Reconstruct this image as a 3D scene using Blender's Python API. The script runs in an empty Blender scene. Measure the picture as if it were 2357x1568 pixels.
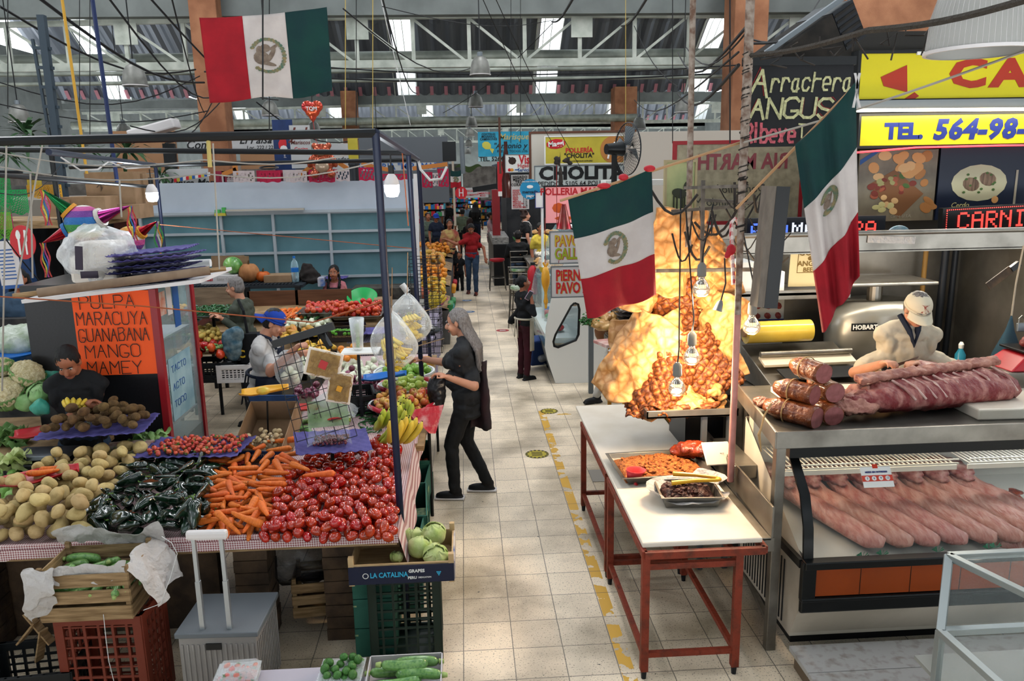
import bpy,bmesh,math,random
from math import cos,sin
from mathutils import Vector as V,Matrix,Euler,noise
S=bpy.context.scene;COL=S.collection
random.seed(7);R=random.Random(11);PI=math.pi;rad=math.radians
F_,CX,CY,HC=1833.0,1178.5,784.0,2.82
_dY=V((-113.5,384,-F_)).normalized()
_dZ=-V((157,-(F_*F_-157*113.5)/384,-F_)).normalized()
_dX=_dY.cross(_dZ)
RC=Matrix((_dX,_dY,_dZ))
cam=bpy.data.objects.new('camera',bpy.data.cameras.new('camera'));COL.objects.link(cam)
cam.data.sensor_width=36;cam.data.lens=36*F_/2357;cam.data.clip_start=.05;cam.data.clip_end=300
cam.matrix_world=Matrix.Translation((0,0,HC))@RC.to_4x4()
S.camera=cam
def at(px,py,x=None,y=None,z=None):
 d=RC@V(((px-CX)/F_,-(py-CY)/F_,-1))
 t=(z-HC)/d.z if z is not None else(y/d.y if y is not None else x/d.x)
 return V((0,0,HC))+d*t
wd=bpy.data.worlds.new('sky');S.world=wd;wd.use_nodes=True
wd.node_tree.nodes['Background'].inputs[0].default_value=(.93,.97,1,1)
wd.node_tree.nodes['Background'].inputs[1].default_value=7.0
S.view_settings.view_transform='Standard';S.view_settings.look='None'
S.view_settings.exposure=-0.05;S.view_settings.gamma=1;S.view_settings.use_curve_mapping=False
def area(name,loc,rot,sx,sy,power,col=(1,1,1),spread=180):
 l=bpy.data.lights.new(name,'AREA');l.shape='RECTANGLE';l.size=sx;l.size_y=sy;l.energy=power;l.color=col
 l.spread=rad(spread);o=bpy.data.objects.new(name,l);COL.objects.link(o);o.location=loc;o.rotation_euler=rot;return o
def point(name,loc,power,col=(1,.75,.45),r=.04):
 l=bpy.data.lights.new(name,'POINT');l.energy=power;l.color=col;l.shadow_soft_size=r
 o=bpy.data.objects.new(name,l);COL.objects.link(o);o.location=loc;return o
DAY=(.96,.97,1)
for yy in(3.0,10.0,16.5,32,52): # daylight through the roof skylights
 for xx in(-7.5,.6,8.5):
  area('skylight_daylight',(xx,yy,9.3),(0,0,0),1.4,4.5,110 if yy<5 else 300 if yy<20 else 260,DAY)
S.cycles.max_bounces=6;S.cycles.diffuse_bounces=2;S.cycles.glossy_bounces=3;S.cycles.transparent_max_bounces=12
S.cycles.transmission_bounces=4;S.cycles.sample_clamp_indirect=4;S.cycles.caustics_reflective=False;S.cycles.caustics_refractive=False
def lin(h):
 if not isinstance(h,str):return tuple(h)[:3]
 c=[int(h[i:i+2],16)/255 for i in(0,2,4)]
 return tuple(x/12.92 if x<=.04045 else((x+.055)/1.055)**2.4 for x in c)
MATS={}
def chich_mat(name,c1,c2,sc): # crisp rind: blistered cells with dark creases between them
 m=M(name,c1,.5,bump=.01);nt=m.node_tree;N=nt.nodes;Lk=nt.links.new;v=N.new('ShaderNodeTexVoronoi');v.feature='DISTANCE_TO_EDGE';v.inputs['Scale'].default_value=sc
 co=N.new('ShaderNodeTexCoord');Lk(co.outputs['Object'],v.inputs['Vector']);r=N.new('ShaderNodeValToRGB');r.color_ramp.elements[0].color=(*lin(c2),1);r.color_ramp.elements[1].color=(*lin(c1),1);r.color_ramp.elements[1].position=.2;n=N.new('ShaderNodeTexNoise');n.inputs['Scale'].default_value=7
 a=N.new('ShaderNodeMath');a.operation='MULTIPLY';Lk(v.outputs[0],a.inputs[0]);Lk(n.outputs[0],a.inputs[1]);Lk(a.outputs[0],r.inputs[0]);b=N['Principled BSDF'];Lk(r.outputs[0],b.inputs['Base Color']);p=N.new('ShaderNodeBump');p.inputs['Strength'].default_value=1;p.inputs['Distance'].default_value=.02;Lk(r.outputs[0],p.inputs['Height']);Lk(p.outputs[0],b.inputs['Normal']);return m
def M(name,col='808080',rough=.5,metal=0,col2=None,ns=8,nc=.5,bump=0,bs=None,vary=0,emit=0,ecol=None,alpha=1,trans=0,coat=0,sss=0,tl=0,stretch=None,spec=.28,det=5):
 if name in MATS:return MATS[name]
 m=bpy.data.materials.new(name);m.use_nodes=True;MATS[name]=m
 nt=m.node_tree;N=nt.nodes;Lk=nt.links.new;b=N['Principled BSDF']
 b.inputs['Base Color'].default_value=(*lin(col),1);b.inputs['Roughness'].default_value=rough;b.inputs['Metallic'].default_value=metal
 b.inputs['Specular IOR Level'].default_value=spec
 if coat:b.inputs['Coat Weight'].default_value=coat;b.inputs['Coat Roughness'].default_value=.12
 if trans:b.inputs['Transmission Weight'].default_value=trans
 if alpha<1:b.inputs['Alpha'].default_value=alpha
 if sss:b.inputs['Subsurface Weight'].default_value=sss;b.inputs['Subsurface Radius'].default_value=(.02,.008,.004)
 if emit:b.inputs['Emission Color'].default_value=(*lin(ecol or col),1);b.inputs['Emission Strength'].default_value=emit
 co=N.new('ShaderNodeTexCoord');vec=co.outputs['Object']
 if stretch:
  mp=N.new('ShaderNodeMapping');mp.inputs['Scale'].default_value=stretch;Lk(vec,mp.inputs[0]);vec=mp.outputs[0]
 c=None
 if col2 is not None:
  n=N.new('ShaderNodeTexNoise');n.inputs['Scale'].default_value=ns;n.inputs['Detail'].default_value=det;Lk(vec,n.inputs['Vector'])
  r=N.new('ShaderNodeValToRGB');r.color_ramp.elements[0].position=max(0,nc-.14);r.color_ramp.elements[1].position=min(1,nc+.14)
  r.color_ramp.elements[0].color=(*lin(col2),1);r.color_ramp.elements[1].color=(*lin(col),1)
  Lk(n.outputs['Fac'],r.inputs[0]);c=r.outputs[0]
 if vary:
  oi=N.new('ShaderNodeObjectInfo');h=N.new('ShaderNodeHueSaturation')
  mr=N.new('ShaderNodeMapRange');mr.inputs[3].default_value=.5-.006*vary;mr.inputs[4].default_value=.5+.035*vary;Lk(oi.outputs['Random'],mr.inputs[0]);Lk(mr.outputs[0],h.inputs['Hue'])
  mu=N.new('ShaderNodeMath');mu.operation='MULTIPLY';mu.inputs[1].default_value=7.31;Lk(oi.outputs['Random'],mu.inputs[0])
  fr=N.new('ShaderNodeMath');fr.operation='FRACT';Lk(mu.outputs[0],fr.inputs[0])
  m2=N.new('ShaderNodeMapRange');m2.inputs[3].default_value=1-.35*vary;m2.inputs[4].default_value=1+.25*vary;Lk(fr.outputs[0],m2.inputs[0]);Lk(m2.outputs[0],h.inputs['Value'])
  if c is None:h.inputs['Color'].default_value=(*lin(col),1)
  else:Lk(c,h.inputs['Color'])
  c=h.outputs[0]
 if c is not None:Lk(c,b.inputs['Base Color'])
 if bump:
  n2=N.new('ShaderNodeTexNoise');n2.inputs['Scale'].default_value=bs or ns*3;n2.inputs['Detail'].default_value=4;Lk(vec,n2.inputs['Vector'])
  bp=N.new('ShaderNodeBump');bp.inputs['Strength'].default_value=bump;bp.inputs['Distance'].default_value=.02;Lk(n2.outputs['Fac'],bp.inputs['Height']);Lk(bp.outputs[0],b.inputs['Normal'])
 if tl:
  t=N.new('ShaderNodeBsdfTranslucent');t.inputs[0].default_value=(*lin(col),1)
  if c is not None:Lk(c,t.inputs[0])
  mx=N.new('ShaderNodeMixShader');mx.inputs[0].default_value=tl;Lk(b.outputs[0],mx.inputs[1]);Lk(t.outputs[0],mx.inputs[2]);Lk(mx.outputs[0],N['Material Output'].inputs[0])
 return m
def film(name,col='e8eef0',a=.25,rough=.15,bump=.6,bs=14): # thin clear plastic film or bag: mostly see-through with glossy wrinkles
 if name in MATS:return MATS[name]
 m=bpy.data.materials.new(name);m.use_nodes=True;MATS[name]=m;nt=m.node_tree;N=nt.nodes;Lk=nt.links.new
 b=N['Principled BSDF'];b.inputs['Base Color'].default_value=(*lin(col),1);b.inputs['Roughness'].default_value=rough
 tr=N.new('ShaderNodeBsdfTransparent');mx=N.new('ShaderNodeMixShader');fz=N.new('ShaderNodeLayerWeight');fz.inputs[0].default_value=.35
 n2=N.new('ShaderNodeTexNoise');n2.inputs['Scale'].default_value=bs;co=N.new('ShaderNodeTexCoord');Lk(co.outputs['Object'],n2.inputs['Vector'])
 bp=N.new('ShaderNodeBump');bp.inputs['Strength'].default_value=bump;bp.inputs['Distance'].default_value=.03;Lk(n2.outputs[0],bp.inputs['Height']);Lk(bp.outputs[0],b.inputs['Normal'])
 if bump:Lk(bp.outputs[0],fz.inputs['Normal'])
 mr=N.new('ShaderNodeMapRange');mr.inputs[3].default_value=a*.5;mr.inputs[4].default_value=min(1,a*2.2);Lk(fz.outputs['Facing'],mr.inputs[0]);Lk(mr.outputs[0],mx.inputs[0])
 Lk(tr.outputs[0],mx.inputs[1]);Lk(b.outputs[0],mx.inputs[2]);Lk(mx.outputs[0],N['Material Output'].inputs[0]);return m
def stripes(name,c1,c2,period=.022,axes='gingham',duty=.5,rough=.6): # woven check / stripes in object space
 if name in MATS:return MATS[name]
 m=bpy.data.materials.new(name);m.use_nodes=True;MATS[name]=m;nt=m.node_tree;N=nt.nodes;Lk=nt.links.new;b=N['Principled BSDF']
 b.inputs['Roughness'].default_value=rough;co=N.new('ShaderNodeTexCoord');sp=N.new('ShaderNodeSeparateXYZ');Lk(co.outputs['Object'],sp.inputs[0])
 def sq(sock):
  a=N.new('ShaderNodeMath');a.operation='DIVIDE';a.inputs[1].default_value=period;Lk(sock,a.inputs[0])
  f=N.new('ShaderNodeMath');f.operation='FRACT';Lk(a.outputs[0],f.inputs[0])
  g=N.new('ShaderNodeMath');g.operation='LESS_THAN';g.inputs[1].default_value=duty;Lk(f.outputs[0],g.inputs[0]);return g.outputs[0]
 sx=sq(sp.outputs[0]);ad=N.new('ShaderNodeMath');ad.operation='ADD';Lk(sp.outputs[1],ad.inputs[0]);Lk(sp.outputs[2],ad.inputs[1]);sy=sq(ad.outputs[0])
 mu=N.new('ShaderNodeMath');mu.operation='ADD';Lk(sx,mu.inputs[0]);Lk(sy,mu.inputs[1])
 h=N.new('ShaderNodeMath');h.operation='MULTIPLY';h.inputs[1].default_value=.5;Lk(mu.outputs[0],h.inputs[0])
 r=N.new('ShaderNodeMix');r.data_type='RGBA';r.inputs[6].default_value=(*lin(c1),1);r.inputs[7].default_value=(*lin(c2),1);Lk((sx if axes=='x' else h.outputs[0]),r.inputs[0])
 Lk(r.outputs[2],b.inputs['Base Color']);return m
def rotm(r):return Euler(r).to_matrix()if r is not None else Matrix.Identity(3)
def frame_of(d):
 d=d.normalized();u=V((0,0,1))if abs(d.z)<.95 else V((1,0,0));a=d.cross(u).normalized();return a,d.cross(a)
class MB:
 def __init__(s):s.v=[];s.f=[];s.m=[];s.cur=0
 def add(s,vs,fs,m=None):
  o=len(s.v);s.v+=[tuple(x)for x in vs];s.f+=[tuple(i+o for i in f)for f in fs];s.m+=[s.cur if m is None else m]*len(fs);return s
 def box(s,c,d,r=None,m=None,taper=1):
  Rm=rotm(r);c=V(c);P=[]
  for z in(-.5,.5):
   k=taper if z>0 else 1
   for x,y in((-.5,-.5),(.5,-.5),(.5,.5),(-.5,.5)):P.append(c+Rm@V((x*d[0]*k,y*d[1]*k,z*d[2])))
  return s.add(P,[(3,2,1,0),(4,5,6,7),(0,1,5,4),(1,2,6,5),(2,3,7,6),(3,0,4,7)],m)
 def bb(s,x0,x1,y0,y1,z0,z1,m=None):return s.box(((x0+x1)/2,(y0+y1)/2,(z0+z1)/2),(x1-x0,y1-y0,z1-z0),None,m)
 def beam(s,a,b,w,h=None,m=None):
  a=V(a);b=V(b);p,q=frame_of(b-a);h=h or w;P=[]
  for e in(a,b):
   for i,j in((-1,-1),(1,-1),(1,1),(-1,1)):P.append(e+p*i*w/2+q*j*h/2)
  return s.add(P,[(3,2,1,0),(4,5,6,7),(0,1,5,4),(1,2,6,5),(2,3,7,6),(3,0,4,7)],m)
 def loft(s,rings,caps=True,m=None,closed=True):
  n=len(rings[0]);P=[p for r in rings for p in r];Fc=[]
  for k in range(len(rings)-1):
   for i in range(n if closed else n-1):
    j=(i+1)%n;Fc.append((k*n+i,k*n+j,(k+1)*n+j,(k+1)*n+i))
  if caps:Fc.append(tuple(reversed(range(n))));Fc.append(tuple(range((len(rings)-1)*n,len(rings)*n)))
  return s.add(P,Fc,m)
 def tube(s,pts,r,n=8,m=None,caps=True):
  pts=[V(p)for p in pts];rs=r if isinstance(r,(list,tuple))else[r]*len(pts);rings=[];a=None
  for i,p in enumerate(pts):
   d=(pts[min(i+1,len(pts)-1)]-pts[max(i-1,0)]).normalized()
   if a is None:a,b=frame_of(d)
   else:
    a=(a-d*a.dot(d));a=a.normalized()if a.length>1e-6 else frame_of(d)[0];b=d.cross(a)
   rings.append([p+(a*cos(t*2*PI/n)+b*sin(t*2*PI/n))*rs[i]for t in range(n)])
  return s.loft(rings,caps,m)
 def cyl(s,a,b,r,n=16,m=None,r2=None):return s.tube([a,b],[r,r if r2 is None else r2],n,m)
 def lathe(s,prof,c=(0,0,0),n=20,m=None,sx=1,sy=1,r=None,caps=False):
  Rm=rotm(r);c=V(c);rings=[[c+Rm@V((q*cos(t*2*PI/n)*sx,q*sin(t*2*PI/n)*sy,z))for t in range(n)]for q,z in prof]
  return s.loft(rings,caps,m)
 def ell(s,c,r,rot=None,n=12,k=8,m=None):
  r=(r,r,r)if not isinstance(r,(list,tuple))else r;Rm=rotm(rot)if not isinstance(rot,Matrix)else rot;c=V(c)
  P=[c+Rm@V((0,0,-r[2]))];Fc=[]
  for i in range(1,k):
   t=-PI/2+PI*i/k
   for j in range(n):P.append(c+Rm@V((r[0]*cos(t)*cos(2*PI*j/n),r[1]*cos(t)*sin(2*PI*j/n),r[2]*sin(t))))
  P.append(c+Rm@V((0,0,r[2])));L=len(P)-1
  for j in range(n):
   q=(j+1)%n;Fc.append((0,1+q,1+j));Fc.append((L,L-n+j,L-n+q))
   for i in range(k-2):Fc.append((1+i*n+j,1+i*n+q,1+(i+1)*n+q,1+(i+1)*n+j))
  return s.add(P,Fc,m)
 def grid(s,fn,nu,nv,m=None):
  P=[fn(i/nu,j/nv)for j in range(nv+1)for i in range(nu+1)]
  return s.add(P,[(j*(nu+1)+i,j*(nu+1)+i+1,(j+1)*(nu+1)+i+1,(j+1)*(nu+1)+i)for j in range(nv)for i in range(nu)],m)
 def poly(s,pts,depth=None,m=None): # flat polygon (3d points); depth = extrusion vector
  n=len(pts);pts=[V(p)for p in pts]
  if depth is None:return s.add(pts,[tuple(range(n))],m)
  d=V(depth);return s.add(pts+[p+d for p in pts],[tuple(range(n)),tuple(reversed(range(n,2*n)))]+[(i,i+n,(i+1)%n+n,(i+1)%n)for i in range(n)],m)
 def xf(s,mat,i0=0):s.v[i0:]=[tuple(mat@V(p))for p in s.v[i0:]];return s
 def build(s,name,mat,parent=None,sf=False,bev=0,w=False,sub=0,loc=None,rot=None,solid=0,ang=None,autosm=None):
  me=bpy.data.meshes.new(name);vs=s.v;org=V((0,0,0))
  if w:
   if parent is not None:org=ORG.get(parent.name,V((0,0,0)))
   else:
    xs,ys,zs=zip(*vs);org=V(((min(xs)+max(xs))/2,(min(ys)+max(ys))/2,min(zs)))
   vs=[(a-org.x,b-org.y,c-org.z)for a,b,c in vs]
  me.from_pydata(vs,[],s.f);me.update()
  for mm in(mat if isinstance(mat,(list,tuple))else[mat]):me.materials.append(mm)
  me.polygons.foreach_set('material_index',s.m)
  if sf:
   me.polygons.foreach_set('use_smooth',[True]*len(s.f))
   if sf!=2:me.set_sharp_from_angle(angle=rad(ang or 40))
  o=bpy.data.objects.new(name,me);COL.objects.link(o)
  if parent is not None:o.parent=parent;ORG[o.name]=org
  elif w:o.location=org;ORG[o.name]=org
  if loc is not None:o.location=loc
  if rot is not None:o.rotation_euler=rot
  if bev:
   md=o.modifiers.new('b','BEVEL');md.width=bev;md.segments=2;md.limit_method='ANGLE';md.angle_limit=rad(35)
  if solid:
   md=o.modifiers.new('s','SOLIDIFY');md.thickness=solid;md.offset=0
  if sub:
   md=o.modifiers.new('u','SUBSURF');md.levels=sub;md.render_levels=sub
  return o
ORG={}
def tag(o,label=None,cat=None,group=None,kind=None):
 if label:o['label']=label
 if cat:o['category']=cat
 if group:o['group']=group
 if kind:o['kind']=kind
 return o
def thing(name,label,cat,loc=(0,0,0),rot=0,group=None):
 o=bpy.data.objects.new(name,None);COL.objects.link(o);o.empty_display_size=.05
 o.location=loc;o.rotation_euler=rot if isinstance(rot,(tuple,list,Euler))else(0,0,rot);ORG[o.name]=V(loc);return tag(o,label,cat,group)
def struct(o,label=None):o['kind']='structure';return tag(o,label)
def kids(o):return[c for c in COL.objects if c.parent is o]
KID={}
def dup(o,loc=None,rot=None,scale=None,label=None,group=None,parent=None):
 if o.name not in KID:KID[o.name]=[c.name for c in bpy.data.objects if c.parent is o]
 c=o.copy();COL.objects.link(c);c.parent=parent
 if loc is not None:c.location=loc
 if rot is not None:c.rotation_euler=rot
 if scale is not None:c.scale=(scale,)*3 if not isinstance(scale,(tuple,list))else scale
 if label:c['label']=label
 if group:c['group']=group
 for k in KID[o.name]:dup(bpy.data.objects[k],parent=c)
 return c
def nz(p,s=1,seed=0):return noise.noise(V(p)*s+V((seed*3.1,seed*1.7,seed*.9)))
TMP=bpy.data.scenes.new('build')
def evaluated(o): # evaluated in a small scene of its own, so that the whole hall need not be updated each time
 TMP.collection.objects.link(o)
 with bpy.context.temp_override(scene=TMP,view_layer=TMP.view_layers[0]):
  dg=bpy.context.evaluated_depsgraph_get();dg.update();me=bpy.data.meshes.new_from_object(o.evaluated_get(dg))
 bpy.data.objects.remove(o);return me
# remesh overlapping closed shapes into one sf surface
def fuse(mb,name,mat,parent=None,vox=.012,sm=6,disp=0,ds=8,w=False,iso=2):
 me=bpy.data.meshes.new('t');me.from_pydata(mb.v,[],mb.f);o=bpy.data.objects.new('t',me)
 md=o.modifiers.new('r','REMESH');md.mode='VOXEL';md.voxel_size=vox
 if sm:md=o.modifiers.new('s','SMOOTH');md.factor=.5;md.iterations=sm
 m2=evaluated(o);m2.name=name;org=V((0,0,0))
 if disp:
  nn=[(v.co.copy(),v.normal.copy())for v in m2.vertices]
  m2.vertices.foreach_set('co',[x for c,n in nn for x in c+n*(noise.noise(c*ds)+.5*noise.noise(c*ds*2.3))*disp])
 if w:
  if parent is not None:org=ORG.get(parent.name,V((0,0,0)))
  else:
   bx=[v.co for v in m2.vertices];org=V(((min(p.x for p in bx)+max(p.x for p in bx))/2,(min(p.y for p in bx)+max(p.y for p in bx))/2,min(p.z for p in bx)))
  for v in m2.vertices:v.co-=org
 m2.materials.clear()
 for q in(mat if isinstance(mat,(list,tuple))else[mat]):m2.materials.append(q)
 m2.polygons.foreach_set('use_smooth',[True]*len(m2.polygons));m2.update()
 o=bpy.data.objects.new(name,m2);COL.objects.link(o)
 if parent is not None:o.parent=parent;ORG[o.name]=org
 elif w:o.location=org;ORG[o.name]=org
 return o
def text(s,size,mat,parent,x=0,z=0,y=-.004,bold=0,shear=0,sx=1,align='CENTER',mirror=False,name='lettering',ext=.001,rot=0,sp=1,mono=False):
 cu=bpy.data.curves.new('t','FONT');cu.body=s;cu.size=size;cu.align_x=align;cu.align_y='CENTER';cu.offset=bold*size;cu.shear=shear;cu.extrude=ext;cu.space_character=sp
 cu.resolution_u=2
 me=evaluated(bpy.data.objects.new('t',cu));me.name=name
 c,s_=cos(rot),sin(rot)
 for v in me.vertices:
  X,Z=v.co.x*sx,v.co.y;X,Z=X*c-Z*s_,X*s_+Z*c
  v.co=V(((-X if mirror else X)+x,-v.co.z+y,Z+z))
 if mirror:me.flip_normals()
 me.materials.clear();me.materials.append(mat);o=bpy.data.objects.new(name,me);COL.objects.link(o);o.parent=parent;return o
G5={'A':'002640|1333','B':'000636453403|344230|3000','C':'4536160501103041','D':'0006365451300','E':'46060040|0333','F':'460600|0333','G':'45361605011030414222','H':'0006|4046|0343',
'I':'2026','J':'4641301001','L':'060040','M':'0006234640','N':'00064046','O':'103041453616050110','P':'000636454433303'[:12]+'03','Q':'103041453616050110|2240','R':'00063645443303|2340','S':'4536160504134241301001','T':'0646|2620',
'U':'060110304146','V':'062046','W':'0610233046','X':'0046|0640','Y':'062346|2320','Z':'06460040','.':'2021','-':'1333',' ':'','2':'05163645440040','3':'06464334414230100','5':'460604344341301001','7':'064610',
'a':'34140301102041|3430','b':'0600|0314344341301000','c':'4334140301103041','d':'4640|4334140301103041','e':'024243341403011030','h':'0600|03143443340'[:12]+'40','i':'1410|1516','l':'1610','n':'0400|03144340','o':'103041433414030110','r':'0400|02143443','s':'433414030242413010','t':'1610203|0434'[:6]+'30|0434','u':'040110304144','y':'0420|4400','g':'4334140301103041|4430','m':'0400|03142320|23344340'}
def glyph(ch):
 out=[]
 for pl in G5.get(ch,'').split('|'):
  p=[(int(pl[i])/4,int(pl[i+1])/6)for i in range(0,len(pl)-1,2)]
  if len(p)>1:out.append(p)
 return out
def script(s,w,h,lw,mat,parent,x,z,y=-.004,gap=.35,jit=.04,slant=0,name='lettering',seed=3,thick=.0015):
 rr=random.Random(seed);mb=MB();cx=x
 for ch in s:
  cw=w*(.5 if ch in 'Iil.' else 1);dz=rr.uniform(-jit,jit)*h
  for pl in glyph(ch):
   P=[V((cx+px*cw+pz*slant*h+rr.uniform(-jit,jit)*w*.4,y-rr.random()*.0006,z+pz*h+dz+rr.uniform(-jit,jit)*h*.4))for px,pz in pl]
   for a,b in zip(P,P[1:]):
    d=(b-a);L=d.length
    if L<1e-6:continue
    d/=L;n_=V((-d.z,0,d.x))*lw/2;e=d*lw*.35
    mb.poly([a-n_-e,b-n_+e,b+n_+e,a+n_-e],(0,-thick,0))
  cx+=cw+w*gap
 return mb.build(name,mat,parent)
def board(name,label,cat,loc,rotz,w,h,mat,th=.02,tilt=0,group=None,frame=None,fw=.02,part='panel',ry=0):
 t=thing(name,label,cat,loc,(tilt,ry,rotz),group)
 MB().bb(0,w,0,th,0,h).build(part,mat,t,bev=.002)
 if frame:
  f=MB();f.bb(-fw,w+fw,-.008,th,h,h+fw);f.bb(-fw,w+fw,-.008,th,-fw,0);f.bb(-fw,0,-.008,th,0,h);f.bb(w,w+fw,-.008,th,0,h);f.build('border',frame,t)
 return t
# ================================================================= the hall
def floor_mat():
 m=bpy.data.materials.new('terrazzo_tiles');m.use_nodes=True;nt=m.node_tree;N=nt.nodes;Lk=nt.links.new;b=N['Principled BSDF']
 co=N.new('ShaderNodeTexCoord');sp=N.new('ShaderNodeSeparateXYZ');Lk(co.outputs['Object'],sp.inputs[0])
 def ma(op,a,b_=None,v=None):
  n=N.new('ShaderNodeMath');n.operation=op
  if isinstance(a,(int,float)):n.inputs[0].default_value=a
  else:Lk(a,n.inputs[0])
  if b_ is not None:Lk(b_,n.inputs[1])
  elif v is not None:n.inputs[1].default_value=v
  return n.outputs[0]
 wob=N.new('ShaderNodeTexNoise');wob.inputs['Scale'].default_value=9;Lk(co.outputs['Object'],wob.inputs['Vector'])
 wo=ma('MULTIPLY',ma('SUBTRACT',wob.outputs['Fac'],v=.5),v=.006)
 def line(s,off):
  f=ma('FRACT',ma('DIVIDE',ma('ADD',ma('ADD',s,v=off),wo),v=.3));d=ma('ABSOLUTE',ma('SUBTRACT',f,v=.5));return ma('GREATER_THAN',d,v=.4905)
 lx=line(sp.outputs[0],6.0+.08);ly=line(sp.outputs[1],-.13+6.0);ln=ma('MAXIMUM',lx,ly)
 fl=N.new('ShaderNodeCombineXYZ');Lk(ma('FLOOR',ma('DIVIDE',ma('ADD',sp.outputs[0],v=6.08),v=.3)),fl.inputs[0]);Lk(ma('FLOOR',ma('DIVIDE',ma('ADD',sp.outputs[1],v=5.87),v=.3)),fl.inputs[1])
 wn=N.new('ShaderNodeTexWhiteNoise');wn.noise_dimensions='3D';Lk(fl.outputs[0],wn.inputs['Vector'])
 n1=N.new('ShaderNodeTexNoise');n1.inputs['Scale'].default_value=1.1;n1.inputs['Detail'].default_value=8;Lk(co.outputs['Object'],n1.inputs['Vector'])
 n2=N.new('ShaderNodeTexNoise');n2.inputs['Scale'].default_value=95;n2.inputs['Detail'].default_value=2;Lk(co.outputs['Object'],n2.inputs['Vector'])
 r1=N.new('ShaderNodeValToRGB');e=r1.color_ramp.elements;e[0].position=.36;e[0].color=(*lin('94866f'),1);e[1].position=.58;e[1].color=(*lin('ead8bd'),1);Lk(n1.outputs['Fac'],r1.inputs[0])
 hv=N.new('ShaderNodeHueSaturation');Lk(r1.outputs[0],hv.inputs['Color']);Lk(ma('ADD',ma('MULTIPLY',wn.outputs['Value'],v=.2),v=.88),hv.inputs['Value'])
 sk=N.new('ShaderNodeValToRGB');e=sk.color_ramp.elements;e[0].position=.33;e[0].color=(.10,.085,.07,1);e[1].position=.40;e[1].color=(1,1,1,1);Lk(n2.outputs['Fac'],sk.inputs[0])
 mu=N.new('ShaderNodeMix');mu.data_type='RGBA';mu.blend_type='MULTIPLY';mu.inputs[0].default_value=.7;Lk(hv.outputs[0],mu.inputs[6]);Lk(sk.outputs[0],mu.inputs[7])
 n3=N.new('ShaderNodeTexNoise');n3.inputs['Scale'].default_value=26;n3.inputs['Detail'].default_value=3;Lk(co.outputs['Object'],n3.inputs['Vector'])
 d3=ma('GREATER_THAN',n3.outputs['Fac'],v=.735);dm=N.new('ShaderNodeMix');dm.data_type='RGBA';dm.inputs[7].default_value=(*lin('2a2622'),1);Lk(d3,dm.inputs[0]);Lk(mu.outputs[2],dm.inputs[6])
 # worn yellow floor line along the right of the aisle
 a1=ma('LESS_THAN',ma('ABSOLUTE',ma('SUBTRACT',sp.outputs[0],v=.865)),v=.04)
 yn=N.new('ShaderNodeTexNoise');yn.inputs['Scale'].default_value=6;yn.inputs['Detail'].default_value=7;Lk(co.outputs['Object'],yn.inputs['Vector'])
 a2=ma('GREATER_THAN',yn.outputs['Fac'],v=.46);a3=ma('LESS_THAN',sp.outputs[1],v=9.2)
 a4=ma('MULTIPLY',ma('LESS_THAN',ma('ABSOLUTE',ma('SUBTRACT',sp.outputs[1],v=9.05)),v=.035),ma('MULTIPLY',ma('GREATER_THAN',sp.outputs[0],v=.9),ma('LESS_THAN',sp.outputs[0],v=1.6)))
 yl=ma('MULTIPLY',ma('MAXIMUM',ma('MULTIPLY',a1,a3),a4),a2)
 ym=N.new('ShaderNodeMix');ym.data_type='RGBA';ym.inputs[7].default_value=(*lin('c99a2e'),1);Lk(yl,ym.inputs[0]);Lk(dm.outputs[2],ym.inputs[6])
 gm=N.new('ShaderNodeMix');gm.data_type='RGBA';gm.inputs[7].default_value=(*lin('3a3631'),1);Lk(ma('MULTIPLY',ln,v=.8),gm.inputs[0]);Lk(ym.outputs[2],gm.inputs[6])
 Lk(gm.outputs[2],b.inputs['Base Color']);rr=N.new('ShaderNodeMapRange');rr.inputs[3].default_value=.22;rr.inputs[4].default_value=.6;Lk(n1.outputs['Fac'],rr.inputs[0]);Lk(rr.outputs[0],b.inputs['Roughness'])
 return m
struct(MB().grid(lambda u,v:(-18+38*u,-4+70*v,0),1,1).build('floor',floor_mat()))
WH=M('white_paint','d8d8d4',.5);TRUSS=M('truss_paint','b4b8ae',.55,col2='949a90',ns=3)
ORA=M('orange_render','93664a',.9,col2='7a5038',ns=2,bump=.3,bs=40);CONC=M('grey_beam_paint','6c716f',.8,col2='5f6462',ns=1.5)
def roofm():
 m=M('corrugated_steel','5c6168',.42,.4,col2='484d55',ns=2,stretch=(1,.05,.05));return m
ROOF=roofm();GLOW=M('skylight_sheet','f2f8fa',.6,tl=.6)
DARKM=M('dark_metal','1a1d22',.45,.3);BLK=M('black_paint','101214',.35);NAVY=M('navy_paint','141c33',.35,.1)
STEEL=M('stainless','b4b2ac',.3,.9,col2='95938e',ns=3,stretch=(1,9,9));GREYM=M('grey_metal','6d7479',.45,.6)
ALU=M('aluminium','a9aeb2',.38,.85);PIPE=M('duct_paint','8f948a',.45,.3,col2='6d726a',ns=2)
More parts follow.
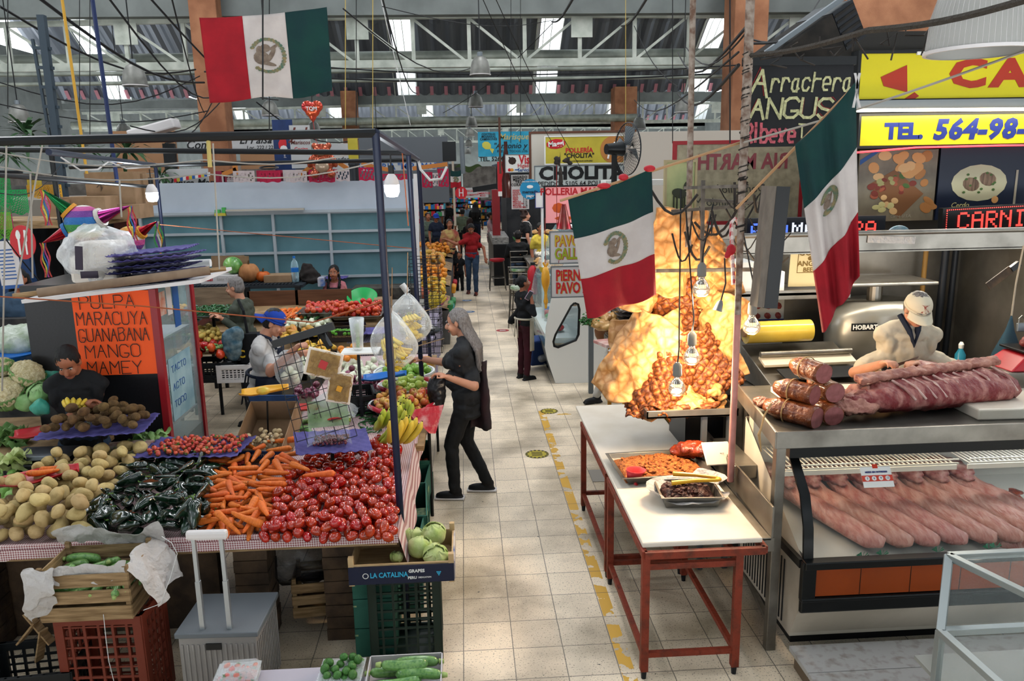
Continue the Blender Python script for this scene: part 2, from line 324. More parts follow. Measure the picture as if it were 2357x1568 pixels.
# roof bay: curved corrugated sheet from beam to beam, with skylight strips
def bay(y0,idx):
 prof=[(25,7.0),(24.3,7.8),(23.2,8.9),(21.5,10.0),(19,11.0),(15.5,11.8),(11,12.0),(6,11.6),(2,10.2),(.4,8.2),(.3,7.0)]
 xs=[-21+.19*i for i in range(221)];mb=MB();sk=MB();strips=[(-10.9,-9.9),(-3.5,-2.4),(3.9,5.1),(12.3,13.4),(20.0,21.0),(-18.6,-17.6)]
 def inst(x):return any(a<=x<=b for a,b in strips)
 P=[(x,y0+y,z+(.12 if(k//2)%2 else 0))for k,x in enumerate(xs)for y,z in prof];n=len(prof)
 mb.v=P
 for k in range(len(xs)-1):
  if inst(xs[k]):continue
  for i in range(n-1):mb.f.append((k*n+i,(k+1)*n+i,(k+1)*n+i+1,k*n+i+1));mb.m.append(0)
 struct(mb.build('ceiling',ROOF))
 for a,b in strips:
  sk.loft([[(a,y0+y,z+.02),(b+.1,y0+y,z+.02)]for y,z in prof],caps=False,closed=False)
  for e in(a,a+.36,a+.74,b+.1):
   sk.loft([[(e-.02,y0+y,z-.03),(e+.02,y0+y,z-.03)]for y,z in prof],caps=False,closed=False,m=1)
 for k in range(2,220,4):
  if not inst(xs[k]):sk.add([(xs[k]+.01,y0+24.93,7.0),(xs[k]+.19,y0+24.93,7.0),(xs[k]+.19,y0+24.6,7.42),(xs[k]+.01,y0+24.6,7.42)],[(0,1,2,3)],2)
 struct(sk.build('window_%d'%idx,[GLOW,TRUSS,M('pink_gap_sheet','c98a94',.6,tl=.5)]))
 # grey arched beam with pale openings along its top
 bm_=MB()
 def arch(x):return .22*cos((x-1)/9.5)if abs(x-1)<28 else 0
 N_=60
 for i in range(N_):
  xa,xb=-21+42*i/N_,-21+42*(i+1)/N_
  za,zb=arch(xa),arch(xb)
  for yy in(0,.3):
   bm_.add([(xa,y0+25+yy,6.5),(xb,y0+25+yy,6.5),(xb,y0+25+yy,6.95+zb),(xa,y0+25+yy,6.95+za)],[(0,1,2,3)])
  bm_.add([(xa,y0+25,6.5),(xb,y0+25,6.5),(xb,y0+25.3,6.5),(xa,y0+25.3,6.5)],[(0,1,2,3)])
 struct(bm_.build('trim_%d'%idx,CONC))
for i,y0 in enumerate((-30,-5,20,45)):bay(y0,i+1)
# side walls far out of sight keep the hall closed
struct(MB().bb(-21.2,-21,-30,72,0,9).build('wall_left',CONC));struct(MB().bb(21,21.2,-30,72,0,9).build('wall_right',CONC));struct(MB().bb(-21,21,70,70.2,0,9).build('wall_back',CONC))
struct(MB().bb(-21,21,-30.2,-30,0,9).build('wall_front',CONC))
# trusses
def truss(y,label,z0=5.38,z1=6.42,x0=-20,x1=20,step=1.35,ph=0):
 t=thing('roof_truss',label,'truss',((x0+x1)/2,y,z0))
 def zt(x):return z1+.12*cos((x-1)/7)
 c=MB();N_=30
 for k in range(N_):
  a,b=x0+(x1-x0)*k/N_,x0+(x1-x0)*(k+1)/N_
  c.beam((a,y,zt(a)),(b,y,zt(b)),.12,.12)
 c.build('top_chord',TRUSS,t,w=1);MB().bb(x0,x1,y-.06,y+.06,z0-.02,z0+.16).build('bottom_chord',TRUSS,t,w=1)
 n=int((x1-x0)/step)
 for k in range(n):
  a=x0+ph+k*step
  MB().beam((a,y,z0),(a,y,zt(a)),.09,.09).build('post',TRUSS,t,w=1)
  d=(a,a+step*.95)if(a<1)else(a+step*.95,a)
  MB().beam((d[0],y,zt(d[0])-.05),(d[1],y,z0+.1),.06,.06).build('diagonal',TRUSS,t,w=1)
  if k%4==1:MB().bb(a-.22,a+.3,y-.09,y-.06,zt(a)-.52,zt(a)-.04).build('gusset_plate',TRUSS,t,w=1)
 return t
truss(20.4,'pale painted roof truss nearest the flags, spanning the hall between orange columns')
truss(45,'small distant pale roof truss behind the far row of pendant lamps',ph=.3);truss(69,'furthest roof truss just above the shop banners at the end of the aisle',ph=.7)
def duct(y,z,x0,x1,r,label):
 tag(MB().cyl((x0,y,z),(x1,y,z),r,14).build('duct',PIPE,sf=1,w=1),label,'duct')
duct(21.4,5.72,-20,20,.17,'fat grey duct running level behind the front roof truss');duct(20.0,5.25,-20,20,.05,'thin grey pipe under the bottom chord of the front truss')
duct(43.7,5.6,-20,9.5,.2,'grey duct crossing in front of the distant truss');duct(19.9,5.02,-20,20,.045,'black pipe hung lowest below the front truss')
# columns
def column(x,y,w,z1=7.2,k=[0]):
 k[0]+=1;struct(MB().bb(x-w/2,x+w/2,y-w/2,y+w/2,0,z1).build('wall_column_%d'%k[0],ORA,bev=.02))
p=at(490,300,y=20.4);column(-5.78,19.9,.62);column(6.75,19.5,.8);column(-5.9,44.5,.8);column(8.8,44.3,1.2);column(-13,44.5,.8);column(19,20,.8)
struct(MB().bb(8.2,20.5,17.5,17.7,4.2,6.6).build('wall_upper_right',ORA))
# ================================================================= produce: one of each kind, copied into the heaps
PROTO={};USED=set()
def put(key,loc,rot=(0,0,0),scale=1,label=None,group=None):
 p=PROTO[key]
 if key in USED:o=dup(p,loc,rot,scale)
 else:
  USED.add(key);o=p;o.location=loc;o.rotation_euler=rot;o.scale=(scale,)*3
  if 'group' in o:del o['group']
 o['label']=label or p['label']
 if group:o['group']=group
 elif 'group' in o:del o['group']
 return o
def reg(key,o,cat):tag(o,key.replace('_',' ')+' in the heap',cat);PROTO[key]=o;return o
GRN=M('stem_green','4d6b2a',.5);BRN=M('stem_brown','4a3a22',.8)
def body(fn,nu=16,nv=12): # fn(theta, t 0..1) -> point, poles closed
 rings=[[fn(2*PI*i/nu,(j+.02)/(nv+.04))for i in range(nu)]for j in range(nv+1)];m=MB();m.loft(rings);return m
def mk(key,fn,mat,cat,name=None,nu=16,nv=12,parts=()):
 o=body(fn,nu,nv).build(name or key,mat,sf=2);reg(key,o,cat)
 for nm,mb,mt in parts:mb.build(nm,mt,o,sf=2)
 return o
def ov(a,b,c,lump=0,ls=30,sd=0,pw=1,taper=0):
 def f(t,s):
  ph=-PI/2+PI*s;z=sin(ph);r=max(0,cos(ph))**pw*(1-taper*z);p=V((a*r*cos(t),b*r*sin(t),c*z))
  return p*(1+lump*nz(p,ls,sd))
 return f
TOMR=M('tomato_skin','b21710',.16,col2='8f110b',ns=18,vary=.3,coat=.55,spec=.5)
for i in range(3):mk('roma_tomato_%d'%i,ov(.0295,.0295,.0375+.003*i,.05,30,i,.86),TOMR,'tomato','plum_tomato',parts=[('stem_scar',MB().ell((0,0,.034+.003*i),(.004,.004,.0015),n=5,k=3),BRN)])
TR2=M('round_tomato_skin','c5281a',.18,col2='a81c12',ns=10,vary=.5,coat=.4)
mk('round_tomato',lambda t,s:V((.036*cos(-PI/2+PI*s)**.8*cos(t)*(1+.04*cos(5*t)),.036*cos(-PI/2+PI*s)**.8*sin(t)*(1+.04*cos(5*t)),.029*sin(-PI/2+PI*s))),TR2,'tomato','round_tomato',14,9)
POT=M('potato_skin','b89c6c',.6,col2='957a4a',ns=22,nc=.38,vary=.5,bump=.25,bs=120)
for i in range(3):mk('potato_%d'%i,ov(.038+.004*i,.035,.057-.004*i,.22,22,i+5,.9),POT,'potato','potato')
POB=M('poblano_skin','0d2a16',.14,col2='081a10',ns=20,vary=.4,coat=.7,spec=.6)
def pobf(L,sd):
 def f(t,s):
  r=.038*(1-math.exp(-s*14))*(1-s**2.4)**.75*(1+.12*cos(3*t+sd)+.25*nz((cos(t),sin(t),s*4),1.3,sd));z=(.5-s)*L
  return V((r*cos(t)*1.15,r*.72*sin(t)+.012*sin(s*3+sd),z))
 return f
for i in range(3):
 L=.15+.014*i;mk('poblano_%d'%i,pobf(L,i),POB,'poblano pepper','poblano_pepper',16,14,[('stem',MB().tube([(0,0,L*.49),(.003,.002,L*.5+.015),(.012,.004,L*.5+.028)],[.006,.0035,.0045],6),GRN)])
CAR=M('carrot_skin','d8682a',.42,col2='c2551d',ns=30,stretch=(1,1,6),vary=.35,bump=.2,bs=60)
for i in range(3):
 L=.185+.02*i;k=.2*(i-1)
 mk('carrot_%d'%i,(lambda L,k:lambda t,s:V((.026*(min(1,s*9)**.5)*(1-.62*s)*(1 if s<.97 else .5)*cos(t)+k*.03*sin(s*3),.026*(min(1,s*9)**.5)*(1-.62*s)*(1 if s<.97 else .5)*sin(t),(.5-s)*L)))(L,k),CAR,'carrot','carrot',10,12,
[('crown',MB().cyl((0,0,L*.48),(0,0,L*.5+.003),.005,6),BRN)])
KIW=M('kiwi_skin','6a4f30',.85,col2='513a22',ns=40,vary=.4,bump=.5,bs=200)
mk('kiwi',ov(.031,.0305,.04,.03,20),KIW,'kiwi','kiwi')
APG=M('green_apple_skin','9fb544',.25,col2='b9c463',ns=14,vary=.35,coat=.3);APR=M('red_apple_skin','a3402c',.28,col2='c9a04a',ns=14,nc=.47,vary=.4,coat=.3,stretch=(1,1,.4));APD=M('sour_apple_skin','6f9a34',.22,col2='89ad48',ns=12,vary=.3,coat=.3)
def apf(r):
 def f(t,s):
  ph=-PI/2+PI*s;rr=r*max(.02,cos(ph))**.72*(1+.12*sin(ph));z=r*.92*sin(ph);q=max(0,s-.86)/.14;z-=r*.32*q;z+=r*.14*max(0,.1-s)/.1
  return V((rr*cos(t),rr*sin(t),z))
 return f
for k,m_,r in(('green_apple',APG,.036),('red_apple',APR,.034),('sour_apple',APD,.037)):
 mk(k,apf(r),m_,'apple',k,16,14,[('stem',MB().tube([(0,0,r*.5),(.002,0,r*.8),(.006,0,r*1.05)],.0018,5),BRN)])
ONW=M('white_onion_skin','dfe0cd',.3,col2='c9cfb0',ns=12,vary=.2,coat=.3);ONR=M('red_onion_skin','4b1628',.3,col2='7c3550',ns=10,vary=.4,coat=.4)
def onf(r):return lambda t,s:V((r*cos(-PI/2+PI*s)*cos(t),r*cos(-PI/2+PI*s)*sin(t),r*.9*sin(-PI/2+PI*s)+(.3*r*max(0,s-.85)/.15)))
for k,m_,r in(('white_onion',ONW,.04),('red_onion',ONR,.036)):
 mk(k,onf(r),m_,'onion',k,14,10,[('root_tuft',MB().ell((0,0,-r*.9),(.006,.006,.003),n=6,k=3),BRN)])
LIM=M('lime_skin','5d9a2c',.3,col2='4c8524',ns=18,vary=.4,bump=.2,bs=150);mk('lime',ov(.021,.021,.024,.02,20),LIM,'lime','lime',10,7)
MAN=M('mango_skin','d79a2e',.35,col2='c2a83a',ns=9,vary=.5,coat=.2);mk('mango',ov(.036,.03,.052,.08,12,3,.85),MAN,'mango','mango',12,9)
PER=M('pear_yellow_skin','d8bb6a',.4,col2='c9a04e',ns=9,vary=.5);mk('guava',ov(.03,.03,.034,.04,16),PER,'guava','guava',10,8)
ORG_=M('orange_skin','d9822b',.4,vary=.4,bump=.3,bs=160);mk('orange_fruit',ov(.036,.036,.034),ORG_,'orange','orange_fruit',12,8)
PAP=M('papaya_skin','c07a35',.4,col2='a98a3a',ns=7,vary=.4);mk('papaya',ov(.055,.055,.12,.04,8,1,.8,-.15),PAP,'papaya','papaya',12,9)
ZUC=M('zucchini_skin','3e6b34',.3,col2='6f9450',ns=70,nc=.56,vary=.3,coat=.3);CUC=M('cucumber_skin','24451f',.3,col2='315a28',ns=30,vary=.4)
ZEN=M('zucchini_end','94a863',.6)
def zuf(L,r,k):return lambda t,s:V((r*(1+.05*cos(6*t))*(max(.02,1-abs(2*s-1)**7)**.5)*(.86+.2*s)*cos(t)+k*sin(s*PI),r*(max(.02,1-abs(2*s-1)**7)**.5)*(.86+.2*s)*sin(t),(s-.5)*L))
mk('zucchini',zuf(.17,.024,.012),ZUC,'zucchini','zucchini',14,14,[('stem',MB().tube([(0,0,-.083),(0,0,-.1)],[.012,.009],6),ZEN)])
mk('long_zucchini',zuf(.24,.031,.01),ZUC,'zucchini','zucchini',16,16,[('stem',MB().tube([(0,0,-.118),(0,0,-.145)],[.016,.011],6),ZEN)])
mk('cucumber',zuf(.17,.02,.006),CUC,'cucumber','cucumber',10,10)
CHI=M('green_chili_skin','1f5a22',.22,vary=.5,coat=.5);mk('green_chili',lambda t,s:V((.008*(1-s**2)**.6*cos(t)+.012*sin(s*3),.008*(1-s**2)**.6*sin(t),(.5-s)*.085)),CHI,'chili pepper','green_chili',7,7,[('stem',MB().tube([(0,0,.042),(.002,0,.058)],.002,4),GRN)])
RCH=M('red_pepper_skin','a8241c',.25,vary=.4,coat=.4);mk('red_chili',lambda t,s:V((.014*(1-s**2)**.6*cos(t),.014*(1-s**2)**.6*sin(t),(.5-s)*.09)),RCH,'chili pepper','red_chili',8,7)
STR=M('strawberry_skin','a3231c',.3,col2='c9463a',ns=60,nc=.6,vary=.5,coat=.3,bump=.3,bs=150)
mk('strawberry',lambda t,s:V((.02*sin(PI*min(1,s*1.02))**.6*(1-.45*s)*cos(t),.02*sin(PI*min(1,s*1.02))**.6*(1-.45*s)*sin(t),(.5-s)*.044)),STR,'strawberry','strawberry',9,7,
[('calyx',MB().add([(0,0,.025)]+[(.017*cos(a*PI/5)*(1 if a%2 else .4),.017*sin(a*PI/5)*(1 if a%2 else .4),.021)for a in range(10)],[(0,1+i,1+(i+1)%10)for i in range(10)]),GRN)])
GRA=M('grape_skin_green','9fb04e',.2,vary=.3,coat=.4,sss=.2);GRD=M('grape_skin_red','5a1e2c',.25,vary=.5,coat=.3)
mk('green_grape',ov(.0105,.0105,.012),GRA,'grape','green_grape',8,6);mk('red_grape',ov(.0105,.0105,.0115),GRD,'grape','red_grape',8,6)
MUS=M('mushroom_skin','c9b592',.7,col2='a98e68',ns=25,vary=.3)
reg('mushroom',MB().lathe([(.001,.016),(.012,.014),(.02,.004),(.021,-.003),(.016,-.008),(.003,-.008)],n=12).build('mushroom',MUS,sf=2),'mushroom');MB().cyl((0,0,-.022),(0,0,-.005),.009,8).build('stalk',M('mushroom_stalk','ddd0b8',.7),PROTO['mushroom'],sf=1)
AVO=M('dark_lime_skin','3f6a2c',.3,vary=.4,bump=.3,bs=150);CHY=M('chayote_skin','86b05a',.4,vary=.3,bump=.3,bs=60);mk('dark_lime',ov(.021,.021,.024,.02,20),AVO,'lime','lime',10,7);mk('chayote',ov(.037,.03,.048,.12,26,4,.9,-.2),CHY,'chayote','chayote',12,9)
EGG=M('eggshell','e6dccb',.5,vary=.2);mk('egg',ov(.022,.022,.028,0,1,0,1,.1),EGG,'egg','egg',9,7)
# cauliflower, lettuce, cabbage
CAU=M('cauliflower_curd','cfc4a0',.8,col2='b3a479',ns=60,bump=.8,bs=90);LEAF=M('cabbage_leaf','5f8a4a',.5,col2='86a867',ns=12,tl=.2,bump=.3)
LET=M('lettuce_leaf','a9bf6a',.5,col2='cdd69a',ns=9,tl=.25,bump=.5,bs=25)
def caul(key,r,sd):
 m=MB();rr=random.Random(sd)
 for i in range(70):
  z=1-1.25*i/70;q=math.sqrt(max(0,1-z*z));a=i*2.39996;d=V((q*cos(a),q*sin(a),z*.8))
  m.ell(d*r*.8,r*(.2+.08*rr.random()),n=8,k=5)
 m.ell((0,0,0),(r*.85,r*.85,r*.7),n=14,k=9)
 o=fuse(m,'cauliflower',CAU,vox=r*.06,sm=2,disp=r*.05,ds=90);reg(key,o,'cauliflower')
 lf=MB()
 for k in range(6):
  a=k*PI/3+sd
  lf.grid(lambda u,v:V((cos(a+(u-.5)*1.1*(1-.3*v)),sin(a+(u-.5)*1.1*(1-.3*v)),0))*r*(.75+.3*v+.04*sin(u*19))+V((0,0,-r*.7+v*r*.95)),7,6)
 lf.build('leaves',LEAF,o,sf=2,solid=.003)
caul('cauliflower_a',.105,1)
def lettuce(key,r,sd,mat):
 core=body(lambda t,s:ov(r*.78,r*.78,r*.68,.1,12,sd)(t,s)).build('lettuce_head' if 'lett' in key else 'cabbage',mat,sf=2);reg(key,core,'lettuce' if 'lett' in key else 'cabbage')
 for k in range(6):
  a=k*1.05+sd;lf=MB()
  def fn(u,v,a=a,k=k):
   th=a+(u-.5)*1.7*(.35+.9*sin(PI*min(1,v*.9+.1)));ph=-1.1+v*(1.9+.25*(k%3));rr=r*(.84+.05*(k%3))*(1+.05*sin(u*14+k)*v+.04*sin(v*13))
   return V((rr*cos(ph)*cos(th),rr*cos(ph)*sin(th),rr*.86*sin(ph)))
  lf.grid(fn,12,10);lf.build('leaf',mat,core,sf=2,solid=.0025)
lettuce('lettuce_head',.085,2,LET);lettuce('green_cabbage',.1,4,M('cabbage_green','6f9a5c',.5,col2='8fb27a',ns=10,bump=.5,bs=20))
# bananas: a hand of curved fruit
BANY=M('banana_yellow','cfae3a',.45,col2='b59a35',ns=14,vary=.3);BANG=M('banana_green','9dac3f',.45,col2='c0b848',ns=9,vary=.4);BTIP=M('banana_tip','33291a',.9)
def banana_hand(key,n,L,mat,sd,name='banana_hand'):
 root=bpy.data.objects.new(name,None);COL.objects.link(root);ORG[root.name]=V((0,0,0));reg(key,root,'bananas')
 rr=random.Random(sd)
 for i in range(n):
  a=(i-(n-1)/2)*(.95/n);lay=(i%2)*.02;m=MB();pts=[];rs=[]
  for j in range(11):
   s=j/10;th=s*1.15;x=L*(sin(th));z=L*.42*(1-cos(th))*1.6;p=V((x,0,z+lay));p=Matrix.Rotation(a,3,'Z')@p;p.y+=(i-(n-1)/2)*.014;pts.append(p)
   rs.append(.017*min(1,.35+s*4)*(1 if s<.8 else max(.25,1-(s-.8)*3.6)))
  m.tube(pts,rs,7);b=m.build('banana',mat,root,sf=2)
  MB().cyl(pts[-1]-(pts[-1]-pts[-2])*.1,pts[-1]+(pts[-1]-pts[-2])*.35,.0042,5).build('blossom_tip',BTIP,b)
 MB().ell((-.012,0,.008),(.022,.012*n/4+.006,.014),n=8,k=5).build('crown',M('banana_crown','6b6a38',.8),root,sf=1)
 return root
banana_hand('banana_hand_green',6,.15,BANG,1);banana_hand('banana_hand_yellow',7,.15,BANY,2);banana_hand('small_banana_hand',9,.09,BANY,3)
def inpoly(x,y,P):
 c=False;j=len(P)-1
 for i in range(len(P)):
  if(P[i][1]>y)!=(P[j][1]>y)and x<(P[j][0]-P[i][0])*(y-P[i][1])/(P[j][1]-P[i][1])+P[i][0]:c=not c
  j=i
 return c
def heap(keys,poly,base,n,r,label,group,L=0,mode='any',lim=None,tries=10,sc=(.9,1.12),yaw=None,seed=1,squash=.86,placed=None):
 rr=random.Random(seed);xs=[p[0]for p in poly];ys=[p[1]for p in poly];pl=placed if placed is not None else[]
 bf=base if callable(base)else(lambda x,y:base);out=[]
 for i in range(n):
  best=None
  for t in range(tries):
   for _ in range(40):
    x=rr.uniform(min(xs),max(xs));y=rr.uniform(min(ys),max(ys))
    if inpoly(x,y,poly):break
   else:continue
   k=rr.uniform(*sc);q=r*k;a=(rr.uniform(0,PI)if yaw is None else rr.gauss(yaw[0],yaw[1]));offs=[0]if L==0 else[-.34*L*k,0,.34*L*k]
   z=0;sup=[]
   for o in offs:
    X=x+o*cos(a);Y=y+o*sin(a);zz=bf(X,Y)+q*.92
    for(px,py,pz,pr)in pl:
     dd=(px-X)**2+(py-Y)**2;m=((pr+q)*squash)**2
     if dd<m:zz=max(zz,pz+math.sqrt(m-dd))
    sup.append(zz)
   z=max(sup)if L==0 else max(sup[1],(sup[0]+sup[2])/2);pit=0 if L==0 else math.atan2(sup[2]-sup[0],.68*L*k)*.8
   over=(z-lim(x,y))if lim else 0;cost=z-bf(x,y)*0+(10 if over>0 else 0)
   if best is None or cost<best[0]:best=(cost,x,y,z,a,pit,k,q,offs)
  if best is None:continue
  c,x,y,z,a,pit,k,q,offs=best
  if c>5:continue
  for o in offs:pl.append((x+o*cos(a),y+o*sin(a),z+o*sin(pit),q))
  if mode=='any':rot=(rr.uniform(0,6.28),rr.uniform(0,6.28),rr.uniform(0,6.28))
  elif mode=='up':rot=(rr.gauss(0,.45),rr.gauss(0,.45),rr.uniform(0,6.28))
  else:rot=Euler((rr.uniform(0,6.28),0,0)).to_matrix();rot=(Matrix.Rotation(a,3,'Z')@Matrix.Rotation(-pit+PI/2,3,'Y')@Matrix.Rotation(rr.uniform(0,6.28),3,'Z'));
  if mode=='long':rot=tuple(rot.to_euler())
  if mode=='flip':pass
  out.append(put(rr.choice(keys),(x,y,z),rot,k,label,group))
 return out
def pp(pts,z):return[tuple(at(a,b,z=z)[:2])for a,b in pts]
def scoop(label,loc,rot,mat,s=1,name='plastic_scoop'): # a wide shop scoop: bowl that narrows to a lip
 t=thing(name,label,'scoop',loc,rot);m=MB()
 def fn(u,v):
  a=(u-.5)*2.5;x=(v-.5)*.34;w=.125*(sin(PI*min(1,.12+v*.95))**.6 if v<.5 else(1-(v-.5)*1.25));return V((x*s,w*sin(a*.62)*1.25*s,(.075*(1-cos(a*.62))*1.4+.05*max(0,.25-v)*4*(.3))*s))
 m.grid(fn,16,14);m.build('bowl',mat,t,sf=2,solid=.003);return t
def egg_tray(w,d,mat,parent,name='tray',th=.02):
 m=MB();m.grid(lambda u,v:V(((u-.5)*w,(v-.5)*d,th+.006*cos(u*w*90)*cos(v*d*90)+.012*(max(abs(u-.5),abs(v-.5))*2)**8)),40,30)
 return m.build(name,mat,parent,sf=2,solid=.004)
WOOD=M('crate_wood','9a7f5c',.75,col2='6e5638',ns=5,stretch=(1,1,10),bump=.3);PLY=M('plywood_brown','6a4630',.6,col2='523420',ns=4,stretch=(.4,1,6));PLYP=M('pale_plywood','8a7864',.7,col2='6f5f4d',ns=6,stretch=(.5,1,5))
CARD=M('cardboard','8d7258',.85,col2='7b6248',ns=5);PAPER=M('white_paper','b9b4b0',.8,bump=1,bs=22,tl=.1)
def open_box(mb,w,d,h,t=.006,m=0,floor=True):
 mb.bb(-w/2,w/2,-d/2,-d/2+t,0,h,m);mb.bb(-w/2,w/2,d/2-t,d/2,0,h,m);mb.bb(-w/2,-w/2+t,-d/2,d/2,0,h,m);mb.bb(w/2-t,w/2,-d/2,d/2,0,h,m)
 if floor:mb.bb(-w/2,w/2,-d/2,d/2,0,t,m)
 return mb
def carton(name,label,loc,rot,w,d,h,mat=None,flaps=0,cat='box',group=None,tape=True):
 t=thing(name,label,cat,loc,rot,group);mat=mat or CARD
 if flaps:
  open_box(MB(),w,d,h).build('body',mat,t)
  for i in range(flaps):MB().box((0,(-1)**i*(d/2+.05),h+.02),(w,.12,.004),((-1)**i*-.5,0,0)).build('flap',mat,t)
 else:
  MB().bb(-w/2,w/2,-d/2,d/2,0,h).build('body',mat,t,bev=.004)
  if tape:MB().bb(-w/2-.001,w/2+.001,-.025,.025,h*.7,h+.0015).build('tape',M('tape','a08c6c',.3),t)
 return t
def plastic_crate(name,label,loc,rot,w,d,h,mat,rows=6,cols=6,group=None,taper=.0):
 t=thing(name,label,'crate',loc,rot,group)
 def side(ax,s,nm):
  m=MB();W=w if ax==0 else d
  def B(a0,a1,z0,z1,dep=.012):
   o=s*((d if ax==0 else w)/2)
   if ax==0:m.bb(a0,a1,o-dep/2,o+dep/2,z0,z1)
   else:m.bb(o-dep/2,o+dep/2,a0,a1,z0,z1)
  B(-W/2,W/2,h-.045,h,.024);B(-W/2,W/2,0,.04,.018);B(-W/2-.004,-W/2+.04,0,h,.022);B(W/2-.04,W/2+.004,0,h,.022)
  for i in range(1,cols):x=-W/2+i*W/cols;B(x-.007,x+.007,0,h,.014)
  for j in range(1,rows*2):z=h*j/(rows*2);B(-W/2,W/2,z-(.0045 if j%2 else .007),z+(.0045 if j%2 else .007),.010)
  m.build(nm,mat,t,bev=.001)
 side(0,-1,'front_panel');side(0,1,'back_panel');side(1,-1,'side_panel');side(1,1,'side_panel')
 MB().bb(-w/2,w/2,-d/2,d/2,0,.012).build('bottom_panel',mat,t)
 return t
def wood_crate(name,label,loc,rot,w,d,h,n=3,mat=None,group=None):
 t=thing(name,label,'crate',loc,rot,group);mat=mat or WOOD;g=h/n
 for i in range(n):
  for s in(-1,1):
   MB().box((0,s*d/2,g*(i+.45)),(w,.008,g*.78),(0,R.uniform(-.008,.008),0)).build('slat',mat,t,bev=.001)
   MB().box((s*w/2,0,g*(i+.45)),(.008,d,g*.78)).build('slat',mat,t,bev=.001)
 for x in(-1,1):
  for y in(-1,1):MB().box((x*(w/2-.015),y*(d/2-.015),h/2+.01),(.024,.024,h+.02)).build('corner_post',mat,t)
 MB().bb(-w/2,w/2,-d/2,d/2,-.004,.004).build('floor_board',mat,t)
 return t
def crumple(fn,nu=36,nv=36,amp=.012,s=12,sd=0):
 m=MB()
 def g(u,v):
  p=V(fn(u,v));return p+V((nz(p,s,sd),nz(p,s,sd+5),nz(p,s,sd+9)))*amp+V((nz(p,s*3,sd),nz(p,s*3,sd+5),nz(p,s*3,sd+9)))*amp*.4
 return m.grid(g,nu,nv)
# ================================================================= the vegetable stall on the left of the aisle
GING=stripes('gingham_cloth','d9cfcd','7d1f2b',.0135);PURP=M('purple_pulp_tray','4f4a86',.75,col2='423d74',ns=6,vary=.2);REDP=M('red_plastic','b3202b',.35,col2='a01a26',ns=5);BLUEP=M('blue_plastic','0f5fae',.35);YELP=M('yellow_plastic','d2992b',.35)
BRICK=M('old_brick','5a4838',.9,col2='3c3128',ns=7,bump=.5);GRNC=M('green_carton','1f4f44',.7,col2='2a5d50',ns=6);BLKC=M('black_crate_plastic','15181a',.4);DGC=M('dark_green_crate','12251f',.4);REDC=M('brown_red_crate','6b2c1d',.5)
ZT=.80;FY=4.27
t=thing('produce_table','long produce table of the vegetable stall under a red gingham cloth, on brick piers','table',(-1.9,5,0))
MB().bb(-3.6,-.44,FY,5.85,ZT-.06,ZT-.02).build('tabletop',WOOD,t,w=1);MB().bb(-1.45,-.36,5.85,9.0,ZT-.06,ZT-.02).build('side_tabletop',WOOD,t,w=1)
m=MB();N_=90 # gingham cloth: top, front hem and right fall
m.grid(lambda u,v:V((-3.6+3.17*u,FY+(5.85-FY)*v,ZT+.002)),8,4)
m.grid(lambda u,v:V((-3.6+3.17*u,FY-.006-.004*sin(u*60)*(1-v),ZT-.045+.055*v+(-.012 if u<.32 else 0)*(1-v))),N_,3)
m.grid(lambda u,v:V((-.435+.05*(1-v)+.012*sin(u*37)*(1-v),FY+(7.6-FY)*u,ZT-.02-(.16+.05*sin(u*9))*(1-v)+.03*v)),N_,4)
m.grid(lambda u,v:V((-1.45+1.04*u,5.85+3.1*v,ZT+.002)),8,8)
cl=m.build('tablecloth',GING,sf=2,w=1);tag(cl,'red and white gingham cloth hanging over the front and aisle edge of the produce table','tablecloth')
m=MB()
for x in(-3.0,-1.35,-.82):
 for k in range(9):m.box((x,4.62,.04+k*.08),(.2 if k%2 else .19,.22,.072))
for i,x in enumerate((-3.0,-1.35,-.82)):
 q=MB()
 for k in range(9):q.box((x+.004*(k%2),4.62,.04+k*.08),(.2,.22,.074))
 q.bb(x-.09,x+.09,4.53,4.71,0,.72);q.build('brick_pier',BRICK,t,w=1)
tag(MB().bb(-3.6,-1.62,4.74,4.84,0,.72).build('low_brick_wall',BRICK,w=1),'dark low brick wall under the produce table behind the crates','wall')['kind']='structure'
# divider boards of the bins
for a,b in(((578,1212),(622,1120)),((447,1210),(478,1100)),):
 A,B=at(*a,z=.82),at(*b,z=.82);tag(MB().beam((A.x,A.y,.84),(B.x,B.y,.85),.016,.08).build('divider_board',WOOD,w=1),'rough wooden divider board %s the carrots'%('between the tomatoes and' if a[0]>500 else 'between the poblanos and'),'board')
for x0,x1,s in((-3.6,-.44,1),):tag(MB().bb(x0,x1,FY+.0,FY+.018,ZT,ZT+.035).build('edge_board',GING,w=1),'narrow gingham covered edge board holding the vegetables at the table front','board')
# heaps
fr=pp([(0,1222),(195,1226),(262,1130),(345,1072),(200,1080),(120,1110),(60,1140),(0,1165)],.87);fr[0]=(-2.85,fr[0][1]);fr[-1]=(-2.95,fr[-1][1])
def rise(y0,k,top):return lambda x,y:ZT+min(top,max(0,(y-y0)*k))
heap(['potato_%d'%i for i in range(3)],fr,rise(4.35,.12,.1),125,.042,'pale brown potato in the heap at the corner of the produce table','potatoes heaped at the table corner',L=.085,mode='long',seed=1)
fr=pp([(200,1224),(450,1224),(492,1130),(480,1072),(345,1070),(262,1130)],.86)
heap(['poblano_%d'%i for i in range(3)],fr,rise(4.35,.14,.1),88,.036,'glossy dark green poblano pepper in the heap between potatoes and carrots','poblano peppers heaped on the table',L=.15,mode='long',seed=2)
fr=pp([(466,1224),(572,1224),(645,1120),(700,1045),(620,1025),(500,1060),(492,1120)],.86)
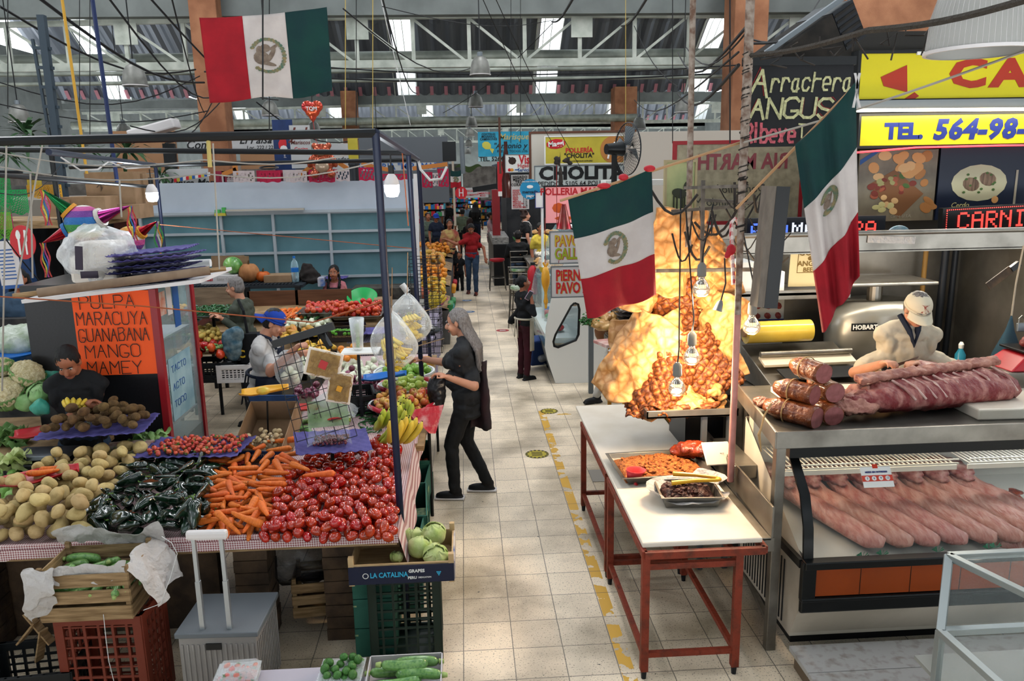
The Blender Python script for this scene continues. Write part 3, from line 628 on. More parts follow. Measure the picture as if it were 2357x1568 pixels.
heap(['carrot_%d'%i for i in range(3)],fr,rise(4.35,.10,.12),98,.0245,'orange carrot in the heap between poblanos and tomatoes','carrots heaped between the divider boards',L=.19,mode='long',seed=3,sc=(.85,1.1))
fr=pp([(606,1226),(900,1226),(914,1100),(922,1040),(860,1020),(800,1020),(720,1045),(652,1120)],.86)
heap(['roma_tomato_%d'%i for i in range(3)],fr,lambda x,y:ZT+.04*min(1,max(0,y-4.35)),299,.0335,'shiny red plum tomato in the big heap at the front of the stall','plum tomatoes heaped at the table corner',mode='any',seed=4,squash=.84)
for px,py,a in((705,1030,1.9),(690,1075,2.4),(735,1092,.1),(608,1172,2.0)):
 p=at(px,py,z=.99 if py<1150 else .95);put('carrot_1',p,tuple((Matrix.Rotation(a,3,'Z')@Matrix.Rotation(PI/2,3,'Y')).to_euler()),1,'stray orange carrot lying on top of the plum tomatoes','carrots strayed onto the tomatoes')
heap(['chayote'],pp([(0,1050),(45,1075),(60,1140),(0,1165)],.9),ZT,26,.04,'light green chayote beside the potatoes at the table corner','chayotes beside the potatoes',seed=5)
def tray_on_post(label,cx,cy,z,w,d,rot=0,post=True,name='display_tray',tilt=(0,0)):
 t=thing(name,label,'tray',(cx,cy,z),(tilt[0],tilt[1],rot));egg_tray(w,d,PURP,t,'pulp_sheet',.012)
 if post:MB().bb(-.012,.012,-.012,.012,ZT-z,0).build('post',DARKM,t);MB().bb(-w*.35,w*.35,-d*.3,d*.3,-.008,.0).build('support_plate',DARKM,t)
 return t
kp=at(228,985,z=1.13);tray_on_post('purple pulp tray of kiwis raised on a dark post behind the potatoes',kp.x,kp.y,1.12,.7,.46,.12)
heap(['kiwi'],[(kp.x-.27,kp.y-.19),(kp.x+.3,kp.y-.15),(kp.x+.3,kp.y+.17),(kp.x-.2,kp.y+.17)],1.15,50,.037,'brown fuzzy kiwi in the pile on the raised purple tray','kiwis piled on the purple tray',L=.04,mode='long',seed=6,squash=.9,lim=lambda x,y:1.37-abs(x-kp.x)*.5)
put('small_banana_hand',(kp.x-.17,kp.y+.05,1.27),(.2,0,1.9),.9,'small hand of yellow baby bananas lying on the kiwis')
sp_=at(447,1035,z=.99);tray_on_post('purple pulp tray of strawberries raised behind the poblanos',sp_.x,sp_.y+.05,.97,.7,.42,-.08)
heap(['strawberry'],[(sp_.x-.3,sp_.y-.12),(sp_.x+.32,sp_.y-.12),(sp_.x+.3,sp_.y+.22),(sp_.x-.22,sp_.y+.22)],.99,125,.02,'red strawberry with green calyx spread on the purple tray','strawberries on the purple tray',seed=7)
gp=at(765,1020,z=1.03);tray_on_post('purple pulp tray holding a bag of red grapes above the tomatoes',gp.x,gp.y,1.02,.5,.36,.25,tilt=(.12,.06))
heap(['red_grape'],[(gp.x-.12,gp.y-.08),(gp.x+.1,gp.y-.08),(gp.x+.1,gp.y+.1),(gp.x-.12,gp.y+.1)],1.04,90,.0105,'dark red grape in the clear bag on the purple tray','red grapes in the clear bag',seed=8,lim=lambda x,y:1.14)
t=thing('grape_bag','clear printed bag of red grapes with green and red label standing on the purple tray','bag',(gp.x-.02,gp.y+.02,1.04),.2)
crumple(lambda u,v:((u-.5)*.3*(1-.25*v),-.11+.2*v,.0+.26*v+.05*sin(u*PI)),20,20,.01).build('clear_film',film('grape_film',a=.22),t,sf=2)
m=MB();m.grid(lambda u,v:V(((u-.5)*.27,-.06+.16*v-.03,.13+.14*v)),4,4);m.build('printed_panel',M('bag_print','35552a',.4,col2='6a8060',ns=9,alpha=.8),t);MB().ell((.04,-.05,.165),(.05,.004,.022),(.6,0,0),n=14,k=6).build('red_emblem',M('emblem_red','b9393a',.5),t)
# red and blue scoops
scoop('red plastic scoop holding three carrots at the left end of the potatoes',at(95,1105,z=1.0),(0,-.1,.35),REDP,1.25)
for i,(dx,dy)in enumerate(((-.05,.02),(0,-.01),(.05,.03))):
 p=at(100,1092,z=1.03);put('carrot_0',p+V((dx*.5,dy+i*.025,.012)),tuple((Matrix.Rotation(.35,3,'Z')@Matrix.Rotation(-PI/2,3,'Y')).to_euler()),.9,'carrot lying inside the red plastic scoop','carrots in the red scoop')
scoop('red plastic scoop with a corn cob lying beside the kiwi tray',at(105,1000,z=1.06),(0,-.1,.25),REDP,1.2)
p=at(125,986,z=1.1);tag(MB().tube([p+V((-.09,-.02,0)),p+V((-.03,0,.005)),p+V((.05,.01,.005)),p+V((.1,.02,0))],[.008,.02,.02,.01],9).build('corn_cob',M('corn_husk','b9bf86',.6,col2='8aa45a',ns=40),sf=1,w=1),'pale green corn cob in husk lying in the red scoop','corn')
t=thing('scale','flat black electronic scale under the red scoop beside the kiwis','scale',at(105,1040,z=.98));MB().bb(-.24,.2,-.12,.14,-.16,-.05).build('body',BLK,t,bev=.01);MB().bb(-.2,.18,-.1,.12,-.03,.0).build('pan',GREYM,t,bev=.004);MB().box((-.02,-.125,-.1),(.1,.004,.03)).build('display',M('lcd','27384a',.2),t)
tag(MB().box(at(300,1045,z=.93),(.3,.25,.12),(0,0,.2)).build('white_carton',M('strawberry_carton','b9aea2',.7,col2='7c2f33',ns=9,nc=.4),w=1),'white printed fruit carton behind the potatoes and poblanos','box')
# leafy bags behind the potatoes
for i,(px,py,mt,lb)in enumerate(((335,1020,LEAF,'bunch of dark green leaves lying between kiwis and strawberries'),(275,1050,LET,'pale green bagged vegetable behind the poblano heap'),(20,1010,LEAF,'green leafy vegetable at the left edge of the stall'),(10,1070,LET,'clear bag of pale chayotes at the left edge of the stall'))):
 p=at(px,py,z=.95);m=MB();rr=random.Random(i)
 for k in range(16):
  a=rr.uniform(0,6.28);c=p+V((rr.uniform(-.1,.1),rr.uniform(-.08,.08),rr.uniform(-.04,.06)))
  m.grid(lambda u,v:c+V(((u-.5)*.09*cos(a)-(v-.5)*.12*sin(a),(u-.5)*.09*sin(a)+(v-.5)*.12*cos(a),.03*sin(u*5+k)+.02*sin(v*7))),5,5)
 tag(m.build('leaf_bunch',mt,sf=2,w=1),lb,'greens')
# carton of mushrooms, mango scoop
bp=at(618,985,z=1.0);t=thing('mushroom_carton','tall open cardboard carton with blue rim holding mushrooms','box',(bp.x,bp.y+.05,.86),(.5,0,-.1));open_box(MB(),.36,.5,.2).build('body',CARD,t)
BLUC=M('blue_carton_print','2c4a78',.6,col2='223c66',ns=12);MB().bb(-.185,.185,-.256,-.25,.12,.2).build('blue_band',BLUC,t);MB().bb(-.185,.185,.25,.256,.1,.26).build('blue_back_flap',BLUC,t);text('DEDICATION',.035,WH,t,0,.16,-.258)
heap(['mushroom'],[(bp.x-.13,bp.y-.15),(bp.x+.1,bp.y-.15),(bp.x+.1,bp.y+.06),(bp.x-.13,bp.y+.06)],lambda x,y:.86+(y-bp.y+.2)*.5,34,.021,'small brown mushroom in the tilted cardboard carton','mushrooms in the tilted carton',mode='up',seed=9)
scoop('yellow plastic scoop holding a mango above the mushroom carton',at(610,905,z=1.28),(0,-.12,.1),YELP,1.0)
put('mango',at(606,900,z=1.32),(1.5,0,1.2),1.05,'ripe yellow mango lying in the yellow scoop')
tag(MB().beam(at(615,925,z=1.22),at(617,1000,z=.9),.012).build('post',DARKM,w=1),'thin dark post carrying the yellow scoop','post')
# wire grid with noodle packs
t=thing('wire_grid','tilted black wire grid panel with a black top bar hung above the tomatoes','grid',at(725,1020,y=5.3));m=MB();TL,TR,BR,BL=at(626,798,y=5.42),at(752,765,y=5.36),at(822,1003,y=5.18),at(690,1042,y=5.2)
for i in range(7):m.tube([TL.lerp(TR,i/6),BL.lerp(BR,i/6)],.0028,5)
for j in range(11):m.tube([TL.lerp(BL,j/10),TR.lerp(BR,j/10)],.0028,5)
m.build('mesh',BLK,t,w=1);MB().beam(at(628,793,y=5.38),at(768,750,y=5.33),.035,.05).build('top_bar',BLK,t,w=1);MB().beam(at(738,765,y=5.36),at(760,800,y=5.3),.03,.04).build('bracket',BLK,t,w=1)
NOOD=M('dried_noodle','8a6a3c',.7,col2='a8874e',ns=30);FOAM=M('white_foam','d9cfc2',.5)
def pack(label,px,py,w,h,a,lab):
 t=thing('noodle_pack',label,'noodle pack',at(px,py,y=5.2),(0,a,.02));m=MB();m.box((0,0,0),(w,.012,h));m.build('foam_tray',FOAM,t,bev=.012)
 n_=MB();rr=random.Random(int(px))
 for k in range(85):
  c=V((rr.uniform(-.36,.36)*w,-.013,rr.uniform(-.38,.38)*h));rd_=rr.uniform(.012,.03);a0=rr.uniform(0,6);n_.tube([c+V((rd_*cos(a0+s*.6),-rr.random()*.008,rd_*sin(a0+s*.6)))for s in range(7)],.0016,4)
 n_.build('noodles',NOOD,t,sf=1);MB().box((0,-.009,0),(w*.84,.008,h*.84)).build('noodle_bed',NOOD,t,bev=.006);MB().box((.0,-.026,.0),(w*.22,.002,w*.24),(0,.2,0)).build('label_card',lab,t)
 MB().box((0,-.022,0),(w*.96,.003,h*.96)).build('wrap',film('wrap_film',a=.02,bump=0),t)
pack('white foam tray of dried noodles with a red label clipped to the wire grid',745,838,.235,.19,.27,M('red_label','ab2c2e',.5));pack('white foam tray of dried noodles with a yellow label, hung lower on the wire grid',782,893,.16,.215,.2,M('yellow_label','c98f1e',.5))
heap(['green_chili'],pp([(835,990),(880,985),(930,905),(870,895),(820,940)],.84),ZT,130,.009,'slim green chili in the heap beside the red apples','green chilies beside the apple basket',L=.07,mode='long',seed=12)
for i,(px,py,rz,key)in enumerate(((880,1018,2.9,'banana_hand_green'),(905,1005,3.3,'banana_hand_green'),(872,985,2.6,'banana_hand_green'),(915,978,3.6,'banana_hand_green'),(890,965,3.0,'banana_hand_green'),(912,1020,2.4,'banana_hand_yellow'))):
 put(key,at(px,py,z=.88+.035*(i%3)),(R.uniform(-.4,.4),R.uniform(-.9,-.2),rz-3.14),1.4,'hand of green and yellow bananas at the corner of the gingham cloth','banana hands by the apple baskets')
BAGR=M('red_printed_bag','a81e30',.3,col2='d8cfd0',ns=5.5,nc=.37,bump=.3);BAGW=M('white_tub','cfd2d2',.4)
def basket(label,c,r,h,mat,rim,lin_=None,name='fruit_basket'):
 t=thing(name,label,'basket',c);MB().lathe([(r*.72,0),(r*.97,h*.9),(r,h),(r*.985,h),(r*.95,h*.88),(r*.7,.006),(.001,.006)],n=40).build('bowl',mat,t,sf=2);MB().lathe([(r*.98,h-.012),(r*1.05,h-.012),(r*1.05,h+.006),(r*.98,h+.006)],n=40).build('rim',rim,t,sf=1)
 if lin_:
  m=MB();m.grid(lambda u,v:V((cos(u*6.283)*r*(.93+.16*v+.03*sin(u*31)*v),sin(u*6.283)*r*(.93+.16*v+.03*sin(u*31)*v),h*.7+h*.45*sin(v*PI*.9)+.012*sin(u*23)-(.07 if(u>.76 and u<.9)else .0)*v*v)),90,6);m.build('bag_liner',lin_,t,sf=2,solid=.001)
 return t
bk=at(925,920,z=.96);basket('wide basket of red striped apples with a red bag liner',(bk.x,bk.y,.83),.27,.1,BLK,BAGW,BAGR)
heap(['red_apple'],[(bk.x+.22*cos(a*.5),bk.y+.22*sin(a*.5))for a in range(13)],.85,85,.035,'small red and yellow striped apple in the nearest round basket','red striped apples in the basket',mode='up',seed=13,lim=lambda x,y:1.02)
m=MB();q=at(975,950,z=.95);m.poly([q+V((-.14,0,.02)),q+V((.16,.1,.03)),q+V((.09,-.0,-.18)),q+V((.04,-.02,-.17))],(0,.003,0));tag(m.build('bag_corner',BAGR,w=1),'pointed red corner of the printed bag hanging below the red apple basket','bag')
b2=at(935,878,z=1.0);basket('white basket of yellow green apples with a red bag liner behind the red apples',(b2.x,b2.y,.85),.25,.12,BAGW,BAGW,BAGR)
heap(['green_apple'],[(b2.x+.2*cos(a*.5),b2.y+.2*sin(a*.5))for a in range(13)],.88,48,.037,'yellow green apple in the basket with the red liner','yellow green apples in the basket',mode='up',seed=14,lim=lambda x,y:1.12)
b3=at(930,845,z=1.02);basket('wide grey basket of bright green apples behind the blue scoop',(b3.x,b3.y,.86),.28,.12,BAGW,BAGW)
heap(['sour_apple'],[(b3.x+.23*cos(a*.5),b3.y+.23*sin(a*.5))for a in range(13)],.9,52,.039,'bright green apple in the furthest of the three apple baskets','bright green apples in the basket',mode='up',seed=15,lim=lambda x,y:1.15)
scoop('blue plastic scoop resting on the yellow green apples',at(885,872,z=1.08),(0,-.15,-.1),BLUEP,1.15)
t=plastic_crate('plastic_crate','small black plastic crate between the grapes and the green apples',(at(855,915,z=.9).x-.08,at(855,915,z=.9).y,ZT),.2,.2,.4,.17,BLKC,4,4)
# white/red onions, mango, oranges on the inner side
def stand(px0,px1,py,z,d,label,mat=None,cat='stand',name='produce_stand',th=.03,legs=True):
 A,B=at(px0,py,z=z),at(px1,py,z=z);t=thing(name,label,cat,((A.x+B.x)/2,A.y+d/2,0));w=B.x-A.x
 MB().bb(-w/2,w/2,-d/2,d/2,z-th,z).build('top',mat or WOOD,t,bev=.003)
 if legs:
  for sx in(-1,1):
   for sy in(-1,1):MB().bb(sx*w/2-.02-sx*.02,sx*w/2+.02-sx*.02,sy*d/2-.02-sy*.02,sy*d/2+.02-sy*.02,0,z-th).build('leg',DARKM,t)
 return A,B
heap(['white_onion'],pp([(700,858),(880,872),(880,832),(700,820)],.9),.84,75,.042,'white onion in the heap beside the red onions','white onions beside the red onions',mode='up',seed=16)
heap(['red_onion'],pp([(800,885),(870,885),(868,858),(800,850)],.9),.83,34,.038,'purple red onion heaped by the blue scoop','red onions by the blue scoop',mode='up',seed=17)
heap(['red_onion'],pp([(672,905),(730,900),(728,880),(680,880)],.93),.84,14,.038,'purple red onion in the small heap behind the wire grid','red onions behind the wire grid',mode='up',seed=18)
heap(['mango'],pp([(692,812),(765,808),(765,788),(692,790)],1.02),.97,20,.035,'yellow mango on the raised shelf above the onions','yellow mangoes above the onions',L=.08,mode='long',seed=19)
heap(['orange_fruit'],pp([(782,822),(828,822),(828,800),(784,800)],1.0),.95,16,.037,'small orange fruit heaped beside the white onions','oranges beside the white onions',seed=20)
heap(['papaya'],pp([(935,842),(990,830),(985,812),(930,822)],1.0),.93,7,.05,'yellow orange papaya beside the wire cage at the aisle','papayas beside the wire cage',L=.16,mode='long',seed=21,sc=(.6,.75))
t=thing('green_grape_bag','clear plastic bag of green grapes behind the noodle packs','bag',at(760,955,z=.86));crumple(lambda u,v:((u-.5)*.46,(v-.5)*.36,.17*sin(u*PI)*sin(v*PI)+.02),26,22,.015,14).build('film',film('clear_bag',a=.3),t,sf=2)
gq=at(760,955,z=.86);heap(['green_grape'],[(gq.x-.17,gq.y-.13),(gq.x+.18,gq.y-.13),(gq.x+.18,gq.y+.12),(gq.x-.17,gq.y+.12)],.83,120,.0108,'green grape in the clear bag behind the noodle packs','green grapes in the clear bag',seed=22,lim=lambda x,y:.93)
scoop('pale red plastic scoop beside the bag of green grapes',at(690,945,z=.95),(0,-.1,-.4),M('faded_red_plastic','b84440',.35),1.0)
heap(['zucchini'],pp([(655,1010),(720,990),(700,960),(650,975)],.86),ZT,8,.022,'green zucchini lying behind the purple grape tray','zucchinis behind the grape tray',L=.14,mode='long',seed=23)
heap(['red_chili'],pp([(470,1066),(545,1062),(560,1035),(480,1040)],.88),.84,40,.013,'small red pepper heaped behind the carrots','red peppers behind the carrots',L=.07,mode='long',seed=24)
# hanging plantain bags and celery bag, cage posts
def bag(label,px,py,yy,w,h,key,n,seed):
 c=at(px,py,y=yy);t=thing('hanging_bag',label,'bag',c);sz=lambda v:sin(PI*(v**.75))**.8
 m=MB();m.grid(lambda u,v:V((cos(u*6.283)*w/2*(sz(v)+.05)*(1+.08*sin(u*19+v*5)),sin(u*6.283)*w/2.6*(sz(v)+.05),h*(v-.45)+.01*sin(u*25))),30,16);m.build('clear_film',film('bag_film',a=.3),t,sf=2)
 MB().cyl((0,0,h*.52),(.02,0,h*.52+.35),.003,5).build('string',M('jute','8a6a48',.9),t)
 rr=random.Random(seed)
 for i in range(n):put(key,c+V((rr.uniform(-.16,.05)*w,rr.uniform(-.1,.06)*w,-h*.3+h*.5*(i/n))),(rr.uniform(-.5,.5),1.1+rr.uniform(-.4,.4),rr.uniform(-1,1)),.85,'hand of brown yellow bananas inside the %s'%label.split(' of ')[0],'bananas inside the '+label.split(' of ')[0])
bag('lower clear hanging bag of brown yellow bananas beside the black post',905,790,6.0,.34,.44,'banana_hand_yellow',5,1);bag('upper clear hanging bag of baby bananas between the black posts',940,740,6.5,.34,.42,'small_banana_hand',6,2)
c=at(824,800,y=6.6);t=thing('celery_bag','tall open clear bag holding a green stalk on a white board','bag',c);MB().lathe([(.03,-.02),(.045,.0),(.05,.1),(.062,.25),(.064,.25),(.052,.1)],n=18).build('film',film('celery_film',a=.45,bump=.3),t,sf=2);MB().tube([(0,0,0),(.005,0,.1),(.0,0,.2)],[.018,.015,.02],8).build('stalk',LEAF,t);MB().bb(-.13,.18,-.12,.1,-.035,-.022).build('board',WH,t)
MB().bb(-.012,.012,-.012,.012,ZT-c.z,-.035).build('post',DARKM,t)
# stall frame: posts and the roof rails
def post(name,label,a,b,r,mat=NAVY):return tag(MB().cyl(a,b,r,10).build(name,mat,sf=1,w=1),label,'post')
post('stall_post','thick navy post at the front corner of the vegetable stall',(-.435,4.62,.0),(-.455,4.4,3.04),.022);post('stall_post','second navy post of the vegetable stall, ending among the green apples',(-.425,7.07,.86),(-.45,6.9,3.0),.022);post('stall_post','third navy post of the vegetable stall, beyond the wire cage',(-.43,8.8,.8),(-.45,8.4,2.97),.022)
def rail(label,a,b,r=.018,mat=BLK):return tag(MB().cyl(a,b,r,8).build('roof_rail',mat,sf=1,w=1),label,'rail')
P1=V((-.455,4.4,3.04));P2=V((-.45,6.9,3.0));P3=V((-.45,8.4,2.97))
rail('topmost and thickest black rail over the front of the vegetable stall',at(-30,326,y=4.4),P1,.024);rail('second black rail from the top, crossing behind the front rail',at(-30,344,y=6.9),P2,.022);rail('third black rail from the top, over the rear of the stall',at(160,385,y=8.4),P3,.02)
rail('black rail running along the aisle side of the stall roof',P1,P3,.024,NAVY)
rail('black rail running back along the stall at upper left',at(112,350,y=4.6),at(362,380,y=8.6),.018,NAVY);rail('low black rail at the left edge below the roof rails',at(-20,402,y=5.5),at(345,430,y=8.2),.016)
post('stall_post','black post of the stall rising beside the striped pinata',at(118,352,y=7.2),V((at(118,352,y=7.2).x,7.2,0)),.022,BLK);post('stall_post','slim navy post carrying the lit bulb in front of the white shutter',at(358,385,y=8.6),V((at(358,385,y=8.6).x,8.6,0)),.018)
# wire cage at the aisle corner
t=thing('wire_cage','tall black wire cage on a post beside the aisle with cardboard tabs','cage',at(970,880,y=6.9));m=MB()
c0=at(985,760,y=7.3)
for i in range(5):
 for j in(0,1):m.tube([(c0.x-.13+.065*i,7.0+.26*j,1.25),(c0.x-.14+.065*i,7.0+.26*j,2.1)],.0028,4)
for k in range(14):
 z=1.25+.065*k
 for j in(0,1):m.tube([(c0.x-.14,7.0+.26*j,z),(c0.x+.14,7.0+.26*j,z)],.0028,4)
 for j in(-1,1):m.tube([(c0.x+j*.14,7.0,z),(c0.x+j*.14,7.26,z)],.0028,4)
m.build('mesh',BLK,t,w=1)
for px,py in((1000,710),(985,790)):MB().box(at(px,py,y=6.95),(.3,.02,.006),(0,-.25,0)).build('cardboard_tab',CARD,t,w=1)
def carton_green(i,label,x,y,z,rz,tip=0):
 t=thing('fruit_carton',label,'box',(x,y,z),(tip,0,rz),'green cartons under the aisle edge');open_box(MB(),.3,.42,.24,.008).build('body',GRNC,t);MB().box((-.0,0,.1),(.305,.1,.05)).build('printed_band',M('carton_print','8a9a70',.7,col2='2a5d50',ns=30),t)
 return t
for i,(x,y,z,tip)in enumerate(((-.5,5.0,0,0),(-.5,5.05,.24,0),(-.48,5.45,.3,.2),(-.5,5.55,.0,0),(-.5,6.05,.0,0),(-.5,6.05,.24,0),(-.5,6.5,.28,.1),(-.5,6.5,.0,0))):carton_green(i,'green fruit carton stacked under the aisle edge of the produce table',x,y,z,.05*(-1)**i,tip)
for(x,y,z)in((-.5,5.05,.3),(-.5,6.05,.3),(-.5,6.5,.34)):heap(['roma_tomato_0'],[(x-.12,y-.17),(x+.12,y-.17),(x+.12,y+.17),(x-.12,y+.17)],z,12,.03,'red tomato inside an open green carton under the table edge','tomatoes in the green cartons',seed=int(y*10))
post('table_leg','black metal leg under the aisle edge of the produce table',(-.34,6.3,0),(-.34,6.3,.78),.014,BLK)
post('table_leg','rear black metal leg under the aisle edge of the produce table',(-.34,7.9,0),(-.34,7.9,.78),.014,BLK)
# tall dark green crate with the grape box and lettuces
plastic_crate('plastic_crate','tall dark green plastic crate carrying the grape box',(-.415,4.42,0),.03,.4,.36,.57,DGC,5,6)
for k in range(3):
 t=thing('fruit_carton','dark green printed carton in the stack behind the tall green crate, %s'%('bottom','middle','top')[k],'box',(-.6,4.62,k*.19),0);MB().bb(-.12,.12,-.3,.1,0,.185).build('body',GRNC,t,bev=.004);MB().bb(-.121,-.1,-.302,.0,.14,.15).build('printed_line',M('carton_print','8a9a70',.7),t)
gx,gy,gz=-.41,4.36,.575
t=thing('grape_box','shallow wooden fruit box with a navy LA CATALINA GRAPES front','box',(gx,gy,gz),.0);m=MB();m.bb(-.3,.3,-.006,.0,0,.13);open_box(m,.57,.44,.1,.008);m.v=[(x,y,z)for x,y,z in m.v]
q=MB();open_box(q,.58,.42,.11,.009);q.build('body',M('fresh_box_wood','b79b72',.7,col2='a3865e',ns=5,stretch=(1,8,1)),t)
MB().bb(-.295,.295,-.222,-.211,-.005,.1).build('front_board',M('navy_print','10162e',.5),t);MB().bb(.29,.3,-.21,.21,0,.11).build('side_board',M('box_print','b3a79c',.6,col2='2a4a80',ns=12,nc=.4),t)
for x in(-.28,.28):
 for y in(-.2,.2):MB().box((x,y,.07),(.03,.03,.17)).build('corner_post',M('fresh_box_wood'),t)
CYN=M('print_cyan','2e9ec2',.5);text('LA CATALINA',.042,CYN,t,-.07,.048,-.2235,bold=.02,sx=.8);text('GRAPES',.026,WH,t,.085,.066,-.2235,bold=.03);text('PERU',.022,WH,t,.06,.026,-.2235,bold=.03);text('DEDICATION',.012,WH,t,.13,.026,-.2235,bold=.02)
MB().lathe([(.013,0),(.017,0)],(-.2,-.2235,.048),18,r=(PI/2,0,0)).build('round_seal',WH,t);m=MB()
for a,b in((0,0),(1,0),(2,0),(.5,1),(1.5,1),(1,2)):m.ell((.2+a*.009,-.2235,.055-b*.009),(.0042,.001,.0042),n=6,k=4)
m.build('grape_symbol',CYN,t)
for i,(x,y,z,s)in enumerate(((-.31,4.38,.66,1),(-.22,4.27,.66,.95),(-.36,4.52,.66,.9),(-.24,4.5,.69,1),(-.45,4.3,.65,.5))):put('lettuce_head',(x,y,z),(R.uniform(-.5,.5),R.uniform(-.5,.5),i*1.3),s,'pale green head of lettuce in the grape box','lettuces in the grape box')
# front low table items
A=at(590,1568,z=.47);t=thing('low_table','low pale table at the bottom edge carrying berries and zucchinis','table',(-.8,3.4,0));MB().bb(-.55,.56,-.5,.13,.38,.41).build('tabletop',M('pale_laminate','b9b4bb',.5),t,bev=.004)
for x in(-.5,.52):
 for y in(-.45,.08):MB().bb(x-.02,x+.02,y-.02,y+.02,0,.38).build('leg',DARKM,t)
tc=thing('white_counter','white board counter between the berry box and the lime punnet','counter',(-.97,3.5,.41));MB().bb(-.24,.3,-.4,.08,0,.03).build('board',M('pale_laminate2','a9a4ae',.4),tc)
CLR=film('clear_box',a=.22,bump=.15)
def punnet(label,x,y,z,w,d,h,rz,lid=True):
 t=thing('punnet',label,'punnet',(x,y,z),rz);m=MB();open_box(m,w,d,h*.6,.002);m.build('base',CLR,t);m=MB();m.bb(-w*.53,w*.53,-d*.53,d*.53,h*.6,h*.64)
 if lid:m.loft([[(-w*.5,-d*.5,h*.64),(w*.5,-d*.5,h*.64),(w*.5,d*.5,h*.64),(-w*.5,d*.5,h*.64)],[(-w*.4,-d*.4,h),(w*.4,-d*.4,h),(w*.4,d*.4,h),(-w*.4,d*.4,h)]])
 m.build('lid',CLR,t)
 return t
pb=at(547,1545,z=.5);punnet('clear plastic punnet of dark red berries at the bottom edge',pb.x,pb.y,.455,.19,.14,.07,.05)
heap(['strawberry'],[(pb.x-.08,pb.y-.055),(pb.x+.08,pb.y-.055),(pb.x+.08,pb.y+.055),(pb.x-.08,pb.y+.055)],.46,26,.0155,'dark red berry in the clear punnet','berries in the clear punnet',seed=30,lim=lambda x,y:.51)
pl_=at(787,1545,z=.48);punnet('clear punnet of small dark limes beside the white board',pl_.x,pl_.y,.42,.2,.17,.11,-.03,lid=False)
heap(['dark_lime'],[(pl_.x-.08,pl_.y-.07),(pl_.x+.08,pl_.y-.07),(pl_.x+.08,pl_.y+.07),(pl_.x-.08,pl_.y+.07)],.43,38,.022,'small dark green lime in the clear punnet','limes in the clear punnet',seed=31,lim=lambda x,y:.53)
zb=at(932,1555,z=.45);t=thing('zucchini_box','shallow white lined box of large zucchinis at the bottom edge','box',(zb.x,zb.y-.07,.41));open_box(MB(),.36,.4,.07,.006).build('body',M('white_liner','b3aeb0',.6),t)
for i,(dx,dy,dz,a)in enumerate(((-.03,-.02,.05,.1),(.07,.02,.06,-.1),(-.06,.09,.05,.2),(.05,.12,.055,.05),(.1,-.08,.05,-.15),(-.07,-.1,.05,.1),(.0,.05,.1,-.05))):put('long_zucchini',(zb.x+dx,zb.y-.05+dy,.41+dz),tuple((Matrix.Rotation(a,3,'Z')@Matrix.Rotation(PI/2*(-1)**i,3,'Y')).to_euler()),.95,'large dark green zucchini in the white lined box','large zucchinis in the white lined box')
# crate with papered zucchinis on red crate
cx,cy=-2.0,4.02;plastic_crate('plastic_crate','tall brown red plastic crate under the papered wooden crate',(cx+.03,cy+.03,0),-.03,.44,.3,.59,REDC,5,6)
wood_crate('wooden_crate','slatted wooden crate lined with crumpled white paper on the red plastic crate',(cx,cy,.6),.0,.46,.34,.27)
heap(['zucchini'],[(cx-.19,cy-.13),(cx+.19,cy-.13),(cx+.19,cy+.13),(cx-.19,cy+.13)],.72,30,.0235,'green zucchini in the paper lined wooden crate','zucchinis in the paper lined crate',L=.19,mode='long',seed=32,lim=lambda x,y:.9)
for i,(f,lb)in enumerate(((lambda u,v:(cx-.27+.56*u,cy+.19-.05*v,.84+.12*v+.03*sin(u*7)),'sheet of crumpled white paper standing behind the crated zucchinis'),
(lambda u,v:(cx+.2+.16*v+.02*sin(u*9),cy-.17+.36*u,.88-.0*v-.22*v*v),'sheet of crumpled white paper falling over the side of the crate'),
(lambda u,v:(cx-.27+.15*u+.0*v,cy-.19-.03*sin(v*PI),.9-.3*v*(1-.35*u)+.01*sin(u*9)),'twisted sheet of white paper hanging over the crate corner'),
(lambda u,v:(cx-.2+.42*u,cy-.185+.03*v,.84+.06*v-.05*sin(u*PI)*(1-v)),'thin strip of white paper along the front rim of the crate'))):
 tag(crumple(f,30,22,.03,9,i).build('paper_sheet',PAPER,w=1,solid=.001),lb,'paper')
# folding trolley box
t=thing('trolley_box','grey folding trolley box with raised telescopic handle','trolley',(-1.33,4.0,0),-.04);GB=M('grey_box_plastic','8b8784',.5,col2='7d7977',ns=4);m=MB();m.bb(-.2,.2,-.2,.18,.08,.5)
for k in range(14):m.bb(-.19+k*.028,-.178+k*.028,-.206,-.2,.1,.46)
for k in range(13):m.bb(.2,.206,-.19+k*.028,-.178+k*.028,.1,.46)
m.build('body',GB,t,bev=.003);MB().bb(-.215,.215,-.215,.19,.5,.53).build('lid',M('grey_lid','5f6468',.5),t,bev=.006);MB().bb(-.06,.02,-.209,-.203,.43,.465).build('grip_slot',BLK,t)
for x in(-.08,.06):
 MB().beam((x,-.17,.53),(x,-.17,.8),.024).build('handle_tube',ALU,t);MB().beam((x,-.17,.8),(x,-.17,1.04),.019).build('upper_tube',ALU,t)
MB().bb(-.115,.095,-.19,-.15,1.03,1.08).build('grip',M('white_grip','c9c4c2',.4),t,bev=.015);MB().cyl((-.235,-.1,.06),(-.205,-.1,.06),.06,18).build('wheel',BLK,t);MB().cyl((.205,-.1,.06),(.235,-.1,.06),.06,18).build('wheel',BLK,t)
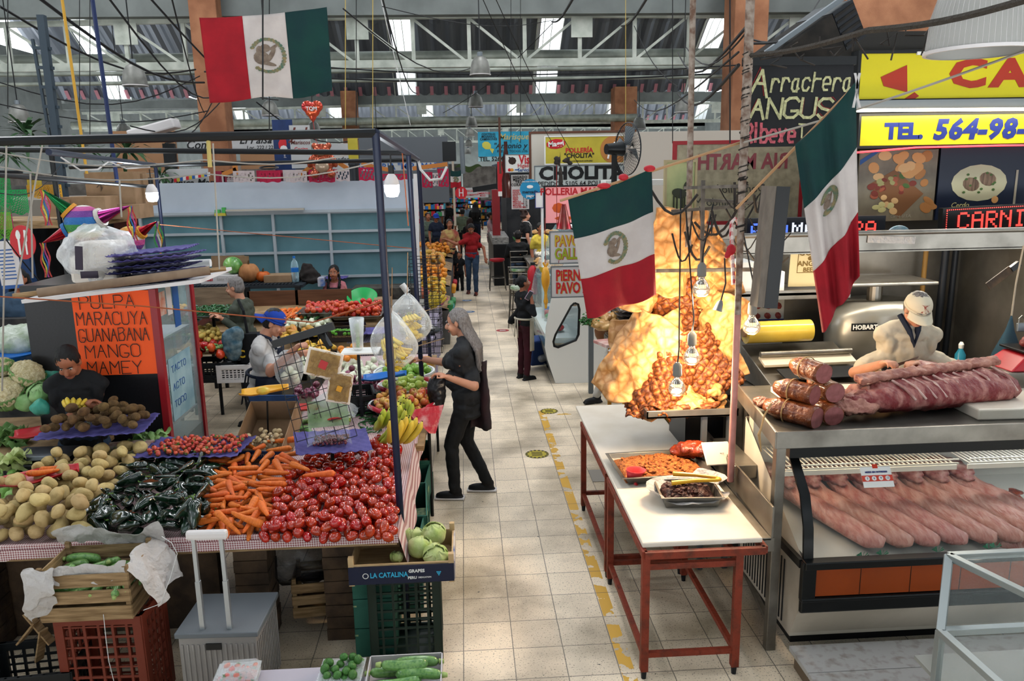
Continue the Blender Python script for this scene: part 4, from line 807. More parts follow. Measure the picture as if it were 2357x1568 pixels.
# dark things under the table
plastic_crate('plastic_crate','black plastic crate on the floor at the lower left corner',(-2.42,4.05,0),.1,.5,.36,.28,BLKC,3,8);wood_crate('wooden_crate','small wooden crate on the floor behind the trolley box',(-1.02,4.75,.12),.1,.26,.3,.24)
tag(crumple(lambda u,v:(-1.12+.34*cos(u*6.28)*sin(v*3.1)*.8,4.85+.2*sin(u*6.28)*sin(v*3.1),.42+.17*cos(v*3.1)),30,18,.04,10).build('bin_bag',film('dark_bag','30343c',.8,.15),sf=2,w=1),'glossy dark plastic bag on the wooden crate under the table','bag')
for i,(a,b)in enumerate((((60,1410),(120,1480)),((45,1480),(85,1430)),((90,1520),(100,1450)))):
 tag(MB().beam(at(*a,y=4.05),at(*b,y=4.02),.05,.01).build('splinter_board',WOOD,w=1),'broken strip of crate wood standing in the black crate','board','broken crate wood in the black crate')
tag(MB().tube([at(x,y,y=3.85)for x,y in((330,1405),(370,1390),(392,1330),(408,1275),(395,1250),(372,1235))],.002,5).build('wire',M('white_wire','c9c9c9',.4),w=1,sf=1),'thin white wire looping beside the papered crate','wire')
tag(MB().tube([at(x,y,y=3.84)for x,y in((238,1415),(244,1470),(250,1520),(262,1568))],.002,5).build('wire',M('white_wire'),w=1,sf=1),'thin white wire hanging down the red plastic crate','wire')
# ================================================================= butcher's stall on the right of the aisle
REDP2=M('chipped_red_paint','7a2f1c',.6,col2='4a2418',ns=14,nc=.4,bump=.3,bs=50);CUT=M('white_cutting_board','ddd4c6',.35,col2='cfc4b2',ns=3);BSTEEL=M('worn_stainless','8f8b83',.36,.85,col2='6c6861',ns=4,bump=.05)
for k,(y0,y1,x1,lab)in enumerate(((3.96,5.06,1.46,'front'),(5.12,6.3,1.46,'rear'))):
 t=thing('work_table',('red painted angle iron table nearest the camera, under the white cutting board' if k==0 else 'second red painted table behind the front one, under the white board'),'table',(1.2,(y0+y1)/2,0));m=MB()
 for a,b in(((.93,y0),(x1+.14,y0)),((.93,y1),(x1+.14,y1)),((.93,y0),(.93,y1)),((x1+.14,y0),(x1+.14,y1))):m.beam((*a,.765),(*b,.765),.03,.04)
 m.build('top_frame',REDP2,t,w=1)
 for x in(.94,x1):
  for y in(y0+.02,y1-.02):
   MB().beam((x,y,.05),(x,y,.75),.042,.042).build('leg',REDP2,t,w=1);MB().cyl((x,y,0),(x,y,.06),.014,8,r2=.019).build('foot',DARKM,t,w=1)
 for a,b in(((.94,y0+.02),(.94,y1)),((x1,y0+.02),(x1,y1)),((.94,y0+.02),(x1,y0+.02)),((.94,y1),(x1,y1))):MB().beam((*a,.15),(*b,.15),.03,.03).build('stretcher',REDP2,t,w=1)
 MB().beam((.94,y0+.02,.69),(x1,y0+.02,.69),.03,.035).build('upper_rail',REDP2,t,w=1);MB().beam((x1,y0+.02,.7),(x1,y1,.7),.03,.035).build('upper_rail',REDP2,t,w=1)
tag(MB().bb(.925,1.6,4.0,6.65,.787,.818).build('cutting_board',CUT,w=1,bev=.008),'long thick white cutting board lying on the red tables','board')
t=thing('steel_gutter','stainless gutter running back along the right side of the red tables','gutter',(1.66,5.2,.7));m=MB();m.bb(1.6,1.68,4.08,6.5,.76,.775);m.beam((1.685,4.08,.86),(1.74,6.5,.86),.012,.2);m.bb(1.6,1.7,4.08,4.1,.69,.77);m.build('channel',BSTEEL,t,w=1,bev=.002);MB().bb(1.69,1.84,4.75,5.3,.86,.95).build('junction_box',BSTEEL,t,w=1,bev=.004)
MEATF=M('shredded_pork','b06a30',.7,col2='7d3f1c',ns=38,bump=1,bs=70);CARN=M('dark_carnitas','4a2016',.5,col2='2c130d',ns=26,bump=.8,bs=50);GLZ=M('glazed_pork','8a3418',.25,col2='5a1c10',ns=18,bump=.8,bs=40,coat=.4)
def steel_tray(name,label,c,w,d,h,rz,mat=None,fl=.02):
 t=thing(name,label,'tray',c,rz);m=MB();k=.86
 rings=[[(-w/2*a,-d/2*a,z),(w/2*a,-d/2*a,z),(w/2*a,d/2*a,z),(-w/2*a,d/2*a,z)]for a,z in((k,0),(.98,h),(1.06,h),(1.06,h-.004),(.99,h-.004),(k-.01,.004))]
 m.loft(rings,caps=True);m.build('pan',mat or BSTEEL,t,bev=.003);return t
tr=steel_tray('meat_tray','steel tray heaped with orange shredded pork on the white board',(1.27,5.04,.82),.6,.46,.06,.05)
def heapmesh(name,c,w,d,h,mat,label,cat,rz=0,seed=1,rough=.018,fs=26,chunks=0,kind=None):
 m=MB();m.grid(lambda u,v:V(((u-.5)*w,(v-.5)*d,h*(max(0,sin(PI*u)*sin(PI*v))**.45)+rough*(nz((u*w,v*d,0),fs,seed)+.6*abs(nz((u*w,v*d,1),fs*2.3,seed)))*min(1,8*sin(PI*u)*sin(PI*v)))),60,46)
 rr=random.Random(seed)
 for i in range(chunks):
  u,v=rr.uniform(.12,.88),rr.uniform(.12,.88);m.ell(((u-.5)*w,(v-.5)*d,h*(sin(PI*u)*sin(PI*v))**.45+.002),(rr.uniform(.01,.03),rr.uniform(.008,.018),rr.uniform(.006,.014)),(rr.uniform(-.6,.6),rr.uniform(-.6,.6),rr.uniform(0,3)),n=7,k=5)
 o=m.build(name,mat,sf=2,loc=c,rot=(0,0,rz));tag(o,label,cat,kind=kind);return o
heapmesh('shredded_pork',(1.27,5.05,.83),.56,.42,.065,MEATF,'heap of orange shredded pork filling the steel tray','meat',.05,3,.014,34,120,'stuff')
o=fuse(MB().ell((1.5,5.14,.93),(.1,.08,.06),(0,.2,.3)).ell((1.56,5.12,.94),(.08,.1,.05)).ell((1.43,5.17,.91),(.06,.07,.04)),'pork_slab',GLZ,vox=.012,disp=.012,ds=24,w=1);tag(o,'glazed dark red slab of roast pork at the end of the shredded pork tray','meat')
t2=steel_tray('meat_tray','smaller steel tray of dark carnitas lined with white paper',(1.33,4.56,.82),.36,.3,.075,-.06)
heapmesh('carnitas',(1.33,4.57,.85),.31,.26,.06,CARN,'heap of dark brown carnitas in the paper lined tray','meat',-.06,7,.02,24,70,'stuff')
tag(crumple(lambda u,v:(1.33+(.17+.06*v)*cos(u*6.283)*1.1,4.56+(.14+.05*v)*sin(u*6.283),.86+.05*v+(.04 if u<.2 else-.045*v*(u>.6))),50,7,.012,16).build('tray_paper',PAPER,sf=2,w=1),'white paper lining the carnitas tray, folded over its rim','paper')
t=thing('tongs','yellow plastic tongs lying across the dark carnitas','tongs',(1.36,4.58,.93));YT=M('tongs_yellow','d49b22',.35)
for a,b in(((-.13,-.02,.0),(.16,-.03,.01)),((-.08,.13,.0),(.16,-.0,.015))):MB().tube([a,((a[0]+b[0])/2,(a[1]+b[1])/2,.012),b],[.016,.012,.011],8).build('arm',YT,t,sf=1)
MB().ell((.165,-.015,.012),(.018,.025,.012)).build('hinge',YT,t,sf=1)
t=thing('plastic_scoop','small red plastic scoop stuck in the shredded pork','scoop',(1.06,4.86,.87),(.3,.15,.4));PK=M('pink_red_plastic','c93338',.35);MB().lathe([(.03,-.04),(.065,.045),(.06,.045),(.028,-.036)],n=16,sx=1.2,sy=.6).build('bowl',PK,t,sf=2);MB().tube([(0,-.02,-.03),(0,-.07,-.05)],[.014,.012],8).build('handle',PK,t,sf=1)
t=thing('foam_tray','white foam tray with faint writing leaning beside the pork tray','tray',(1.63,4.93,.97),(.95,.12,.35));m=MB();m.bb(-.11,.11,-.08,.08,0,.012);m.build('foam',FOAM,t,bev=.014);text('Chicha',.035,M('faint_pen','a9a39a',.6),t,0,.0,-.0,rot=.4)
# poles
RUST=M('rusty_white_pole','8f8378',.7,col2='5a4234',ns=22,nc=.47,bump=.3);PINKP=M('pink_pole','b98078',.5,col2='9a6a62',ns=6);DUST=M('dusty_black','332d28',.8,col2='1c1917',ns=16)
t=thing('support_pole','tall pole, pink below and rusty above, rising at the right end of the red tables','pole',(1.66,4.72,.86));MB().cyl((1.655,4.72,.86),(1.65,4.7,1.95),.0215,12).build('pink_section',PINKP,t,sf=1,w=1);MB().cyl((1.65,4.7,1.95),(1.645,4.7,2.7),.0205,12).build('rusty_section',RUST,t,sf=1,w=1);MB().tube([(1.645,4.7,2.7),(1.65,4.7,3.3),(1.645,4.7,4.6)],[.023,.028,.021],12).build('upper_section',RUST,t,sf=1,w=1)
m=MB();rr=random.Random(5)
for i in range(26):
 z=2.45+rr.random()*1.0;a=rr.uniform(0,6.28);m.tube([V((1.647,4.7,z))+V((cos(a+s*1.3)*.03,sin(a+s*1.3)*.03,.009*s))for s in range(5)],.004,4)
m.build('tape_and_wire',DUST,t,w=1,sf=1)
tag(MB().tube([(1.53,5.4,2.3),(1.525,5.4,3.0),(1.51,5.4,4.6)],.02,10).build('support_pole',RUST,sf=1,w=1),'slim rusty white pole hanging above the chicharron rack','pole')
# chicharron tray, rack, sheets
CHI1=chich_mat('chicharron_light','c99c68','9c6a38',13);CHI2=chich_mat('chicharron_red','9c5a2a','431c0a',24)
t=thing('chicharron_stand','steel tray stand carrying the heap of chicharron beside the red tables','stand',(1.5,5.55,0));m=MB();m.bb(1.2,1.84,5.14,5.98,1.16,1.175);m.bb(1.2,1.84,5.14,5.155,1.16,1.215);m.bb(1.2,1.215,5.14,5.98,1.16,1.215);m.bb(1.825,1.84,5.14,5.98,1.16,1.215);m.build('tray',BSTEEL,t,w=1,bev=.002)
for x,y in((1.62,5.2),(1.8,5.2),(1.62,5.9),(1.8,5.9)):MB().bb(x-.018,x+.018,y-.018,y+.018,0,1.16).build('leg',GREYM,t,w=1)
MB().bb(1.56,1.84,5.45,5.9,.35,1.1).build('dark_box',BLK,t,w=1)
def chich(i,c,w,h,rot,mat,waffle,curl,label):
 m=MB()
 def fn(u,v):
  x,z=(u-.5)*w,(v-.5)*h;e=max(abs(u-.5),abs(v-.5))*2;q=1+.16*nz((cos(math.atan2(v-.5,u-.5))*1.4,sin(math.atan2(v-.5,u-.5))*1.4,i),1.4,i);p=V((x*q,curl*(x/w*2)**2*.12+.05*nz((x,z,i),4,i)+.028*nz((x,z,i),12,i)+(.035*e**6*sin(i+5*math.atan2(z,x))),z*q))
  if waffle:
   a=(x+z*.5)*waffle;b=(z-x*.5)*waffle;g=max(math.exp(-((a-round(a))*5.5)**2),math.exp(-((b-round(b))*5.5)**2));p.y+=.022*(g-.3)
  else:p.y+=.006*nz((x,z,0),50,i)
  return p
 m.grid(fn,60,60);return tag(m.build('chicharron_sheet',mat,sf=2,solid=.011,loc=c,rot=rot),label,'pork rind','chicharron sheets heaped under the bulbs')
cl_='crisp golden brown sheet of chicharron in the heap under the heat bulbs'
for i,a in enumerate((((1.24,5.38,1.5),.52,.66,(-.25,.5,-.35),CHI1,0,1),((1.36,5.3,1.38),.42,.4,(-.5,.2,-.2),CHI2,17,.7),((1.6,5.5,1.55),.7,.62,(-.45,-.3,.15),CHI1,0,.6),((1.72,5.36,1.5),.42,.5,(-.3,-.35,.35),CHI2,15,1),((1.5,5.7,1.72),.6,.4,(-.7,.1,.0),CHI2,16,-.6),((1.66,5.62,1.86),.55,.4,(-.2,-.2,.3),CHI2,15,1),
((1.5,5.5,2.25),.42,.62,(.05,.12,.3),CHI1,0,.8),((1.68,5.6,2.1),.45,.5,(-.1,-.4,-.3),CHI1,14,1.2),((1.36,5.6,2.05),.3,.5,(0,.4,.5),CHI1,0,1),((1.78,5.45,1.72),.3,.5,(-.2,.3,-.5),CHI1,0,.8),((1.27,5.28,1.27),.3,.3,(-.9,.2,-.2),CHI2,18,.5),((1.52,5.26,1.25),.56,.22,(-1.0,.0,.1),CHI1,0,.8),((1.62,5.66,2.36),.5,.24,(-.3,-.5,.4),CHI1,0,1.2),((1.45,5.75,1.45),.7,.6,(-.35,.0,.0),CHI1,0,.6),((1.7,5.85,1.9),.5,.8,(-.1,.0,.0),CHI1,0,.6))):chich(i,*a,cl_)
for i,(a,b,r)in enumerate((((1.5,5.22,1.22),(1.86,5.3,1.27),.03),((1.42,5.2,1.21),(1.7,5.19,1.22),.035),((1.7,5.25,1.3),(1.86,5.5,1.34),.04))):
 a=V(a);b=V(b);m=MB()
 for k in range(5):m.ell(a.lerp(b,k/4)+V((0,0,.01*sin(k*2))),(r*1.5,r*(1.1 if k%2 else .8),r*.8),(0,0,k),n=9,k=6)
 tag(fuse(m,'rind_strip',CHI2 if i==1 else CHI1,vox=.01,disp=.008,ds=30,w=1),'twisted strip of fried pork rind along the front of the steel tray','pork rind','rind strips on the tray front')
t=thing('hanging_rack','dusty grey metal rack of crossbars holding the upper chicharron sheets and cords','rack',(1.6,5.25,2.1));m=MB()
for a,b in(((1.26,5.18,2.17),(1.9,5.1,2.17)),((1.26,5.4,2.14),(1.95,5.3,2.15)),((1.56,5.16,2.05),(1.56,5.2,2.75)),((1.6,5.3,2.62),(1.95,4.95,2.6)),((1.38,5.3,2.55),(1.8,5.2,2.58)),((1.5,5.4,2.7),(1.68,4.72,2.72))):m.beam(a,b,.026,.02)
m.build('bars',M('dusty_grey_metal','69625a',.7,col2='4a443e',ns=14),t,w=1)
w_=MB();rr=random.Random(8)
for i in range(16):
 a=V((rr.uniform(1.38,1.9),rr.uniform(4.8,5.4),rr.uniform(2.35,2.8)));b=a+V((rr.uniform(-.3,.3),rr.uniform(-.2,.2),rr.uniform(-.15,.1)));w_.tube([a.lerp(b,s/6)+V((0,0,-.14*sin(s/6*PI)))for s in range(7)],rr.choice((.004,.006,.009)),5)
w_.build('cables',DUST,t,w=1,sf=1)
BGL=film('bulb_glass','f0f0f0',.5,.05,0);BSIL=M('bulb_mirror','d5d2cc',.08,.9);BGLOW=M('bulb_glow','ffe2b0',.4,emit=12,ecol='ffd9a0');SOCK=M('grey_socket','6b6a64',.6)
def heatbulb(label,px,py,yy,top,tilt=(0,0,0),pw=20):
 c=at(px,py,y=yy);t=thing('heat_bulb',label,'bulb',c,tilt);MB().lathe([(.001,-.052),(.03,-.047),(.05,-.03),(.058,-.008),(.052,.02),(.036,.045),(.022,.065),(.02,.085)],n=22).build('glass',BSIL if 0 else M('bulb_shell','cfcac0',.06,.85,alpha=.72),t,sf=2);MB().lathe([(.001,-.038),(.022,-.035),(.034,-.022),(.03,-.012),(.001,-.01)],n=14).build('filament_glow',BGLOW,t,sf=2);MB().lathe([(.03,.03),(.02,.05),(.012,.06)],n=14).build('inner_cone',BSIL,t,sf=2);MB().lathe([(.024,.078),(.03,.085),(.028,.15),(.012,.17),(.001,.17)],n=14).build('socket',SOCK,t,sf=1)
 MB().tube([V((0,0,.165)),V((.01,.01,.25)),V(top)-c],.005,6).build('cord',BLK,t,sf=1)if tilt==(0,0,0)else None
 l=point('heat_lamp',c+V((0,0,-.075)),pw,(1,.74,.46),.035);return t
heatbulb('lowest front heat bulb, over the edge of the chicharron tray',1558,893,4.9,(1.36,5.0,2.7));heatbulb('heat bulb hanging in the middle of the chicharron heap',1592,822,5.0,(1.42,5.1,2.6));heatbulb('uppermost heat bulb lighting the top chicharron sheets',1614,665,5.0,(1.6,5.1,2.6));heatbulb('heat bulb to the right of the pink pole',1730,752,4.95,(1.75,5.0,2.5))
point('heat_lamp',(1.6,5.1,1.95),20,(1,.74,.46),.04);point('heat_lamp',(1.42,5.15,1.75),18,(1,.74,.46),.04)
t=thing('light_socket','unlit metal light socket dangling in front of the chicharron','socket',at(1655,705,y=4.95),(0,.3,0));MB().lathe([(.03,-.03),(.02,.02),(.01,.04),(.001,.04)],n=14).build('shell',GREYM,t,sf=1);MB().tube([(0,0,.035),(.0,.02,.15),(-.05,.05,.3)],.005,6).build('cord',BLK,t,sf=1)
CANE=stripes('candy_cane','d9d2cc','a8202c',.05,'y',.5)
m=MB();a=at(1686,505,y=4.9);m.tube([at(1688,655,y=4.9),at(1686,600,y=4.9),at(1683,530,y=4.9),at(1684,512,y=4.9),at(1692,503,y=4.9),at(1699,512,y=4.9),at(1699,526,y=4.9)],.012,10);t=tag(m.build('candy_cane',CANE,sf=1,w=1),'red and white striped candy cane ornament hanging by the pole','ornament')
tag(MB().ell(at(1683,575,y=4.87),(.03,.015,.035)).ell(at(1676,585,y=4.87),(.02,.012,.03),(0,.5,0)).build('ribbon_bow',M('red_ribbon','a01824',.5),w=1),'red bow tied on the candy cane','bow')
t=thing('hanging_case','narrow black and grey wooden box hung upright beside the pink pole','box',(1.74,4.55,2.02),(.0,.06,.15));MB().bb(-.045,.0,-.03,.06,0,.7).build('wooden_side',M('grey_worn_wood','6e655c',.7,col2='5e564e',ns=9,stretch=(3,3,1)),t);MB().bb(0,.085,-.032,.06,-.005,.7).build('black_front',BLK,t)
# blackboard
t=board('chalkboard','black chalkboard reading Arrachera ANGU in yellow and pink chalk','sign',(1.73,4.98,2.95),.0,.68,.53,M('chalkboard','0d0e10',.7,col2='15161a',ns=4),.02)
CHK=M('chalk_yellow','b5b488',.8,col2='8c8b68',ns=60);CHP=M('chalk_pink','b85a64',.8,col2='8a4048',ns=60);MB().bb(-.01,.69,-.01,.03,.48,.53).build('top_ledge',BLK,t)
m_red=M('chalk_red','6a1a1c',.8)
script('A',.11,.16,.017,CHK,t,.03,.30,slant=.15);script('rrachera',.043,.11,.013,CHK,t,.165,.33,gap=.5,slant=.12);script('ANGUS',.085,.115,.017,CHK,t,.04,.17,gap=.25,slant=.1);script('Ribeye',.04,.11,.017,CHP,t,.02,.03,gap=.45);script('-T',.04,.08,.01,CHK,t,.3,.05)
script('A',.105,.165,.005,m_red,t,.02,.305,y=-.002,slant=.15,seed=9);script('ANGUS',.09,.11,.005,m_red,t,.03,.175,y=-.002,gap=.25,slant=.1,seed=4)
# dark vent box
t=thing('vent_box','dark dusty air vent box hung at a tilt above the chalkboard','vent',(2.35,5.45,3.5),(0,-.55,.3));MB().bb(-.3,.16,-.15,.2,-.02,.24).build('housing',M('dusty_dark_metal','191715',.95,col2='2a2622',ns=9),t,bev=.01);m=MB();m.bb(.16,.34,-.15,.2,-.02,.24)
m.build('grille_box',DARKM,t)
for i in range(6):m=MB();m.box((.25,-.153,.01+.04*i),(.17,.006,.016));m.build('slat',M('dusty_dark_metal'),t)
MB().beam((-.5,-.1,.27),(.35,-.1,.27),.03).build('support_bar',GREYM,t)
# yellow sign boxes, tubes
YSG=M('lit_yellow_acrylic','b8ae14',.3,emit=.16,ecol='c9bd18');SRD=M('sign_red','9c2a14',.4);SBL=M('sign_blue','14246a',.4);BSH=M('blue_shade','3d7ab8',.4)
t=board('shop_sign','upper yellow sign box with red CA letters and a red triangle','sign',(3.2,6.5,3.35),0,3.0,.35,YSG,.12,frame=BLK,fw=.025)
m=MB();m.poly([(.17,-.004,.17),(.38,-.004,.26),(.40,-.004,.05),(.2,-.004,.1)],(0,-.003,0));m.poly([(.38,-.004,.0),(.46,-.004,.05),(.5,-.004,.02),(.47,-.004,.0)],(0,-.003,0));m.build('red_triangle',SRD,t)
text('CARNES',.29,SRD,t,.74,.18,bold=.05,sx=1.5,align='LEFT',sp=1.25);MB().bb(.45,.62,-.02,-.0,.335,.36).build('torn_flap',WH,t)
t=board('shop_sign','lower yellow sign box reading TEL. 564-98 in blue','sign',(3.16,6.35,2.98),0,3.0,.23,YSG,.12,frame=BLK,fw=.02)
text('TEL.',.165,SBL,t,.2,.105,bold=.055,align='LEFT',sx=1.05);text('564-98-01',.21,SBL,t,.6,.11,bold=.05,align='LEFT',shear=.15,sx=1.05,sp=1.1)
tag(MB().bb(3.1,6.2,6.36,6.5,3.24,3.33).build('wall_sign_band',GREYM,w=1),'grey band between the two yellow sign boxes','panel')['kind']='structure'
tag(MB().cyl((3.05,6.28,3.25),(4.6,6.28,3.24),.013,8).build('light_tube',M('warm_tube','fff0d8',.4,emit=9,ecol='ffe6c0'),sf=1,w=1),'warm white light tube above the lower yellow sign','light');area('tube_light',(3.9,6.2,3.22),(.5,0,0),1.5,.05,7,(1,.9,.7))
tag(MB().tube([(3.05,6.3,2.925),(3.6,6.3,2.96),(4.3,6.3,2.965),(5.2,6.3,2.96)],.008,6).build('neon_tube',M('red_neon','ff3038',.4,emit=5),sf=1,w=1),'thin red neon tube below the yellow telephone sign','light')
# food posters
t=board('food_poster','poster of bread rolls, vegetables and cold cuts on a board above the butcher','poster',(3.25,6.5,2.37),0,.66,.58,M('poster_base','77705f',.35,col2='5c5548',ns=4),.02);cmx=[M('pz_%d'%i,c,.5)for i,c in enumerate(('9a6a3a','b98a55','6a2a20','8c8a5a','3d5a2a','b5b07a','8c4a34','c2a070'))]
rr=random.Random(2)
for nm,n_,mi,box_,sz in(('bread_picture',14,(0,1,7),(.03,.6,.36,.54),.055),('side_bread_picture',7,(0,1),(.5,.64,.08,.4),.05),('cold_cut_picture',16,(2,6,3),(.1,.5,.2,.34),.03),('cheese_fan_picture',8,(5,7),(.16,.38,.08,.2),.035),('greens_picture',8,(4,3),(.15,.42,.26,.38),.028)):
 m=MB()
 for i in range(n_):m.ell((rr.uniform(*box_[:2]),-.002-.0002*i,rr.uniform(*box_[2:])),(sz*rr.uniform(.7,1.2),.0015,sz*rr.uniform(.5,.9)),(0,rr.uniform(-.7,.7),0),n=12,k=6,m=rr.randrange(len(mi)))
 m.build(nm,[cmx[k]for k in mi],t)
m=MB();m.poly([(.08,-.0015,.3),(.36,-.0015,.02),(.56,-.0015,.22),(.3,-.0015,.42)],(0,-.001,0));m.build('board_picture',M('poster_wood','6e4a2c',.5),t);m=MB();m.poly([(0,-.003,.46),(.18,-.003,.58),(.13,-.003,.58),(0,-.003,.5)],(0,-.001,0));m.build('blue_ribbon',M('ribbon_blue','1c4c84',.5),t);text('Carne U.S.A.',.035,M('poster_grey','8f8a7c',.5),t,.38,.04,shear=.2)
t=board('food_poster','dark blue poster of a plate of grilled pork, Cerdo a la Florentina','poster',(3.93,6.5,2.37),0,.8,.6,M('poster_navy','10192e',.3),.02)
MB().ell((.35,-.003,.3),(.24,.003,.15),n=30,k=8).build('plate_picture',M('poster_plate','a8a78c',.5),t);m=MB()
for x,z in((.28,.29),(.42,.33)):m.ell((x,-.006,z),(.075,.003,.055),(0,.3,0),n=14,k=6)
m.build('meat_picture',M('poster_meat','7a6552',.5,col2='4a3a2e',ns=60,stretch=(1,1,.1)),t);m=MB()
for i in range(12):m.ell((.35+.13*cos(i*1.1),-.008,.3+.08*sin(i*1.7)),(.014,.002,.01),n=7,k=4)
m.build('herb_picture',cmx[4],t);MB().ell((.5,-.003,.16),(.03,.003,.03)).build('round_seal',cmx[1],t);MB().bb(.66,.68,-.004,-.002,.12,.4).build('fork_picture',M('poster_grey'),t)
text('Cerdo',.06,cmx[5],t,.12,.12,shear=.3,align='LEFT');text('a la Florentina',.06,cmx[5],t,.02,.055,shear=.3,align='LEFT')
# LED signs (dot matrix)
D5={'C':'0E11101010110E','A':'0E11111F111111','R':'1E11111E141211','N':'1119151311111'+'1','I':'0E04040404040E','E':'1F10101E10101F','L':'1010101010101F','M':'111B1515111111','S':'0F10100E01011E','P':'1E11111E101010','O':'0E11111111110E'}
def dots(s,pit,mb,x0,z0,y=-.006,dense=1):
 x=x0
 for ch in s:
  rows=[int(D5[ch][i*2:i*2+2],16)for i in range(7)]
  for j,rw in enumerate(rows):
   for i in range(5):
    if rw>>(4-i)&1:
     for a in range(dense):
      for b in range(dense):mb.box((x+(i+a/dense)*pit,y,z0-(j+b/dense)*pit),(pit*.62/dense,.003,pit*.62/dense))
  x+=6*pit
LEDR=M('led_red','ff5a50',.4,emit=3.2,ecol='ff4038');LEDB=M('led_blue','6a8cff',.4,emit=3.2,ecol='4a6cff');LEDW=M('led_white','e8f0ff',.4,emit=2.6)
t=board('led_sign','red dot matrix sign reading CARNICERIA with a dotted red border','sign',(3.63,5.9,2.3),.0,1.5,.2,BLK,.06,ry=-.03);m=MB();dots('CARNICERIA',.0185,m,.12,.158,dense=2)
for i in range(90):m.box((.03+i*.016,-.006,.185),(.006,.003,.006));m.box((.03+i*.016,-.006,.015),(.006,.003,.006))
for i in range(11):m.box((.03,-.006,.015+i*.016),(.006,.003,.006))
m.build('lit_dots',LEDR,t)
t=board('led_sign','dark running text display with blue, white and red letters under the hanging flag','sign',(2.08,5.8,2.27),0,1.05,.19,M('led_face','14161f',.4),.06);m=MB();dots('ALA',.0165,m,.03,.15,dense=2);m.build('blue_dots',LEDB,t);m=MB();dots('MA',.0165,m,.34,.15,dense=2);m.build('white_dots',LEDW,t);m=MB();dots('ERA',.0165,m,.7,.15,dense=2);m.build('red_dots',LEDR,t)
t=thing('open_sign','small rounded white and blue ABIERTO sign on the hood','sign',at(2068,540,y=5.7));MB().lathe([(.001,.01),(.085,.01),(.09,0),(.001,-.01)],(0,0,0),24,r=(PI/2,0,0),sx=1,sy=.75).build('disc',M('light_blue_print','6fa3b8',.4,col2='c9d5d8',ns=12),t);text('ABIERTO',.035,SBL,t,0,.0,-.013,bold=.03)
# hood shelf, back wall, interior
t=thing('hood_canopy','stainless hood canopy running along the front of the butcher stall','canopy',(3.2,5.6,2.24));MB().bb(1.86,4.8,5.38,5.42,2.24,2.37).build('front_panel',BSTEEL,t,w=1,bev=.004);MB().bb(1.86,4.8,5.38,6.0,2.235,2.25).build('underside',BSTEEL,t,w=1);MB().cyl((1.86,5.37,2.37),(4.8,5.37,2.37),.018,10).build('rounded_edge',BSTEEL,t,sf=1,w=1)
MB().box((2.95,5.372,2.32),(.34,.004,.05),(0,.05,0)).build('paper_strip',PAPER,t,w=1)
WALLS=M('wall_stainless','7d7870',.38,.75,col2='5a564f',ns=2,bump=.03)
struct(MB().bb(1.95,4.9,6.6,6.66,0,2.24).build('wall_butcher_back',WALLS));struct(MB().bb(3.1,6.2,6.7,6.76,2.24,3.9).build('wall_butcher_upper',M('dark_wall','2a2825',.8)));struct(MB().bb(4.25,4.35,5.2,6.6,0,2.24).build('wall_butcher_right',WALLS));struct(MB().bb(1.95,5.0,5.0,6.6,.0,.3).build('floor_butcher_platform',CONC))
area('hood_light',(2.5,5.75,2.22),(0,0,0),1.0,.1,9,(1,.88,.7));area('hood_light',(3.6,5.72,2.22),(0,0,0),1.0,.12,16,(1,.9,.74))
tag(MB().bb(2.1,4.2,5.68,5.76,2.222,2.234).build('strip_light',M('strip_white','fff4e0',.4,emit=5),w=1),'thin warm strip light under the steel hood','light')
t=thing('wall_shelf','steel shelf behind the chicharron holding boxes and papers','shelf',(2.4,6.35,1.83));MB().bb(1.96,3.05,6.1,6.6,1.83,1.85).build('shelf_board',BSTEEL,t,w=1);MB().bb(1.96,3.05,6.1,6.12,1.8,1.87).build('lip',BSTEEL,t,w=1)
t=board('certificate','cream GOLD ANGUS BEEF certificate standing on the steel shelf','certificate',(2.62,6.3,1.87),-.05,.3,.34,M('cream_card','c9b98e',.5),.008,.1);text('GOLD',.07,M('gold_ink','6b5220',.5),t,.16,.28,bold=.02);text('ANGUS',.06,M('gold_ink'),t,.16,.19,bold=.02);text('BEEF',.05,M('gold_ink'),t,.16,.14,bold=.02);m=MB();m.bb(.06,.26,-.003,-.001,.115,.12);m.bb(.06,.065,-.003,-.001,.115,.32);m.bb(.255,.26,-.003,-.001,.115,.32);m.bb(.06,.26,-.003,-.001,.315,.32);m.ell((.16,-.003,.235),(.02,.003,.018));m.build('emblem_border',M('gold_ink'),t)
for i,(x,z,w_,h_)in enumerate(((2.1,1.85,.22,.24),(2.35,1.85,.2,.16))):tag(MB().bb(x,x+w_,6.2,6.5,z,z+h_).build('paper_stack',WH,w=1,bev=.006),('tall white stack of paper at the left end of the steel shelf','short white pile of paper beside the gold certificate')[i],'paper')
t=board('meat_chart','white chart of rows of red meat cuts fixed behind the wrapping machine','poster',(2.33,6.57,1.23),0,.38,.6,WH,.008);m=MB()
for j in range(6):
 for i in range(4):m.ell((.05+.093*i,-.003,.07+.085*j+(.03 if j>2 else 0)),(.034,.003,.026),(0,.3*i,0),n=9,k=4)
m.build('meat_pictures',M('chart_meat','7a2420',.5,col2='a85048',ns=40),t);m=MB();m.bb(.0,.38,-.004,-.001,.3,.325);m.bb(0,.38,-.004,-.001,.54,.56);m.build('dark_bands',SBL,t)
GP=M('grey_enamel','7f7e78',.3,.5)
t=thing('meat_grinder','big rounded grey steel meat grinder with a tray on top behind the butcher','machine',(3.35,6.2,1.3));m=MB();m.loft([[(3.35+a*cos(i*PI/10)**1*1,6.2+.25*sin(i*PI/10),z)for i in range(20)]for a,z in((.42,1.05),(.44,1.5),(.42,1.66),(.3,1.76))],caps=True);m.build('housing',GP,t,w=1,sf=2)
